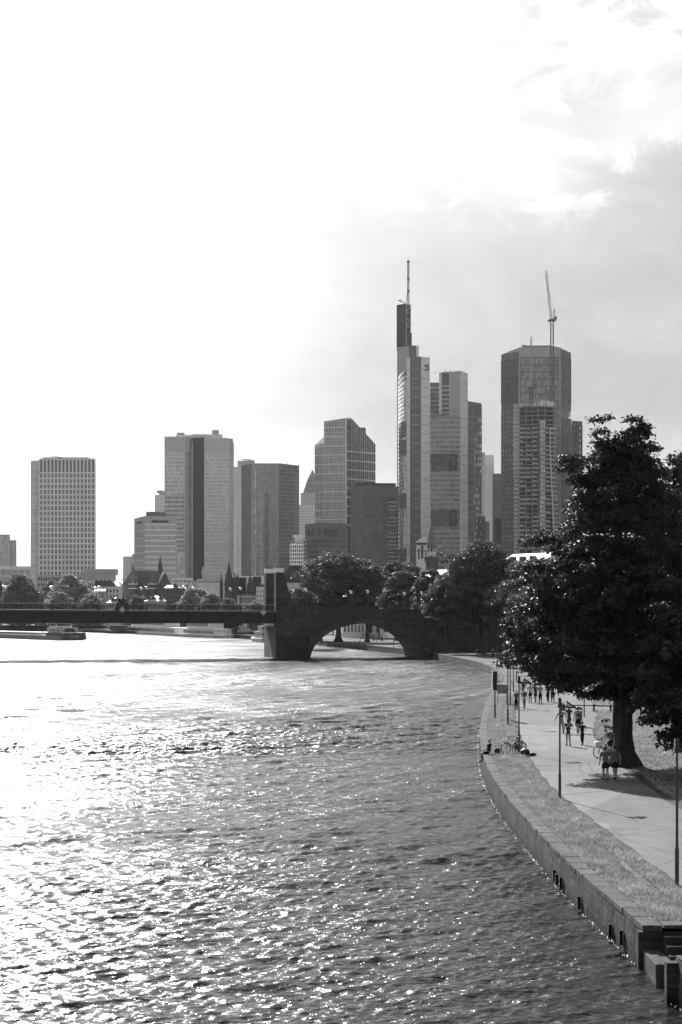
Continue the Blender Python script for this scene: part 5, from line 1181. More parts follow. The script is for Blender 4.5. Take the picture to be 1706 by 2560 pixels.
# spire church and small bell tower by the park
d = 620; t = thing('spire_church', 'church tower with slim octagonal spire and open lantern before the tallest tower', 'church', (X(1080, d), d, GZ), group=TOWN)
xc = X(1080, d)
mb = MB(); mb.prism([(X(1065, d), d), (X(1096, d), d), (X(1096, d), d + 5), (X(1065, d), d + 5)], GZ, Z(1399, d)); mb.build('wall', M['brick'], t)
mb = MB(); mb.box((xc, d + 2.5, Z(1396, d)), (5.6, 5.6, 1.0)); mb.box((xc, d + 2.5, Z(1400.5, d)), (5.2, 5.2, .4)); mb.build('gallery', M['slate'], t)
mb = MB(); mb.cone((xc, d + 2.5), 1.55, 1.55, Z(1393, d), Z(1370, d), 8, R(22)); la = mb.build('lantern', M['black'], t)
mb = MB()
for i in range(8):
    g = R(22) + i * math.pi / 4; mb.box((xc + 1.68 * math.cos(g), d + 2.5 + 1.68 * math.sin(g), Z(1381.5, d)), (.42, .42, 3.5), g); h = g + math.pi / 8; mb.box((xc + 1.55 * math.cos(h), d + 2.5 + 1.55 * math.sin(h), Z(1384, d)), (.12, .75, 1.5), h)
build_each(mb, 'lantern_post', M['offwhite'], la)
mb = MB(); mb.cone((xc, d + 2.5), 2.0, .06, Z(1370, d), Z(1299, d), 8, R(22)); mb.tube([(xc, d + 2.5, Z(1300, d)), (xc, d + 2.5, Z(1293, d))], .07, 4); mb.build('spire', M['slate_mid'], t)
mb = MB(); mb.box((xc - .4, d - .03, Z(1412, d)), (.7, .1, 2.4)); mb.box((xc + 1.0, d - .03, Z(1412, d)), (.7, .1, 2.4)); build_each(mb, 'belfry_window', M['glass_dark'], t)
d = 640; t = thing('bell_tower', 'small square tower with tilted white roof left of the slim spire', 'tower', (X(1054, d), d, GZ), group=TOWN)
block(t, 'wall', [(1041, d), (1069, d)], 5, GZ, Z(1362, d), M['offwhite']); block(t, 'eaves', [(1036.5, d - .8), (1072, d - .8)], 6.6, Z(1362, d) + .01, Z(1356.5, d), M['slate'])
mb = MB(); x0, x1, xm = X(1037, d), X(1072, d), X(1062, d); zz = Z(1356.5, d) + .01
mb.add([(x0, d - .7, zz), (x1, d - .7, zz), (x1, d + 5.7, zz), (x0, d + 5.7, zz), (xm, d + 1.6, Z(1340, d)), (xm, d + 3.4, Z(1340, d))], [(0, 1, 4), (1, 2, 5, 4), (2, 3, 5), (3, 0, 4, 5), (3, 2, 1, 0)]); mb.build('roof', M['tin'], t)
mb = MB(); mb.box((X(1056, d), d - .03, Z(1380, d)), (1.0, .1, 5.2)); mb.box((X(1047.5, d), d - .03, Z(1385, d)), (.7, .1, 4.4)); mb.box((X(1065, d), d - .03, Z(1385, d)), (.5, .1, 3.0)); mb.box((X(1055, d), d - .12, Z(1378, d)), (4.6, .2, .25)); build_each(mb, 'belfry_opening', M['glass_dark'], t)
# houses showing between the park trees; their roofs face the sun
def turned_house(name, label, px, d, yeave, yridge, w, l, rot, wall, roof, dorm=0, win=0):
    t = thing(name, label, 'house', (X(px, d), d, GZ), R(rot), 'houses behind the park trees', own=True)
    ze, zr = Z(yeave, d) - GZ, Z(yridge, d) - GZ
    mb = MB(); mb.box((0, 0, ze / 2), (w, l, ze)); mb.add([(-w / 2, -l / 2, ze), (w / 2, -l / 2, ze), (0, -l / 2, zr - .2), (-w / 2, l / 2, ze), (w / 2, l / 2, ze), (0, l / 2, zr - .2)], [(0, 1, 2), (5, 4, 3)]); mb.build('wall', wall, t)
    r = MB(); k_ = w / 2 + .5; zk = ze - .5 * (zr - ze) / (w / 2)
    for s in (-1, 1):
        P_ = [(s * k_, -l / 2 - .4, zk), (0, -l / 2 - .4, zr), (0, l / 2 + .4, zr), (s * k_, l / 2 + .4, zk)]; P2 = [(x, y, z + .25) for x, y, z in P_]
        r.add(P_ + P2, [(0, 1, 2, 3), (7, 6, 5, 4), (0, 4, 5, 1), (1, 5, 6, 2), (2, 6, 7, 3), (3, 7, 4, 0)] if s > 0 else [(3, 2, 1, 0), (4, 5, 6, 7), (1, 5, 4, 0), (2, 6, 5, 1), (3, 7, 6, 2), (0, 4, 7, 3)])
    ro = r.build('roof', roof, t)
    for i in range(dorm):
        y = -l / 2 + l * (i + 1) / (dorm + 1); q = .52; x = -k_ * q; z = zk + (zr - zk) * (1 - q); mb = MB(); mb.box((x - .3, y, z + .55), (1.5, 1.3, 1.5)); o = mb.build('dormer', M['slate'], ro); mb = MB(); mb.box((x - 1.06, y, z + .5), (.06, .9, .9)); mb.build('dormer_window', M['glass_dark'], o)
    if win:
        windows(t, (-w / 2 + .4, -l / 2 - .02), (w / 2 - .4, -l / 2 - .02), 1.0, ze - .3, 4, win, .4, .6, M['glass_dark']); windows(t, (-w / 2 - .02, l / 2 - .5), (-w / 2 - .02, -l / 2 + .5), 1.0, ze - .3, 6, win, .4, .6, M['glass_dark'])
    return t
turned_house('gabled_house', 'house with sunlit white roof and three dark dormers above the path trees', 1335, 430, 1417, 1386, 12, 17, 32, M['offwhite'], M['tin'], 3, 3)
turned_house('gabled_house', 'house with bright white roof among the trees below the slim spire', 1090, 470, 1462, 1428, 13, 14, 31, M['offwhite'], M['tin'], 0, 3)
turned_house('gabled_house', 'white roofed house almost hidden behind the tall bridge-end tree', 1215, 450, 1450, 1420, 12, 16, 31, M['offwhite'], M['tin'], 0, 3)
turned_house('gabled_house', 'low white roofed house peeping through trees left of the cream house', 925, 480, 1490, 1455, 11, 13, 31, M['offwhite'], M['tin'], 0, 3)
d = 455; t = thing('cream_house', 'cream flat-fronted house with tall windows between the park trees', 'house', (X(1132, d), d, GZ), group='houses behind the park trees')
block(t, 'wall', [(1112, d), (1118, d), (1121, d - 1), (1160, d)], 10, GZ, Z(1446, d), M['offwhite']); block(t, 'cornice', [(1111, d - .4), (1161, d - .6)], 11, Z(1446, d) + .01, Z(1443, d), M['pale']); windows(t, PX(1131, d - .75), PX(1158, d - .1), Z(1500, d), Z(1449, d), 5, 3, .5, .68, M['glass_dark'])
# right-hand row of houses behind the lawn, mostly hidden by trees
for px_, w_, yr, lab in ((1420, 14, 1440, 'pale row house behind the lawn, seen under the great tree'), (1600, 15, 1430, 'grey row house behind the lawn at the right edge'), (1760, 15, 1425, 'row house beyond the right edge trees')):
    if px_ < 1706: turned_house('row_house', lab, px_, 330, yr + 32, yr, w_, 16, 80, M['offwhite'], M['slate_mid'], 0, 3)
# ---- iron footbridge far behind
d = 770; t = thing('iron_footbridge', 'slender iron footbridge with sloping chords far behind the river bridge', 'footbridge', (X(100, d), d, 0), group=None)
c = MB(); xx = X(99, d); c.prism([(X(88, d), d), (X(111, d), d), (X(111, d), d + 8), (X(88, d), d + 8)], -2, Z(1530, d)); c.build('pier', M['bridge_stone'], t)
c = MB()
for q in (0, 4):
    for dy in (0, 2.2): c.tube([(X(40, d), d + q, Z(1507 + dy, d)), (X(55, d), d + q, Z(1505 + dy, d)), (X(103, d), d + q, Z(1488 + dy, d))], .17, 4)
    c.tube([(X(-60, d), d + q, Z(1519, d)), (X(0, d), d + q, Z(1516, d)), (X(40, d), d + q, Z(1507, d))], .17, 4)
    for i in range(12): c.tube([(X(-40 + i * 8, d), d + q, Z(1524, d)), (X(-36 + i * 8, d), d + q, Z(1513, d))], .1, 4)
c.build('chord', M['rail'], t); c = MB(); c.box((X(20, d), d + 2, Z(1527, d)), (60, 4, .8)); c.build('deck', M['greyd'], t)
# ---- far quay on the left bank
t = thing('far_quay', 'dark far quay wall with pale railing seen under the bridge deck', 'river wall', (X(130, 712), 712, 0))
c = MB(); c.prism([PX(-80, 735), PX(300, 700), PX(300, 706), PX(-80, 741)], -2, 2.2); c.build('wall_face', M['quay'], t); c = MB(); c.prism([PX(-80, 735.05), PX(300, 700.05), PX(300, 700.3), PX(-80, 735.3)], 2.9, 3.1); c.prism([PX(-80, 736), PX(300, 701), PX(300, 703), PX(-80, 738)], 2.2, 2.35); c.build('railing', M['offwhite'], t)
# ================================================================== boats
def hull(mb, L, W, z0, z1, bow=0.16, stern=0.04, flare=0.12, n=9):
    """ship hull along local +X (bow at +X)"""
    xs = [-L / 2, -L / 2 + L * stern] + [-L / 2 + L * (stern + (1 - stern - bow) * i / 4) for i in range(1, 5)] + [L / 2 - L * bow * (1 - math.sin(math.pi / 2 * i / 5)) for i in range(1, 6)]
    ws = [.8, 1, 1, 1, 1, 1] + [max(.04, math.cos(math.pi / 2 * i / 5)) for i in range(1, 6)]
    vs = []
    for k_, (x, w_) in enumerate(zip(xs, ws)):
        b = W / 2 * w_; rise = .5 * max(0, (k_ - 5) / 5) ** 2; q = x + (0 if k_ < 6 else flare * (k_ - 5) * .6)
        vs += [(x, -b * .82, z0), (q, -b, z1 + rise), (q, b, z1 + rise), (x, b * .82, z0)]
    m = len(xs); fs = [(0, 1, 2, 3), tuple((m - 1) * 4 + i for i in (3, 2, 1, 0))]
    for i in range(m - 1):
        a, b = i * 4, i * 4 + 4
        fs += [(a, b, b + 1, a + 1), (a + 1, b + 1, b + 2, a + 2), (a + 2, b + 2, b + 3, a + 3), (a + 3, b + 3, b, a)]
    return mb.add(vs, fs)
def text_mesh(name, s, size, loc, rot, mat, parent, ext=0.004):
    cu = bpy.data.curves.new(name, 'FONT'); cu.body = s; cu.size = size; cu.align_x = 'CENTER'; cu.align_y = 'CENTER'; cu.extrude = ext
    tmp = bpy.data.objects.new(name + '_tmp', cu); col.objects.link(tmp); bpy.context.view_layer.update()
    me = bpy.data.meshes.new_from_object(tmp.evaluated_get(bpy.context.evaluated_depsgraph_get())); bpy.data.objects.remove(tmp)
    me.name = name; me.materials.clear(); me.materials.append(mat)
    o = bpy.data.objects.new(name, me); col.objects.link(o); o.parent = parent; o.location = loc; o.rotation_euler = rot; return o
BO = 'boats on the river'
# motor barge, stern towards us, heading away to the left
ps, pe = Vector((X(188, 503), 503)), Vector((X(-70, 560), 560)); ax = (pe - ps); L = ax.length; mid = (ps + pe) / 2
t = thing('motor_barge', 'long low cargo barge with wheelhouse at its stern, left on the river', 'barge', (mid.x, mid.y, 0), math.atan2(ax.y, ax.x), BO, own=True)
W = 8.2
mb = MB(); hull(mb, L, W, -1.2, 1.5); mb.build('hull', M['grey'], t, bevel=.08)
mb = MB(); mb.box((-L / 2 + 6, 0, 1.95), (11.5, W - .3, .9)); mb.box((-L / 2 + .8, 0, 1.0), (1.9, W * .96, 1.7)); mb.build('stern_bulwark', M['greyd'], t, bevel=.2)
mb = MB(); mb.box((5.5, 0, 1.9), (L - 24, W - 1.6, .85)); mb.build('hatch_covers', M['grey'], t)
mb = MB()
for i in range(26):
    for s in (-1, 1): mb.box((-L / 2 + 16 + i * (L - 24) / 26, s * (W / 2 - .78), 1.85), (.12, .06, .7))
mb.build('hatch_rib', M['greyd'], t)
mb = MB(); mb.box((-L / 2 + 8, 0, 3.0), (8.2, W - 1.8, 1.6)); mb.build('deckhouse', M['offwhite'], t, bevel=.08)
mb = MB(); mb.box((-L / 2 + 9.2, 0, 4.55), (4.6, 5.6, 1.2)); wh = mb.build('wheelhouse', M['white'], t, bevel=.06)
mb = MB()
for s in (-1, 1): mb.box((-L / 2 + 9.2, s * 2.82, 4.75), (4.0, .05, .62))
mb.box((-L / 2 + 6.87, 0, 4.75), (.05, 5.0, .62)); build_each(mb, 'wheelhouse_window', M['glass_dark'], wh)
mb = MB(); mb.box((-L / 2 + 9.0, 0, 5.6), (6.0, 6.6, .22)); mb.box((-L / 2 + 9.4, 0, 6.35), (4.6, 5.4, .12)); mb.build('wheelhouse_roof', M['white'], wh)
mb = MB()
for x in (-L / 2 + 5, -L / 2 + 7.5, -L / 2 + 10): mb.box((x, -(W / 2 - .86), 3.1), (.9, .06, .5)); mb.box((x, (W / 2 - .86), 3.1), (.9, .06, .5))
build_each(mb, 'porthole', M['glass_dark'], t)
# car carried on the stern deck
cr = thing('small_car', 'small dark car parked on the stern deck of the cargo barge', 'car', (mid.x + math.cos(t.rotation_euler.z) * (-L / 2 + 3.6), mid.y + math.sin(t.rotation_euler.z) * (-L / 2 + 3.6), 2.42), t.rotation_euler.z + R(90), own=True)
mb = MB(); mb.box((0, 0, .48), (3.8, 1.6, .5)); mb.build('body', M['greyd'], cr, bevel=.15); mb = MB(); mb.prism([(-1.3, -.72), (1.1, -.72), (1.1, .72), (-1.3, .72)], .73, 1.25); mb.build('cabin', M['glass_dark'], cr, bevel=.2)
mb = MB(); mb.box((-.1, 0, 1.29), (1.9, 1.3, .08)); mb.build('car_roof', M['white'], cr)
for sx_ in (-1.2, 1.2):
    for sy_ in (-.75, .75): mb = MB(); mb.torus((sx_, sy_, .30), .2, .10, 'y', 12, 6); mb.build('wheel', M['black'], cr)
mb = MB(); mb.tube([(-L / 2 + 15, 0, 1.6), (-L / 2 + 15, 0, 4.2)], .06, 5); mb.tube([(-L / 2 + 15, 0, 3.9), (-L / 2 + 6, 0, 3.6)], .06, 5); mb.tube([(L / 2 - 8, 0, 1.5), (L / 2 - 8, 0, 5)], .07, 5); mb.build('mast', M['rail'], t)
mb = MB()
for s in (-1, 1):
    mb.tube([(-L / 2 + .3, s * 3.5, 2.9), (-L / 2 + 12, s * 3.8, 2.9)], .03, 4)
    for i in range(7): mb.tube([(-L / 2 + .4 + i * 1.9, s * 3.6, 2.3), (-L / 2 + .4 + i * 1.9, s * 3.6, 2.9)], .025, 4)
mb.tube([(-L / 2 + .2, -3.4, 2.9), (-L / 2 + .2, 3.4, 2.9)], .03, 4); mb.build('deck_rail', M['rail'], t)
text_mesh('boat_name', 'JO-AN', 1.05, (-L / 2 - .17, 0.0, 1.15), (R(90), 0, R(-90)), M['white'], t)
# moored passenger boats
def passenger(label, pa, da, pb, db, decks, seed, sun=True):
    a, b = Vector((X(pa, da), da)), Vector((X(pb, db), db)); ax = b - a; L = ax.length; m_ = (a + b) / 2
    t = thing('passenger_boat', label, 'boat', (m_.x, m_.y, 0), math.atan2(ax.y, ax.x), BO, own=True); W = 7.0
    mb = MB(); hull(mb, L, W, -.6, .95, .24, .03, .35); mb.build('hull', M['white'], t, bevel=.05)
    mb = MB(); mb.box((-L * .02, 0, .12), (L * .93, W * .9, .25)); mb.build('boot_stripe', M['greyd'], t)
    z = .55; x0, x1 = -L / 2 + L * .03, L / 2 - L * .2
    for k_ in range(decks):
        h = 2.35; xa, xb = x0 + k_ * L * .05, x1 - k_ * L * .16
        mb = MB(); mb.box(((xa + xb) / 2, 0, z + h / 2), (xb - xa, W - .6 - k_ * .7, h)); ca = mb.build('cabin', M['white'], t, bevel=.08)
        n = int((xb - xa) / 2.1)
        for i in range(n):
            for s in (-1, 1):
                mb = MB(); mb.box((xa + (i + .5) * (xb - xa) / n, s * ((W - .6 - k_ * .7) / 2 + .01), z + h * .56), ((xb - xa) / n * .84, .10, h * .44)); mb.build('window', M['glass_dark'], ca)
        mb = MB(); mb.box(((xa + xb) / 2 + .6, 0, z + h + .06), (xb - xa + 2.0, W - .2 - k_ * .7, .12)); mb.build('deck_roof', M['white'], ca); z += h + .12
    mb = MB(); xa, xb = x0 + 1, x1 - decks * L * .10
    for s in (-1, 1):
        w_ = (W - 1.4 - decks * .5) / 2
        for q in (.45, .9): mb.tube([(xa, s * w_, z + q), (xb, s * w_, z + q)], .03, 4)
        for i in range(12): mb.tube([(xa + (xb - xa) * i / 11, s * w_, z), (xa + (xb - xa) * i / 11, s * w_, z + .9)], .025, 4)
    mb.build('deck_rail', M['rail'], t)
    mb = MB(); mb.box((x1 - decks * L * .16 + .5, 0, z + .9), (2.6, 3.2, 1.8)); br_ = mb.build('bridge_house', M['offwhite'], t, bevel=.06); mb = MB(); mb.box((x1 - decks * L * .16 + .5, 0, z + 1.15), (2.66, 3.26, .6)); mb.build('bridge_window', M['glass_dark'], br_)
    mb = MB(); mb.tube([(x1 - 8, 0, z), (x1 - 8, 0, z + 3.2)], .06, 5); mb.build('mast', M['rail'], t); return t
passenger('white moored passenger boat with big dark windows, the longer left one', 336, 640, 492, 560, 2, 1)
passenger('white two-deck passenger boat with pointed bow, the nearer right one', 478, 572, 578, 536, 2, 2)
# pontoon with awning and small cabin boat
d = 640; t = thing('landing_stage', 'dark landing stage under a tent-shaped white awning left of the boats', 'pontoon', (X(305, d), d, 0), R(-24), BO, own=True)
mb = MB(); mb.box((0, 0, .4), (12, 5, 1.6)); mb.build('float', M['greyd'], t); mb = MB(); mb.add([(-5, -2.6, 5.0), (5, -2.6, 4.8), (5, 2.6, 4.8), (-5, 2.6, 5.0), (-3.6, 0, 5.9), (4, 0, 5.7)], [(0, 1, 5, 4), (1, 2, 5), (2, 3, 4, 5), (3, 0, 4), (3, 2, 1, 0)]); mb.build('awning', M['white'], t)
mb = MB()
for x in (-4.8, 0, 4.8):
    for y in (-2.4, 2.4): mb.tube([(x, y, 1.2), (x, y, 4.9)], .08, 5)
build_each(mb, 'awning_post', M['iron'], t, nv=10); mb = MB(); mb.box((-1, 0, 2.2), (7, 3.6, 1.9)); mb.build('kiosk', M['greyd'], t); mb = MB(); mb.tube([(-6, -2.4, 2.1), (6, -2.4, 2.1)], .05, 4); mb.build('rail', M['rail'], t)
d = 478; t = thing('cabin_boat', 'small white cabin boat half hidden behind the bridge pier', 'boat', (X(652, d), d + 4, 0), R(110), BO, own=True)
mb = MB(); hull(mb, 13, 3.8, -.4, 1.1, .25, .04, .2); mb.build('hull', M['white'], t, bevel=.05); mb = MB(); mb.box((-1.5, 0, 2.1), (8, 3.1, 2.0)); ca = mb.build('cabin', M['offwhite'], t, bevel=.06); mb = MB(); mb.box((-2.6, 0, 3.9), (4, 2.6, 1.6)); mb.build('upper_cabin', M['offwhite'], t, bevel=.06)
mb = MB()
for s in (-1, 1): mb.box((-1.5, s * 1.56, 2.3), (7, .06, .7))
mb.box((-5.52, 0, 2.3), (.06, 2.4, .7)); mb.box((-4.62, 0, 4.1), (.06, 2.0, .7)); build_each(mb, 'cabin_window', M['glass_dark'], ca)
d = 560; t = thing('work_barge', 'dark flat work barge moored between the white boats and the pier', 'barge', (X(612, d), d, 0), R(-14), BO, own=True)
mb = MB(); hull(mb, 13, 4.5, -.5, 1.7, .06, .04, .05); mb.build('hull', M['greyd'], t); mb = MB()
for i in range(9): mb.tube([(-6 + i * 1.5, -2.1, 1.7), (-6 + i * 1.5, -2.1, 2.7)], .05, 4)
mb.tube([(-6, -2.1, 2.7), (6, -2.1, 2.7)], .05, 4); mb.build('deck_rail', M['white'], t)
# ================================================================== trees
M['bark'] = grain('dark_ridged_bark', 0.055, 0.95, 0.1, 0.4, 1.2, 0.9, stretch=(3, 3, .5), fine=8)
M['leaf_dark'] = leaf_mat('glossy_dark_leaves', 0.046, 0.32, 0.5, 0.5, 0.7, 0.32)
M['leaf_park'] = leaf_mat('lighter_park_leaves', 0.135, 0.36, 0.55, 0.45, 0.35, 0.3)  # lighter leaf tone for the park trees
M['leaf_mid'] = leaf_mat('mid_green_leaves', 0.105, 0.38, 0.5, 0.35, 0.4, 0.35)
M['leaf_pale'] = leaf_mat('pale_feathery_leaves', 0.16, 0.35, 0.55, 0.3, 0.4, 0.3)
def crown_mesh(name, clumps, n, size, mat, parent, seed, flat=0.62, up=0.55, droop=0.0):
    g = np.random.default_rng(seed); C = np.array(clumps, float)
    wgt = C[:, 3] ** 2; wgt /= wgt.sum(); ci = g.choice(len(C), n, p=wgt)
    d = g.normal(size=(n, 3)); d /= np.linalg.norm(d, axis=1)[:, None]; d[:, 2] = np.where(d[:, 2] < -0.35, -d[:, 2] * .6, d[:, 2])
    r = C[ci, 3] * (0.35 + 0.75 * g.random(n) ** .6)
    P_ = C[ci, :3] + d * r[:, None] * np.array([1, 1, flat]) + g.normal(0, .10, (n, 3)) * C[ci, 3][:, None]
    if droop: P_[:, 2] -= droop * np.abs(g.normal(size=n)) * C[ci, 3]
    nrm = d * .55 + np.array([0, 0, up]) + g.normal(0, .42, (n, 3)); nrm /= np.linalg.norm(nrm, axis=1)[:, None]
    a = np.cross(nrm, g.normal(size=(n, 3))); a /= np.linalg.norm(a, axis=1)[:, None]; b = np.cross(nrm, a)
    s = size * (0.6 + .8 * g.random(n)); l_ = a * (s * .62)[:, None]; w_ = b * (s * .36)[:, None]; fold = nrm * (s * .10)[:, None]
    V = np.stack([P_ - l_, P_ + w_ - l_ * .1 + fold, P_ + l_ - fold * 1.5, P_ - w_ - l_ * .1 + fold], 1).reshape(-1, 3)
    F4 = np.arange(4 * n).reshape(-1, 4); T = np.concatenate([F4[:, [0, 1, 2]], F4[:, [0, 2, 3]]])
    return npmesh(name, V, T, mat, parent)
def limbs(t, base_r, h0, top, clumps, seed, mat, nb=9, lean=(0, 0), flare=1.9, split=None):
    """tapered trunk with root flare plus limbs bending out to some of the clumps"""
    rr = random.Random(seed); mb = MB(); pts, rad = [], []
    n = 22
    for i in range(n + 1):
        f = i / n; z = top * f; pts.append((lean[0] * math.sin(f * 2.2) + .12 * base_r * math.sin(f * 9), lean[1] * f, z)); q = base_r * (1 - f) ** .8 * (1 + (flare - 1) * max(0, 1 - z / (base_r * 3.0)) ** 2) + .03; q *= (1 + .16 * math.exp(-((z - 2.7) / .55) ** 2) if base_r > .5 and base_r < .54 else 1); rad.append(q)
    mb.tube(pts, rad, 18)
    for i, v in enumerate(mb.v):
        g_ = (i % 18) / 18 * 6.283; c_ = pts[i // 18]; k_ = 1 + .07 * math.sin(g_ * 5 + v[2] * 1.3) + .05 * math.sin(g_ * 8 - v[2] * 2.1); mb.v[i] = (c_[0] + (v[0] - c_[0]) * k_, c_[1] + (v[1] - c_[1]) * k_, v[2])
    cs = sorted(clumps, key=lambda c: -c[3] * (1 + rr.random()))[:nb * 3]; rr.shuffle(cs)
    for c in cs[:nb]:
        z0 = max(h0, min(top * .9, c[2] - 1.0 - .45 * math.hypot(c[0], c[1]))); f = z0 / top
        p0 = Vector((lean[0] * math.sin(f * 2.2), lean[1] * f, z0)); p1 = Vector(c[:3]); mid = p0.lerp(p1, .5) + Vector((rr.uniform(-.4, .4), rr.uniform(-.4, .4), .10 * (p1 - p0).length)); r0 = max(.05, base_r * (1 - f) * .5)
        mb.tube([p0, p0.lerp(mid, .5) + Vector((0, 0, .1)), mid, mid.lerp(p1, .5), p1], [r0, r0 * .8, r0 * .6, r0 * .4, .03], 7)
    return mb.build('trunk', mat, t, smooth=True)
def profile_clumps(prof, seed, dz=1.0, rc=1.0, dens=1.0, ecc=1.0, inner=.35):
    g = random.Random(seed); out = []; zs = [p[0] for p in prof]; rs = [p[1] for p in prof]; z = zs[0]
    while z <= zs[-1]:
        Rr = float(np.interp(z, zs, rs)); m = max(1, int(round(dens * (2 * math.pi * Rr) / (rc * 1.5)))) if Rr > .6 else 1; ph = g.random() * 6.28
        for i in range(m):
            a = ph + 2 * math.pi * (i + g.uniform(-.3, .3)) / m; q = Rr * g.uniform(.62, 1.06) * (1 + .16 * math.sin(3 * a + z * .6)); out.append((q * math.cos(a), q * math.sin(a) * ecc, z + g.uniform(-.5, .5) * dz, rc * g.uniform(.5, 1.4)))
        for i in range(int(m * inner * .7)):
            a = g.random() * 6.28; q = Rr * g.uniform(.1, .6); out.append((q * math.cos(a), q * math.sin(a), z + g.uniform(-.5, .5) * dz, rc * g.uniform(.8, 1.3)))
        z += dz * g.uniform(.8, 1.2)
    return out
def tree(label, loc, prof, n, leaf, mat, seed, base_r, h0, rc=1.0, dz=1.0, dens=1.0, group='riverside trees', name='leafy_tree', flat=.62, extra=(), nb=9, lean=(0, 0), droop=0.0, up=.55, skip=None):
    t = thing(name, label, 'tree', tuple(loc), own=True, group=group)
    cl = profile_clumps(prof, seed, dz, rc, dens) + list(extra)
    if skip: cl = [c for c in cl if not skip(c)]
    limbs(t, base_r, h0, prof[-1][0] * .93, cl, seed, M['bark'], nb, lean)
    crown_mesh('crown', cl, n, leaf, mat, t, seed, flat, up, droop); return t
# ---- the great maple on the path
b = G(1560, 1915)
prof = [(4.0, 1.4), (4.6, 3.6), (5.6, 5.4), (7.0, 5.9), (9.0, 5.1), (11.0, 4.3), (12.4, 3.7), (13.8, 2.9), (15.2, 2.4), (16.6, 2.0), (17.6, 1.2), (18.6, .6)]
lob = [(-5.2, -.3, 12.3, .7), (-4.5, .2, 12.5, .9), (-3.7, .2, 12.4, 1.0), (-3.1, .1, 17.0, .7), (-2.5, .3, 16.7, .9), (-3.2, -.2, 16.4, .7), (-2.2, .2, 15.8, 1.0), (-1.55, 0, 19.2, .5), (-.9, .2, 19.3, .45), (-1.3, .1, 18.5, .6), (-1.2, 0, 17.9, .7),
       (.5, .1, 19.2, .6), (.9, .1, 18.6, .7), (1.1, -.2, 18.9, .4), (.2, .2, 18.3, .8), (.3, 0, 17.4, 1.0), (1.3, 0, 17.7, .6), (-.4, .2, 16.6, 1.1),
       (-5.8, .3, 6.6, .9), (-5.9, -.4, 5.9, .7), (-5.3, .3, 5.3, .6), (-6.1, .1, 7.3, .8), (-5.5, -.5, 8.6, .9), (-5.2, .5, 10.2, .9), (-5.0, .2, 11.0, .8), (-4.4, -.6, 4.7, .8), (-3.2, -.8, 4.2, .8), (-2.2, -1.1, 3.9, .7), (-3.9, .6, 4.6, .7), (-1.6, .8, 3.8, .6), (-3.4, -2.4, 4.6, .8), (-2.4, -3.6, 5.0, .8), (-1, -4.2, 4.8, .8), (-4.4, 2.4, 5.0, .8), (1.8, -1.6, 4.2, .7), (2.6, .2, 4.3, .7), (3.5, -2.0, 4.6, .8), (-2.2, -5.4, 5.6, .9), (-.6, -5.9, 5.4, .9), (1.0, -6.0, 5.6, .9), (2.6, -5.4, 5.5, .9), (3.8, -4.2, 5.2, .9), (.2, -6.6, 6.6, .9), (-1.6, -6.0, 6.6, .9), (2.0, -6.2, 6.8, .9), (4.6, -3.0, 5.6, .9), (-3.6, -4.4, 5.6, .9), (-4.8, -3.2, 5.8, .9)]
t = tree('great dark maple leaning over the path, its top above all other trees', (b.x, b.y, GZ), prof, 135000, .19, M['leaf_dark'], 41, .52, 3.2, .74, .72, 1.15, extra=lob, nb=16, lean=(-.35, 0), name='great_maple', group=None, skip=lambda c: c[2] < 5.4 and c[0] < -4.6 and c[1] > 1.0)
# low shoots on the trunk
crown_mesh('trunk_shoots', [(-.95, -.2, 2.1, .35), (-1.1, -.3, 2.5, .3), (-.8, -.1, 1.75, .2), (-1.4, -.3, 1.5, .15)], 110, .13, M['leaf_dark'], t, 5)
# ---- bushy tree at the right edge, nearer to us
tree('low bushy dark tree at the right edge, its boughs sweeping to the lawn', (20.7, 84, GZ), [(1.6, 3.4), (2.4, 4.4), (3.4, 5.0), (4.6, 5.2), (5.8, 4.8), (7.0, 4.0), (8.2, 3.0), (9.3, 1.6)], 36000, .26, M['leaf_dark'], 52, .35, 1.2, 1.0, .9, 1.0, extra=[(-5.0, -.3, 3.8, .7), (-5.5, 0, 3.6, .45), (-4.6, .3, 2.9, .8), (-4.0, -.4, 2.2, .7), (-3.4, 0, 1.5, .6), (-2.5, -.5, 1.2, .6)], group='trees at the right edge')
tree('tall dark conifer with drooping boughs behind the great maple', (24.6, 118, GZ), [(4, 4.6), (7, 4.6), (10, 4.2), (13, 3.4), (15.5, 2.5), (17.5, 1.5), (19, .8), (20.2, .3)], 30000, .3, M['leaf_dark'], 53, .4, 3, .8, .9, .95, name='drooping_conifer', flat=.5, droop=.45, up=.25, group='trees at the right edge')
tree('broad leafy tree filling the right edge beyond the great maple', (27.5, 103, GZ), [(3.5, 4.5), (6, 6.5), (9, 6.8), (12, 5.4), (14, 3.6), (15.4, 1.6)], 40000, .3, M['leaf_mid'], 54, .4, 2.6, 1.15, 1.1, 1.0, group='trees at the right edge')
tree('dark rounded lawn tree standing behind the great maple trunk', (30.5, 165, GZ), [(4.6, 4.5), (7, 6.5), (10, 6.5), (13, 4.8), (15.5, 2)], 18000, .4, M['leaf_dark'], 55, .4, 3.2, 1.3, 1.2, .9, group='trees at the right edge')
tree('lawn tree among the row houses right of the conifer', (48, 205, GZ), [(4.5, 5), (8, 7), (12, 6.5), (16, 4), (18.5, 1.5)], 14000, .5, M['leaf_dark'], 56, .4, 3.2, 1.5, 1.4, .8, group='trees at the right edge')
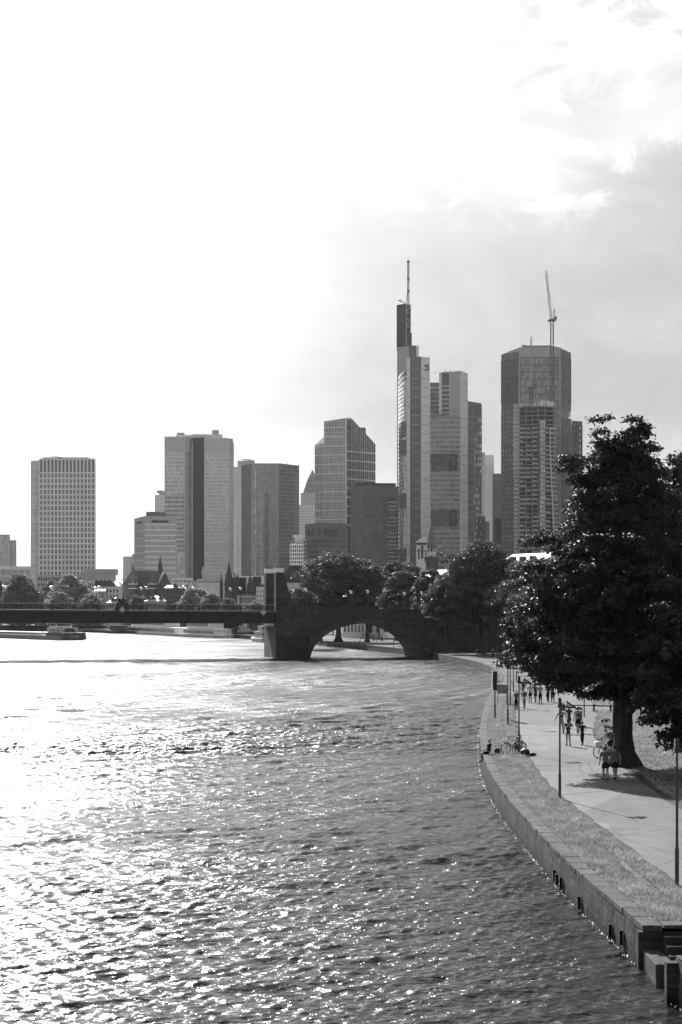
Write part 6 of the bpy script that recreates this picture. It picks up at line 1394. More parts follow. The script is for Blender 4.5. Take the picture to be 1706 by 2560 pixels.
# ---- trees by the end of the bridge
RT = 'trees at the end of the bridge'
b = G(1201, 1634)
tree('tall dark tree with visible trunk standing at the bridge end', (b.x, b.y, GZ), [(6.0, 6.5), (8, 8.5), (10.5, 9.4), (13, 8.6), (15.5, 6.6), (18, 4.6), (20, 2.8), (21.6, 1.2)], 36000, .5, M['leaf_park'], 61, .55, 4.5, 1.5, 1.3, 1.0, RT, extra=[(-7.4, 0, 20.2, .8), (-7.7, 0, 19, .8), (-7.2, 0, 17.6, .9), (-9.5, -1, 9, 1.2), (-8.5, -2, 7.2, 1.1), (-10.4, -1, 8, 1.0), (-7, -2, 6.0, 1.0)], nb=12)
tree('dark round tree between the bridge end and the great maple', (35.5, 300, GZ), [(4.0, 5.0), (6.5, 7.2), (9.5, 8.0), (12.5, 6.8), (15, 4.4), (17, 2)], 26000, .5, M['leaf_park'], 62, .45, 3.2, 1.4, 1.3, 1.0, RT)
tree('low spreading tree covering the bridge abutment', (20.5, 316, GZ + .6), [(6.8, 2.8), (7.8, 4.0), (9.0, 4.4), (10.6, 3.8), (12, 2.6), (13.2, 1.2)], 15000, .42, M['leaf_park'], 63, .3, 3, 1.1, 1.0, 1.0, RT)
tree('dark path tree right of the bridge-end tree', (33.0, 268, GZ), [(4.2, 3.5), (6.0, 4.6), (8, 5.0), (10.4, 4.6), (12.6, 2.6)], 15000, .42, M['leaf_mid'], 66, .32, 3, 1.1, 1.0, 1.0, RT)
tree('dark tree close behind the great maple over the path', (33.5, 232, GZ), [(4.6, 4.0), (7, 6.0), (10, 6.2), (13, 4.8), (15, 2.4)], 16000, .42, M['leaf_park'], 67, .35, 3.2, 1.2, 1.1, 1.0, RT)
PT = 'park trees behind the stone arch'
def park(label, px, d, ytop, ybot, wpx, n, mat, seed, shape='round', leaf=.62, dens=1.0, base=.45):
    ht = Z(ytop, d) - GZ; hb = max(2.5, Z(ybot, d) - GZ); w_ = wpx / 2 / F * d; h = ht - hb
    prof = {'round': [(hb, w_ * .6), (hb + .25 * h, w_ * .95), (hb + .5 * h, w_), (hb + .75 * h, w_ * .75), (ht - .6, w_ * .3)], 'vase': [(hb, w_ * .35), (hb + .3 * h, w_ * .75), (hb + .6 * h, w_), (hb + .85 * h, w_ * .8), (ht - .4, w_ * .35)],
            'layer': [(hb, w_ * .9), (hb + .35 * h, w_), (hb + .7 * h, w_ * .7), (ht - .3, w_ * .3)]}[shape]
    rc = max(1.0, w_ * .20)
    return tree(label, (X(px, d), d, GZ), prof, n, leaf, mat, seed, base, hb * .6, rc, rc * .95, dens, PT, flat=.35 if shape == 'layer' else .6, nb=14 if shape == 'vase' else 8)
park('open branching elm behind the parapet right of the pylons', 846, 425, 1391, 1515, 190, 10500, M['leaf_mid'], 71, 'vase', .62, .7, .7)
park('dark dense tree between the open elm and the pale layered tree', 918, 420, 1412, 1540, 120, 14000, M['leaf_park'], 72)
park('broad dark tree rising behind the pale layered tree', 1000, 445, 1402, 1500, 130, 14000, M['leaf_park'], 73)
park('pale layered tree with flat boughs behind the right parapet', 1012, 385, 1432, 1530, 120, 13000, M['leaf_pale'], 74, 'layer')
park('small pale feathery tree just right of the pylon slope', 752, 400, 1468, 1530, 75, 7000, M['leaf_pale'], 75, 'layer', .5)
park('mid-toned round tree behind the first lantern pair right of pylons', 800, 440, 1420, 1540, 90, 10000, M['leaf_mid'], 76)
park('dark tree reaching over the parapet end by the cream house', 1080, 365, 1425, 1540, 95, 12000, M['leaf_park'], 77)
park('dark tree behind the bridge-end tree under the white roofs', 1168, 400, 1395, 1520, 110, 12000, M['leaf_park'], 78)
park('dark tree left of the house with three dormers', 1262, 380, 1410, 1530, 100, 11000, M['leaf_park'], 79)
park('dark tree low under the house with three dormers', 1320, 360, 1425, 1560, 90, 10000, M['leaf_park'], 80)
# trunks seen through the arch belong to young trees on the quay
for px_, yb, w_, lab in ((864, 1590, 45, 'young tree with thick dark trunk seen left through the arch'), (833, 1588, 36, 'slim tree nearest the pier seen through the arch'), (925, 1597, 42, 'small round tree in the middle of the arch view'), (948, 1597, 40, 'thin trunked tree right of centre in the arch view'), (990, 1602, 50, 'dark trunked tree at the right of the arch view')):
    d = 8.8 * F / (yb - 1520); tree(lab, (X(px_, d), d, GZ), [(4.6, w_ * .030), (6.0, w_ * .048), (7.6, w_ * .05), (9.0, w_ * .03)], 3500, .5, M['leaf_mid'], 90 + px_, .34 if px_ in (864, 990) else .2, 3.6, .8, .9, .9, PT, nb=5)
# ---- far bank trees on the left
LT = 'trees along the far left bank'
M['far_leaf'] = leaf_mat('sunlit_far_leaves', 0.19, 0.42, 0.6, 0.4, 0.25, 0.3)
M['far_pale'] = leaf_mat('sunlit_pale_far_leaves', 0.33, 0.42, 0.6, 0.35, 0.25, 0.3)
def far(label, px, d, ytop, wpx, n, mat, seed, ybot=1522, leaf=.95):
    ht = Z(ytop, d) - GZ; w_ = wpx / 2 / F * d
    return tree(label, (X(px, d), d, GZ), [(2.0, w_ * .8), (ht * .35, w_), (ht * .6, w_ * (.75 + .3 * random.Random(seed).random())), (ht * .82, w_ * (.4 + .35 * random.Random(seed + 5).random())), (ht - .5, w_ * .2)], n, leaf, mat, seed, .5, 1.6, max(1.2, w_ * .2), max(1.2, w_ * .2), .9, LT, nb=5)
far('large dark round tree at the left edge of the far bank', 52, 720, 1441, 100, 12000, M['far_leaf'], 101)
far('dark tree cut off by the left edge behind the lantern', -8, 735, 1446, 70, 6000, M['far_leaf'], 102)
far('tall pale-topped tree in the middle of the left bank', 178, 715, 1440, 112, 14000, M['far_pale'], 103)
far('dark dense tree behind the pale-topped left bank tree', 128, 740, 1450, 70, 7000, M['far_leaf'], 104)
far('low bushy tree at the foot of the pale-topped tree', 150, 690, 1482, 70, 6000, M['far_pale'], 105)
far('low pale tree between left bank and mansard house', 228, 690, 1484, 62, 6000, M['far_pale'], 106)
far('small dark tree left of the mansard house', 215, 730, 1462, 50, 5000, M['far_leaf'], 107)
far('pale bushy tree right of the brick house', 478, 660, 1474, 85, 8000, M['far_pale'], 108)
far('pale spreading tree below the pointed hall tower', 530, 600, 1482, 75, 7500, M['far_pale'], 109)
far('low dark tree at the foot of the arcade wing', 575, 555, 1494, 50, 4500, M['far_leaf'], 110, leaf=.7)
far('low tree before the church under the bridge rail', 345, 700, 1488, 50, 4500, M['far_leaf'], 111)
far('tall pale tree behind the brick house', 505, 700, 1472, 60, 5000, M['far_pale'], 112)
far('small tree beside the battlement tower', 640, 540, 1500, 45, 4000, M['far_pale'], 113, leaf=.7)
# ================================================================== people
M['skin'] = grain('skin', 0.30, 0.55, 0.3, 0.08, 6)
M['hair_dark'] = grain('dark_hair', 0.02, 0.5, 0.4, 0.2, 12)
M['hair_fair'] = grain('fair_hair', 0.32, 0.5, 0.4, 0.2, 12)
CL = {}
def cloth(v):
    k_ = round(v, 3)
    if k_ not in CL: CL[k_] = grain('cloth_%d' % int(v * 1000), v, 0.85, 0.2, 0.15, 5.0)
    return CL[k_]
SKIN = []
def skinned(name, verts, edges, radii, mat, parent, root=0, extra=None, lev=2):
    me = bpy.data.meshes.new(name); me.from_pydata([tuple(v) for v in verts], edges, []); me.update()
    o = bpy.data.objects.new(name, me); col.objects.link(o); o.parent = parent
    m = o.modifiers.new('skin', 'SKIN'); m.use_smooth_shade = True; m.branch_smoothing = 0.6
    lay = me.skin_vertices[0].data
    for i, r in enumerate(radii): lay[i].radius = r if hasattr(r, '__len__') else (r, r); lay[i].use_root = (i == root)
    s = o.modifiers.new('sub', 'SUBSURF'); s.levels = lev; s.render_levels = lev
    SKIN.append((o, mat, extra)); return o
def bake_skins():
    bpy.context.view_layer.update(); dg = bpy.context.evaluated_depsgraph_get(); done = {}
    for o, mat, extra in SKIN:
        me = bpy.data.meshes.new_from_object(o.evaluated_get(dg)); o.modifiers.clear()
        vs = [tuple(v.co) for v in me.vertices]; fs = [tuple(p.vertices) for p in me.polygons]
        if extra: n = len(vs); vs += extra.v; fs += [tuple(i + n for i in f) for f in extra.f]
        nm = bpy.data.meshes.new(o.name.split('.')[0]); nm.from_pydata(vs, [], fs); nm.polygons.foreach_set('use_smooth', [True] * len(nm.polygons)); nm.materials.append(mat); nm.update(); o.data = nm
def person(label, loc, heading=0.0, h=1.74, stride=0.6, arms='swing', top=.05, bottom=.02, legs='shorts', hair='dark', pose='walk', fingers=True, cap=None, side=1, group=None, bag=False, female=False, bib=None, number=None, lean=0.0, build_=1.0):
    """a figure facing local +Y; heading in degrees (0 = walking away from us)"""
    t = thing('person', label, 'person', tuple(loc), R(-heading), group, own=True); s = h / 1.74; B = build_
    V = Vector
    hipz = .93
    def leg(sx, ang, bend, out=0.0):
        hip = V((sx * .078 * B, 0, hipz)); k_ = hip + V((sx * (out - .012), math.sin(ang), -math.cos(ang))) * .44; a2 = ang - bend; an = k_ + V((sx * -.03, math.sin(a2), -math.cos(a2))) * .43; ft = a2 * .6
        toe = an + V((sx * .02, math.cos(ft) * .17, -.055 + math.sin(max(a2, -.9)) * .11)); return hip, k_, an, toe
    if pose == 'walk': L_, R_ = leg(-1, stride * .48 * side, .10 + (.0 if side > 0 else .45 * stride)), leg(1, -stride * .42 * side, .12 + (.55 * stride if side > 0 else 0))
    elif pose == 'stand': L_, R_ = leg(-1, .03, .04, .05), leg(1, -.02, .04, .05)
    elif pose == 'sit': L_, R_ = leg(-1, 1.38, 1.42), leg(1, 1.30, 1.15)
    elif pose == 'ride': L_, R_ = leg(-1, 1.15, 1.25), leg(1, .55, .75)
    lz = min(L_[2].z, R_[2].z) - .075
    if pose in ('sit', 'ride'): lz = 0.0
    ln = lean
    def up(x, y, z): dz = z - hipz; return V((x, y + math.sin(ln) * dz, hipz + math.cos(ln) * dz))
    pel, wst, chs, shc, nck, hd0, hd1, hdt = up(0, 0, .96), up(0, .01, 1.12), up(0, 0, 1.30), up(0, 0, 1.42), up(0, .01, 1.50), up(0, .03, 1.57), up(0, .04, 1.65), up(0, .03, 1.72)
    def arm(sx, kind):
        sh = up(sx * (.19 if not female else .165) * B, 0, 1.415)
        if kind == 'swing+': e = sh + V((sx * .05, .10, -.27)); wr = e + V((sx * -.01, .16, -.19))
        elif kind == 'swing-': e = sh + V((sx * .05, -.12, -.26)); wr = e + V((sx * .0, .02, -.25))
        elif kind == 'down': e = sh + V((sx * .06, -.02, -.28)); wr = e + V((sx * .02, .05, -.245))
        elif kind == 'out': e = sh + V((sx * .13, -.03, -.25)); wr = e + V((sx * .10, .06, -.22))
        elif kind == 'bent': e = sh + V((sx * .09, -.06, -.26)); wr = e + V((sx * -.05, .22, .03))
        elif kind == 'phone': e = sh + V((sx * .12, .08, -.22)); wr = e + V((sx * -.12, .12, .20))
        elif kind == 'fore': e = sh + V((sx * .04, .20, -.20)); wr = e + V((sx * -.02, .22, -.12))
        elif kind == 'lap': e = sh + V((sx * .06, .06, -.27)); wr = e + V((sx * -.10, .20, -.08))
        elif kind == 'raise': e = sh + V((sx * .16, .06, .02)); wr = e + V((sx * .06, .16, .15))
        d = (wr - e).normalized(); return sh, e, wr, wr + d * .085
    kl, kr = {'swing': ('swing-', 'swing+') if side > 0 else ('swing+', 'swing-')}.get(arms, arms if isinstance(arms, tuple) else (arms, arms))
    AL, AR = arm(-1, kl), arm(1, kr)
    off = V((0, 0, -lz))
    vs = [pel, wst, chs, shc, nck, hd0, hd1, hdt]; ed = [(0, 1), (1, 2), (2, 3), (3, 4), (4, 5), (5, 6), (6, 7)]
    rd = [(.15 * B, .105 * B), (.135 * B, .095 * B), (.155 * B, .105 * B), (.12 * B, .085), (.056, .058), (.072, .082), (.086, .10), (.05, .06)]
    for Lg in (L_, R_): n = len(vs); vs += list(Lg[0:4]); ed += [(0, n), (n, n + 1), (n + 1, n + 2), (n + 2, n + 3)]; rd += [.092 * B, .064 * B, .046, .036]
    for A in (AL, AR): n = len(vs); vs += list(A); ed += [(3, n), (n, n + 1), (n + 1, n + 2), (n + 2, n + 3)]; rd += [.058 * B, .042 * B, .030, (.036, .020)]
    fx = MB()
    for sx in (-1, 1): c = (hd0 + hd1) / 2 + V((sx * .082, -.005, .0)) + off; fx.ball(c, (.016, .026, .034), 6, 5)
    fx.ball((hd0 + hd1) / 2 + V((0, .105, -.012)) + off, (.016, .024, .026), 6, 5)
    eye = MB()
    for sx in (-1, 1): eye.ball(hd1 + V((sx * .032, .088, -.02)) + off, (.014, .010, .009), 6, 5)
    eye.box(hd0 + V((0, .083, -.012)) + off, (.045, .012, .008))
    if fingers:
        for sx, A in ((-1, AL), (1, AR)):
            d = (A[3] - A[2]).normalized(); sd_ = d.cross(V((0, 1, 0))); sd_ = (sd_.normalized() if sd_.length > .1 else V((1, 0, 0))); nn = sd_.cross(d).normalized()
            for k_, ln_ in zip((-1.5, -.5, .5, 1.5), (.060, .072, .068, .052)):
                p = A[3] + sd_ * k_ * .018 + off - d * .01; fx.tube([p, p + d * ln_ * .5 + nn * .006, p + d * ln_ * .85 + nn * .026, p + d * ln_ * .95 + nn * .045], [.010, .0095, .009, .007], 6)
            p = A[2] + (A[3] - A[2]) * .4 + V((-sx * .025, .015, 0)) + off; fx.tube([p, p + d * .03 + V((-sx * .018, .015, 0)), p + d * .06 + V((-sx * .012, .025, 0))], [.012, .011, .008], 6)
    def sc(vv): return [(p + off) * s for p in vv]
    def sr(r): return tuple(q * s for q in r) if hasattr(r, '__len__') else r * s
    def scm(mb): mb.v = [(p[0] * s, p[1] * s, p[2] * s) for p in mb.v]; return mb
    bo = skinned('body', sc(vs), ed, [sr(r) for r in rd], M['skin'], t, 0, scm(fx), 2)
    scm(eye).build('face_features', M['hair_dark'], t)
    # shirt
    g = .016; f = .62
    tv = [up(0, 0, .93), wst, chs, shc, up(0, .01, 1.46)]; te = [(0, 1), (1, 2), (2, 3), (3, 4)]; tr = [(.158 * B + g, .11 * B + g), (.142 * B + g, .10 * B + g), (.16 * B + g, .108 * B + g), (.125 * B + g, .09 + g), (.075, .07)]
    for A in (AL, AR): n = len(tv); tv += [A[0], A[0].lerp(A[1], f if top > -1 else 1), ]; te += [(3, n), (n, n + 1)]; tr += [.060 * B + g, .052 * B + g]
    if arms == 'long' or legs == 'suit':
        for q, A in enumerate((AL, AR)): n = len(tv); tv += [A[1], A[1].lerp(A[2], .95)]; te += [(6 + q * 2, n), (n, n + 1)]; tr += [.046 * B + g, .034 + g]
    sh_ = skinned('shirt', sc(tv), te, [sr(r) for r in tr], cloth(top), t, 0)
    # trousers, shorts or skirt
    frac = {'shorts': .82, 'trousers': 1.0, 'suit': 1.0, 'short_shorts': .45, 'skirt': .5}[legs]
    bv = [up(0, 0, 1.02), up(0, 0, .93)]; be = [(0, 1)]; brd = [(.152 * B + .008, .108 * B + .008), (.165 * B + .012, .12 * B + .012)]
    for Lg in (L_, R_):
        n = len(bv); bv += [Lg[0], Lg[0].lerp(Lg[1], frac)]; be += [(1, n), (n, n + 1)]; brd += [.098 * B + .014, (.075 if frac > .6 else .088) * B + .014 + (.02 if legs in ('shorts', 'skirt') else 0)]
        if frac == 1.0: n = len(bv); bv += [Lg[1].lerp(Lg[2], .5), Lg[1].lerp(Lg[2], .94)]; be += [(n - 1, n), (n, n + 1)]; brd += [.062, .050]
    skinned({'shorts': 'shorts', 'short_shorts': 'shorts', 'skirt': 'skirt'}.get(legs, 'trousers'), sc(bv), be, [sr(r) for r in brd], cloth(bottom), t, 0)
    # shoes
    for Lg in (L_, R_):
        sm = MB(); a, b_ = (Lg[2] + off) * s, (Lg[3] + off) * s; dd = (b_ - a); dd = dd.normalized(); sm.tube([a - dd * .05 * s - V((0, 0, .02)), a + V((0, 0, -.02)), a.lerp(b_, .6), b_ + dd * .04 * s], [.035 * s, .048 * s, .046 * s, .028 * s], 8)
        sm.build('shoe', cloth(.03), t, smooth=True)
    # hair or cap
    hm = MB(); hc = (hd1 + off + V((0, -.012, .018))) * s; hm.ball(hc, (.098 * s, .112 * s, .098 * s), 10, 8)
    if hair in ('long', 'fairlong'): hm.ball((hd0 + off + V((0, -.06, -.02))) * s, (.085 * s, .05 * s, .14 * s), 8, 6)
    if hair == 'bun': hm.ball((hd1 + off + V((0, -.11, .07))) * s, (.05 * s,) * 3, 8, 6)
    hm.v = [p if p[1] < (hd1.y + off.y + .05) * s or p[2] > hc.z + .03 * s else (p[0], (hd1.y + .05) * s, p[2]) for p in hm.v]
    hm.build('cap' if cap is not None else 'hair', cloth(cap) if cap is not None else (M['hair_fair'] if 'fair' in hair else M['hair_dark']), t, smooth=True)
    yb = -(.108 * B + g) * s - .02
    if bib is not None: mb = MB(); mb.box((0, yb - .012, (1.20 + off.z) * s), (.22 * s, .012, .13 * s)); mb.build('number_bib', cloth(bib), t)
    if number:
        text_mesh('shirt_number', number, .26, (0, yb - .020, (1.24 + off.z) * s), (R(90), 0, 0), cloth(.75), sh_, .003); mb = MB(); mb.box((0, yb - .012, (1.37 + off.z) * s), (.2, .006, .03)); mb.box((0, yb - .006, (1.06 + off.z) * s), (.16, .006, .014)); mb.build('shirt_print', cloth(.45), sh_)
    if bag: mb = MB(); mb.box((0, yb - .07, (1.27 + off.z) * s), (.28 * s, .15 * s, .40 * s)); mb.build('backpack', cloth(.12), t, bevel=.05)
    return t
WK = 'walkers on the riverside path'
# pair in the foreground, seen from behind
p = G(1514, 1950); person('walker in grey tee and baggy dark shorts, left of the close pair', p, -4, 1.68, .38, ('down', 'bent'), .13, .012, 'shorts', side=1, group=WK, build_=1.16)
p = G(1538, 1949); person('walker in grey tee and dark shorts, right of the close pair by the trunk', p, -4, 1.70, .40, ('bent', 'down'), .12, .012, 'shorts', side=-1, group=WK, build_=1.14)
# group of five
p = G(1421, 1865); person('person in dark jersey numbered 13 and short shorts holding a phone', p, -5, 1.74, .45, ('down', 'phone'), .018, .014, 'short_shorts', 'long', side=1, group=WK, number='13')
p = G(1456, 1863); person('small person all in black with slim dark leggings near the path edge', p, -8, 1.52, .25, ('down', 'bent'), .012, .010, 'trousers', side=-1, group=WK, build_=.95)
p = G(1404, 1833); person('walker in pale running kit with dark bib, half behind the lamp post', p, -3, 1.78, .5, ('out', 'out'), .36, .30, 'shorts', side=1, group=WK, bib=.015)
p = G(1445, 1832); person('walker in light tee with dark back print and dark shorts by the bin', p, -5, 1.82, .35, ('down', 'down'), .33, .015, 'shorts', side=-1, group=WK, bib=.015)
p = G(1423, 1822); person('long-haired walker with arms bent, hidden behind the jersey wearer', p, -5, 1.66, .4, ('bent', 'bent'), .06, .03, 'shorts', 'long', side=1, group=WK, female=True)
# farther group
p = G(1291, 1774); person('walker in dark skirt and grey top nearest the lamp posts', p, -6, 1.68, .3, ('bent', 'down'), .10, .014, 'trousers', 'fairlong', group=WK, female=True, cap=.5)
p = G(1311, 1772); person('walker in pale top and trousers with small backpack', p, -6, 1.74, .3, ('down', 'down'), .34, .30, 'trousers', side=-1, group=WK, bag=True, cap=.55)
p = G(1326, 1758); person('walker in light tee and dark shorts, left of the three abreast', p, -8, 1.84, .3, ('down', 'down'), .42, .02, 'shorts', group=WK, side=1)
p = G(1339, 1757); person('walker all in black, middle of the three abreast', p, -8, 1.76, .3, ('down', 'bent'), .015, .014, 'shorts', 'fair', group=WK, side=-1)
p = G(1351, 1758); person('walker in striped grey jacket, right of the three abreast', p, -8, 1.76, .3, ('down', 'down'), .26, .015, 'trousers', group=WK, side=1)
p = G(1370, 1756); person('dark clothed walker half hidden by hanging leaves, left one', p, -8, 1.8, .3, ('down', 'down'), .012, .012, 'trousers', group=WK, side=-1)
p = G(1382, 1755); person('dark clothed walker half hidden by hanging leaves, right one', p, -8, 1.8, .35, ('down', 'down'), .012, .012, 'trousers', group=WK, side=1)
p = G(1309, 1742); person('dark figure under the low maple leaves near the lamp posts', p, -8, 1.76, .3, ('down', 'down'), .016, .012, 'shorts', group=WK, side=1)
p = G(1364, 1699); person('lone dark walker far along the bright path', p, 172, 1.76, .4, ('down', 'bent'), .016, .016, 'shorts', group=WK, side=1, fingers=False)
# seated on the wall
p = Vector((smooth_bank(97.5) + .33, 97.5, GZ + .045 - .80)); sp = person('person in dark clothes and light cap sitting on the river wall, feet hanging', p, -62, 1.74, .3, ('lap', 'lap'), .018, .02, 'shorts', pose='sit', cap=.6, lean=-.12)
q = thing('shoulder_bag', 'small dark bag standing behind the person on the river wall', 'bag', (smooth_bank(97.9) + .85, 97.9, GZ + .04)); mb = MB(); mb.box((smooth_bank(97.9) + .85, 97.9, GZ + .22), (.34, .2, .32)); mb.build('bag_body', M['iron'], q, bevel=.05); mb = MB(); mb.torus((smooth_bank(97.9) + .85, 97.9, GZ + .42), .12, .015, 'y', 14, 5); mb.build('bag_strap', M['iron'], q)
# far people by the bridge end, on the bridge and in the park under the arch
FB = 'small figures near the bridge end'
for i, (px_, py_, tp, bt, lab) in enumerate(((1232.5, 1647, .012, .01, 'lone dark figure walking left of the second far lamp'), (1213, 1634, .02, .01, 'dark figure passing right of the big bridge-end trunk'), (1235, 1621, .03, .012, 'figure standing in bright light beyond the shadow'), (1178, 1619, .015, .01, 'left one of two strollers left of the bridge-end trunk'), (1185, 1620, .02, .02, 'right one of two strollers left of the bridge-end trunk'),
        (1257, 1658, .014, .01, 'dark figure half hid under the leftmost maple twigs'), (1247, 1634, .014, .012, 'left figure of a far dark cluster by the path'), (1253, 1634, .02, .012, 'middle figure of a far dark cluster by the path'), (1260, 1632, .3, .1, 'pale clothed figure of the far cluster by the path'))):
    p = G(px_, py_); person(lab, p, rnd.choice((0, 180, 20)), 1.72, .35, ('down', 'down'), tp, bt, 'trousers', fingers=False, group=FB, side=1 if i % 2 else -1)
AP = 'people on the quay seen through the arch'
for i, (px_, py_, lab) in enumerate(((853, 1594, 'dark figure by the thick trunk in the arch view'), (881, 1591, 'standing figure left in the arch view'), (897, 1594, 'figure alone near the middle of the arch view'), (908, 1597, 'left figure of the row under the arch crown'), (915, 1597, 'second figure of the row under the arch crown'), (924, 1602, 'tall dark figure right of the arch crown'), (932, 1603, 'left of two close dark figures in the arch view'), (936.5, 1603, 'right of two close dark figures in the arch view'), (955, 1604, 'figure beside the parked bicycles in the arch view'))):
    p = G(px_, py_); person(lab, p, (0, 180, 60)[i % 3], 1.72, .3, ('down', 'down'), (.015, .03, .012)[i % 3], .012, 'trousers', fingers=False, group=AP, side=1 if i % 2 else -1)
p = Vector((BX[0], 0, 0)); yq = 396.0; p = Vector((bank_x(yq) + .35, yq, GZ - .75)); person('person sitting at the quay edge in the arch view', p, -75, 1.72, .3, ('lap', 'lap'), .03, .02, 'trousers', pose='sit', fingers=False, group=AP)
BPp = 'people crossing the bridge'
for i, (px_, b_, hd, st_, lab) in enumerate(((35, 2.0, 90, .5, 'dark pedestrian at the left end of the bridge'), (187, 2.2, -90, .9, 'runner on the bridge, leftmost of three'), (213, 2.0, -90, .8, 'runner on the bridge, middle of three'), (244, 2.0, 90, .4, 'pedestrian by the lantern, rightmost of three on the bridge'), (498, 2.4, 90, .3, 'dark pedestrian on the bridge right of the brick house'), (509, 3.0, -90, .3, 'small pedestrian on the bridge close to the dark one'))):
    a = BA(px_, b_); person(lab, BP(a, b_, ztop(a)), hd + 12, 1.76, st_, 'swing', (.012, .02)[i % 2], .012, 'trousers', fingers=False, group=BPp, side=1 if i % 2 else -1)
# ================================================================== street furniture, bicycles, signs
def path_lamp():
    t = thing('path_lamp', 'x', 'street lamp', own=True)
    mb = MB(); mb.lathe((0, 0, 0), [(0, .11), (.02, .066), (1.12, .066), (1.2, .060), (1.24, .046), (4.66, .036), (4.68, .030)], 10); mb.build('post', M['post'], t, smooth=False)
    mb = MB(); mb.box((.0, 0, 4.30), (.20, .13, .16)); mb.box((.19, 0, 4.28), (.22, .07, .10)); mb.box((.0, 0, 4.5), (.15, .12, .30)); mb.build('bracket', M['iron'], t)
    mb = MB(); xa, xb, z0, z1 = .28, .82, 4.20, 4.56; w_ = .17
    mb.add([(xa, -w_, z0), (xb, -w_, z0), (xa, -w_, z1), (xa, w_, z0), (xb, w_, z0), (xa, w_, z1)], [(0, 1, 2), (5, 4, 3), (0, 3, 4, 1), (1, 4, 5, 2), (2, 5, 3, 0)]); hd = mb.build('lamp_head', M['iron'], t, bevel=.012)
    mb = MB(); q = .05; mb.add([(xa + .03, -w_ - .008, z0 + .07), (xb - .26, -w_ - .008, z0 + .07), (xa + .03, -w_ - .008, z1 - .09), (xa + .03, -w_ - .002, z0 + .07), (xb - .26, -w_ - .002, z0 + .07), (xa + .03, -w_ - .002, z1 - .09)], [(0, 1, 2), (5, 4, 3), (0, 3, 4, 1), (1, 4, 5, 2), (2, 5, 3, 0)]); mb.build('lamp_glass', M['rail'], hd)
    return t
pl = path_lamp()
PL = [(1693, 2215, 'lamp post cut by the right edge, nearest along the path'), (1400, 1999, 'lamp post with pale wedge lamp head beside the maple shadow'), (1298, 1882, 'lamp post with bicycles leaning against it'), (1270, 1813, 'lamp post right beside the notice board'), (1276, 1766, 'lamp post just behind the notice board'), (1284, 1731, 'thin lamp post third behind the notice board'), (1292, 1706, 'lamp post among the lowest maple leaves'), (1243.5, 1655.5, 'distant lamp post left of the maple leaves'), (1212.5, 1645, 'distant lamp post right of the bridge-end trunk'), (1167, 1622, 'farthest lamp post left of the bridge-end trunk')]
for i, (px_, py_, lab) in enumerate(PL):
    o = pl if i == 0 else copy_tree(pl); place(o, G(px_, py_), 0, lab, 'lamp posts along the riverside path')
# river signal seen edge-on, on its own pole at the wall
p = G(1238, 1797); t = thing('river_signal', 'dark boxy river signal seen edge-on on a pole at the wall', 'signal', tuple(p))
mb = MB(); mb.lathe(tuple(p), [(0, .11), (.03, .07), (1.15, .07), (1.2, .05), (3.8, .045)], 8); mb.build('pole', M['post'], t)
mb = MB(); mb.box((p.x - .08, p.y, GZ + 3.05), (.30, .9, 1.5)); mb.build('signal_box', M['iron'], t, bevel=.02); mb = MB(); mb.box((p.x + .10, p.y, GZ + 3.05), (.05, .98, 1.56)); mb.build('back_board', M['post'], t); mb = MB(); mb.box((p.x + .32, p.y, GZ + 2.95), (.12, .12, .14)); mb.tube([(p.x + .1, p.y, GZ + 2.95), (p.x + .3, p.y, GZ + 2.95)], .03, 5); mb.build('beacon', M['iron'], t)
# notice board on two legs
pa, pb = G(1245, 1760), G(1267, 1761); t = thing('notice_board', 'notice board on two legs with worn poster in the verge', 'notice board', ((pa.x + pb.x) / 2, pa.y, GZ))
for q in (pa, pb): mb = MB(); mb.tube([(q.x, q.y, GZ), (q.x, q.y, GZ + 1.75)], .035, 6); mb.build('leg', M['iron'], t)
xm = (pa.x + pb.x) / 2; w_ = pb.x - pa.x
mb = MB(); mb.box((xm, pa.y, GZ + 1.36), (w_ + .1, .07, .82)); mb.build('frame', M['iron'], t)
M['poster'] = grain('weathered_poster', 0.22, 0.6, 0.3, 0.6, 3.5); mb = MB(); mb.box((xm, pa.y - .042, GZ + 1.36), (w_ - .02, .012, .70)); mb.build('poster', M['poster'], t)
# litter bin with hood
p = G(1447, 1830); p = Vector((X(1447, 121), 121.0, GZ)); t = thing('litter_bin', 'dark litter bin with open slot under a pale domed lid', 'bin', tuple(p))
mb = MB(); mb.box((p.x, p.y, GZ + .48), (.50, .46, .96)); mb.build('bin_body', M['iron'], t, bevel=.02)
mb = MB()
for sx_ in (-.22, .22): mb.box((p.x + sx_, p.y, GZ + 1.14), (.06, .44, .36))
mb.box((p.x, p.y, GZ + 1.33), (.50, .46, .06)); mb.build('hood_frame', M['iron'], t); mb = MB(); mb.ball((p.x, p.y, GZ + 1.36), (.26, .24, .13), 12, 6); mb.build('lid', M['rail'], t, smooth=True)
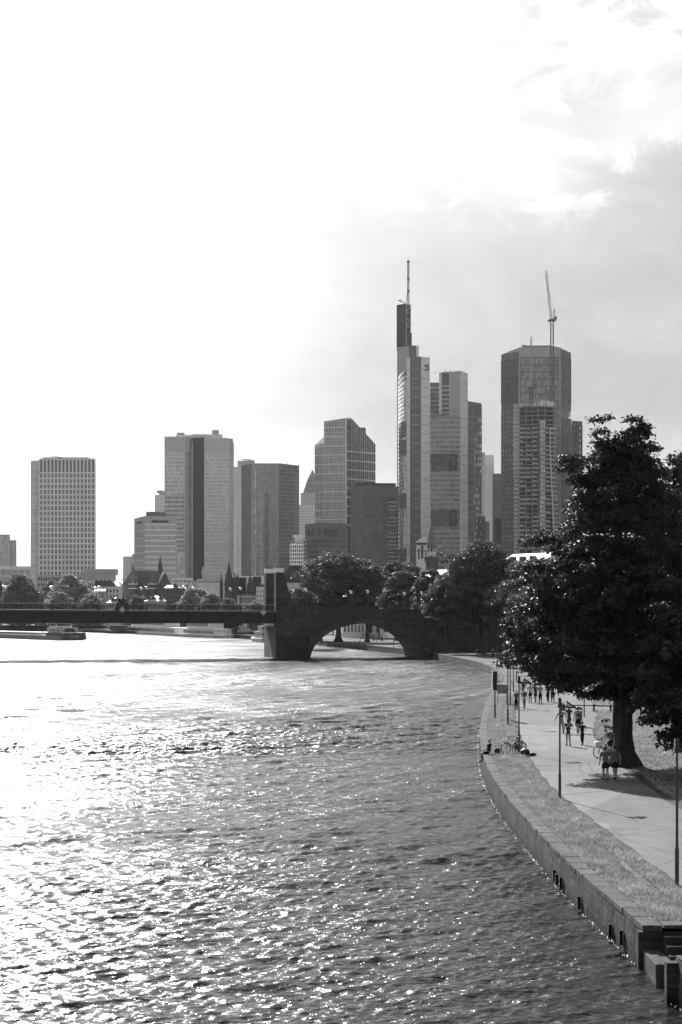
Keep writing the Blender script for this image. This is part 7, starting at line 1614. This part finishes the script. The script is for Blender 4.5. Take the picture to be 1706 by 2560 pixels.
# sapling stake and low rail fence on the lawn
p = G(1461, 1793); t = thing('lawn_post', 'slim dark post on the lawn beside the litter bin', 'post', tuple(p)); mb = MB(); mb.lathe(tuple(p), [(0, .07), (.05, .05), (2.9, .045), (2.95, .06)], 8); mb.build('post', M['iron'], t); mb = MB(); mb.box((p.x, p.y, GZ + 2.95), (.16, .1, .12)); mb.build('post_cap', M['iron'], t)
t = thing('rail_fence', 'low timber rail fence crossing the lawn behind the walkers', 'fence', tuple(G(1540, 1780)))
pts = [G(1410, 1777), G(1485, 1778), G(1527, 1779), G(1580, 1780), G(1640, 1780), G(1706, 1781)]
for q in pts: mb = MB(); mb.box((q.x, q.y, GZ + .30), (.16, .14, .60)); mb.build('fence_post', M['coping'], t)
mb = MB()
for i in range(len(pts) - 1): mb.tube([pts[i] + Vector((0, -.09, .48)), pts[i + 1] + Vector((0, -.09, .48))], .05, 6)
mb.build('rail', M['bark'], t)
p = G(1408, 1776); t = thing('barrier_leg', 'short slanted dark barrier end beside the lamp head', 'barrier', tuple(p)); mb = MB(); mb.tube([(p.x, p.y, GZ), (p.x - .45, p.y, GZ + 1.1)], .05, 6); mb.tube([(p.x + .3, p.y, GZ), (p.x - .45, p.y, GZ + 1.1)], .03, 6); mb.box((p.x + .1, p.y, GZ + .03), (.7, .3, .06)); mb.build('barrier_frame', M['iron'], t)
# bicycles
def bicycle(label, loc, rot, lean=0.0, basket=False, group=None, seat=.95):
    """frame along local +X (front wheel at +X)"""
    t = thing('bicycle', label, 'bicycle', tuple(loc), rot, group, own=True); t.rotation_euler = (lean, 0, rot)
    for x in (-.52, .54):
        mb = MB(); mb.torus((x, 0, .34), .32, .022, 'y', 28, 6); mb.torus((x, 0, .34), .295, .012, 'y', 28, 5); o = mb.build('wheel', M['iron'], t, smooth=True); mb = MB()
        for k_ in range(14): g = k_ * math.pi / 7; mb.tube([(x, 0, .34), (x + .3 * math.cos(g), 0, .34 + .3 * math.sin(g))], .004, 4)
        mb.ball((x, 0, .34), .03, 8, 6); mb.build('spokes', M['rail'], o)
    mb = MB(); bbk, st_, hd, hd2 = (-.08, 0, .30), (-.22, 0, .78), (.36, 0, .86), (.39, 0, .72)
    for a, b in ((bbk, st_), (bbk, hd2), (st_, hd), (bbk, (-.52, .05, .34)), (bbk, (-.52, -.05, .34)), (st_, (-.52, .05, .34)), (st_, (-.52, -.05, .34)), (hd2, (.54, .05, .34)), (hd2, (.54, -.05, .34)), (hd, hd2), (hd, (.33, 0, 1.0)), (st_, (-.25, 0, .90))): mb.tube([a, b], .017, 6)
    mb.build('frame', M['iron'], t)
    mb = MB(); mb.tube([(.20, -.30, .99), (.34, -.22, 1.03), (.36, 0, 1.0), (.34, .22, 1.03), (.20, .30, .99)], .013, 6); mb.build('handlebar', M['iron'], t)
    mb = MB(); mb.ball((-.27, 0, seat), (.14, .08, .045), 8, 6); mb.build('saddle', M['iron'], t, smooth=True)
    mb = MB(); mb.torus((-.08, 0, .30), .09, .012, 'y', 16, 5); mb.tube([(-.08, .06, .30), (-.08, .10, .14)], .012, 5); mb.tube([(-.08, -.06, .30), (-.08, -.10, .46)], .012, 5); mb.box((-.08, .15, .13), (.09, .1, .02)); mb.box((-.08, -.15, .47), (.09, .1, .02)); mb.build('crank', M['iron'], t)
    mb = MB(); 
    for x in (-.52, .54):
        pts = [(x + .375 * math.cos(g), 0, .34 + .375 * math.sin(g)) for g in np.linspace(.5, 2.9, 9)]; mb.tube(pts, .018, 5)
    mb.build('mudguard', M['greyd'], t)
    if basket: mb = MB(); mb.box((.62, 0, .86), (.30, .36, .24)); mb.build('basket', M['white'], t, bevel=.03); mb = MB(); mb.box((-.55, 0, .78), (.34, .3, .2)); mb.build('pannier', M['offwhite'], t, bevel=.05)
    return t
BK = 'bicycles parked at the lamp post'
p = G(1276, 1885); bicycle('dark bicycle with its front wheel turned towards the verge', p + Vector((.25, .1, .0)), R(200), R(6), group=BK)
p = G(1293, 1884); bicycle('dark bicycle leaning close against the lamp post', p + Vector((.0, .25, .0)), R(245), R(-6), group=BK)
p = G(1313, 1889); t = thing('rucksack', 'dark rucksack with pale flap lying by the bicycle lamp post', 'bag', tuple(p)); mb = MB(); mb.ball((p.x, p.y, GZ + .2), (.30, .24, .22), 10, 7); mb.build('bag_body', M['iron'], t, smooth=True); mb = MB(); mb.ball((p.x + .02, p.y - .05, GZ + .36), (.18, .16, .08), 8, 6); mb.build('flap', M['rail'], t, smooth=True); mb = MB(); mb.ball((p.x + .42, p.y - .3, GZ + .1), (.25, .15, .1), 8, 6); mb.build('jacket', M['iron'], t, smooth=True)
# the rider at the maple trunk, with a second wheeler beside
p = Vector((X(1519, 95.5), 95.5, GZ)); bk = bicycle('bicycle with white basket and bags ridden past the maple trunk', p, R(188), 0, True)
rd_ = person('cyclist with fair arms and grey vest leaning over the handlebars by trunk', p + Vector((.28, .04, .08)), -98, 1.76, .3, ('fore', 'fore'), .22, .012, 'shorts', 'fair', pose='ride', lean=.55)
p = Vector((X(1538, 97.0), 97.0, GZ)); bicycle('second bicycle pushed between the cyclist and the maple trunk', p + Vector((.15, -.35, 0)), R(200), 0, False)
person('dark clothed person pushing a bicycle, close against the maple trunk', p + Vector((-.1, .25, 0)), -100, 1.74, .3, ('fore', 'fore'), .03, .015, 'trousers', 'fair')
# cyclists on the bridge
for px_, b_, lab, lab2 in ((436, 3.2, 'bicycle ridden on the bridge right of the cross', 'cyclist in dark clothes on the bridge right of the cross'), (470, 3.6, 'bicycle ridden on the bridge before the brick house', 'cyclist in dark clothes on the bridge before brick house')):
    a = BA(px_, b_); q = Vector(BP(a, b_, ztop(a))); bicycle(lab, q, R(192), 0, group='bicycles on the bridge'); person(lab2, q + Vector((.28, .05, .08)), -102, 1.76, .3, ('fore', 'fore'), .02, .012, 'trousers', pose='ride', lean=.5, fingers=False, group=BPp)
# bicycles lying in the park beyond the arch
for px_, py_, lab in ((946, 1603, 'bicycle parked left of two on the quay in the arch view'), (962, 1604, 'bicycle parked right of two on the quay in the arch view')): bicycle(lab, G(px_, py_), R(10), R(12), group='bicycles in the arch view')
for px_, py_, lab in ((903, 1604, 'thin lamp post on the quay left in the arch view'), (943, 1611, 'thin lamp post on the quay middle in the arch view'), (984, 1619, 'thin lamp post on the quay right in the arch view')): o = copy_tree(pl); place(o, G(px_, py_), 0, lab, 'lamp posts on the quay beyond the arch')
bake_skins()
# ================================================================== the hazy summer air
hz = MB(); hz.box((900, 1190, 199), (6200, 2480, 402)); hz_m = bpy.data.materials.new('summer_haze'); hz_m.use_nodes = True; t = NT(hz_m.node_tree)
pv = t.node('ShaderNodeVolumePrincipled', ins={'Color': (0.9, 0.9, 0.9, 1), 'Density': 0.000022, 'Anisotropy': 0.7}); o = t.node('ShaderNodeOutputMaterial'); t.t.links.new(pv.outputs[0], o.inputs['Volume'])
tag(hz.build('haze', hz_m), kind='stuff')
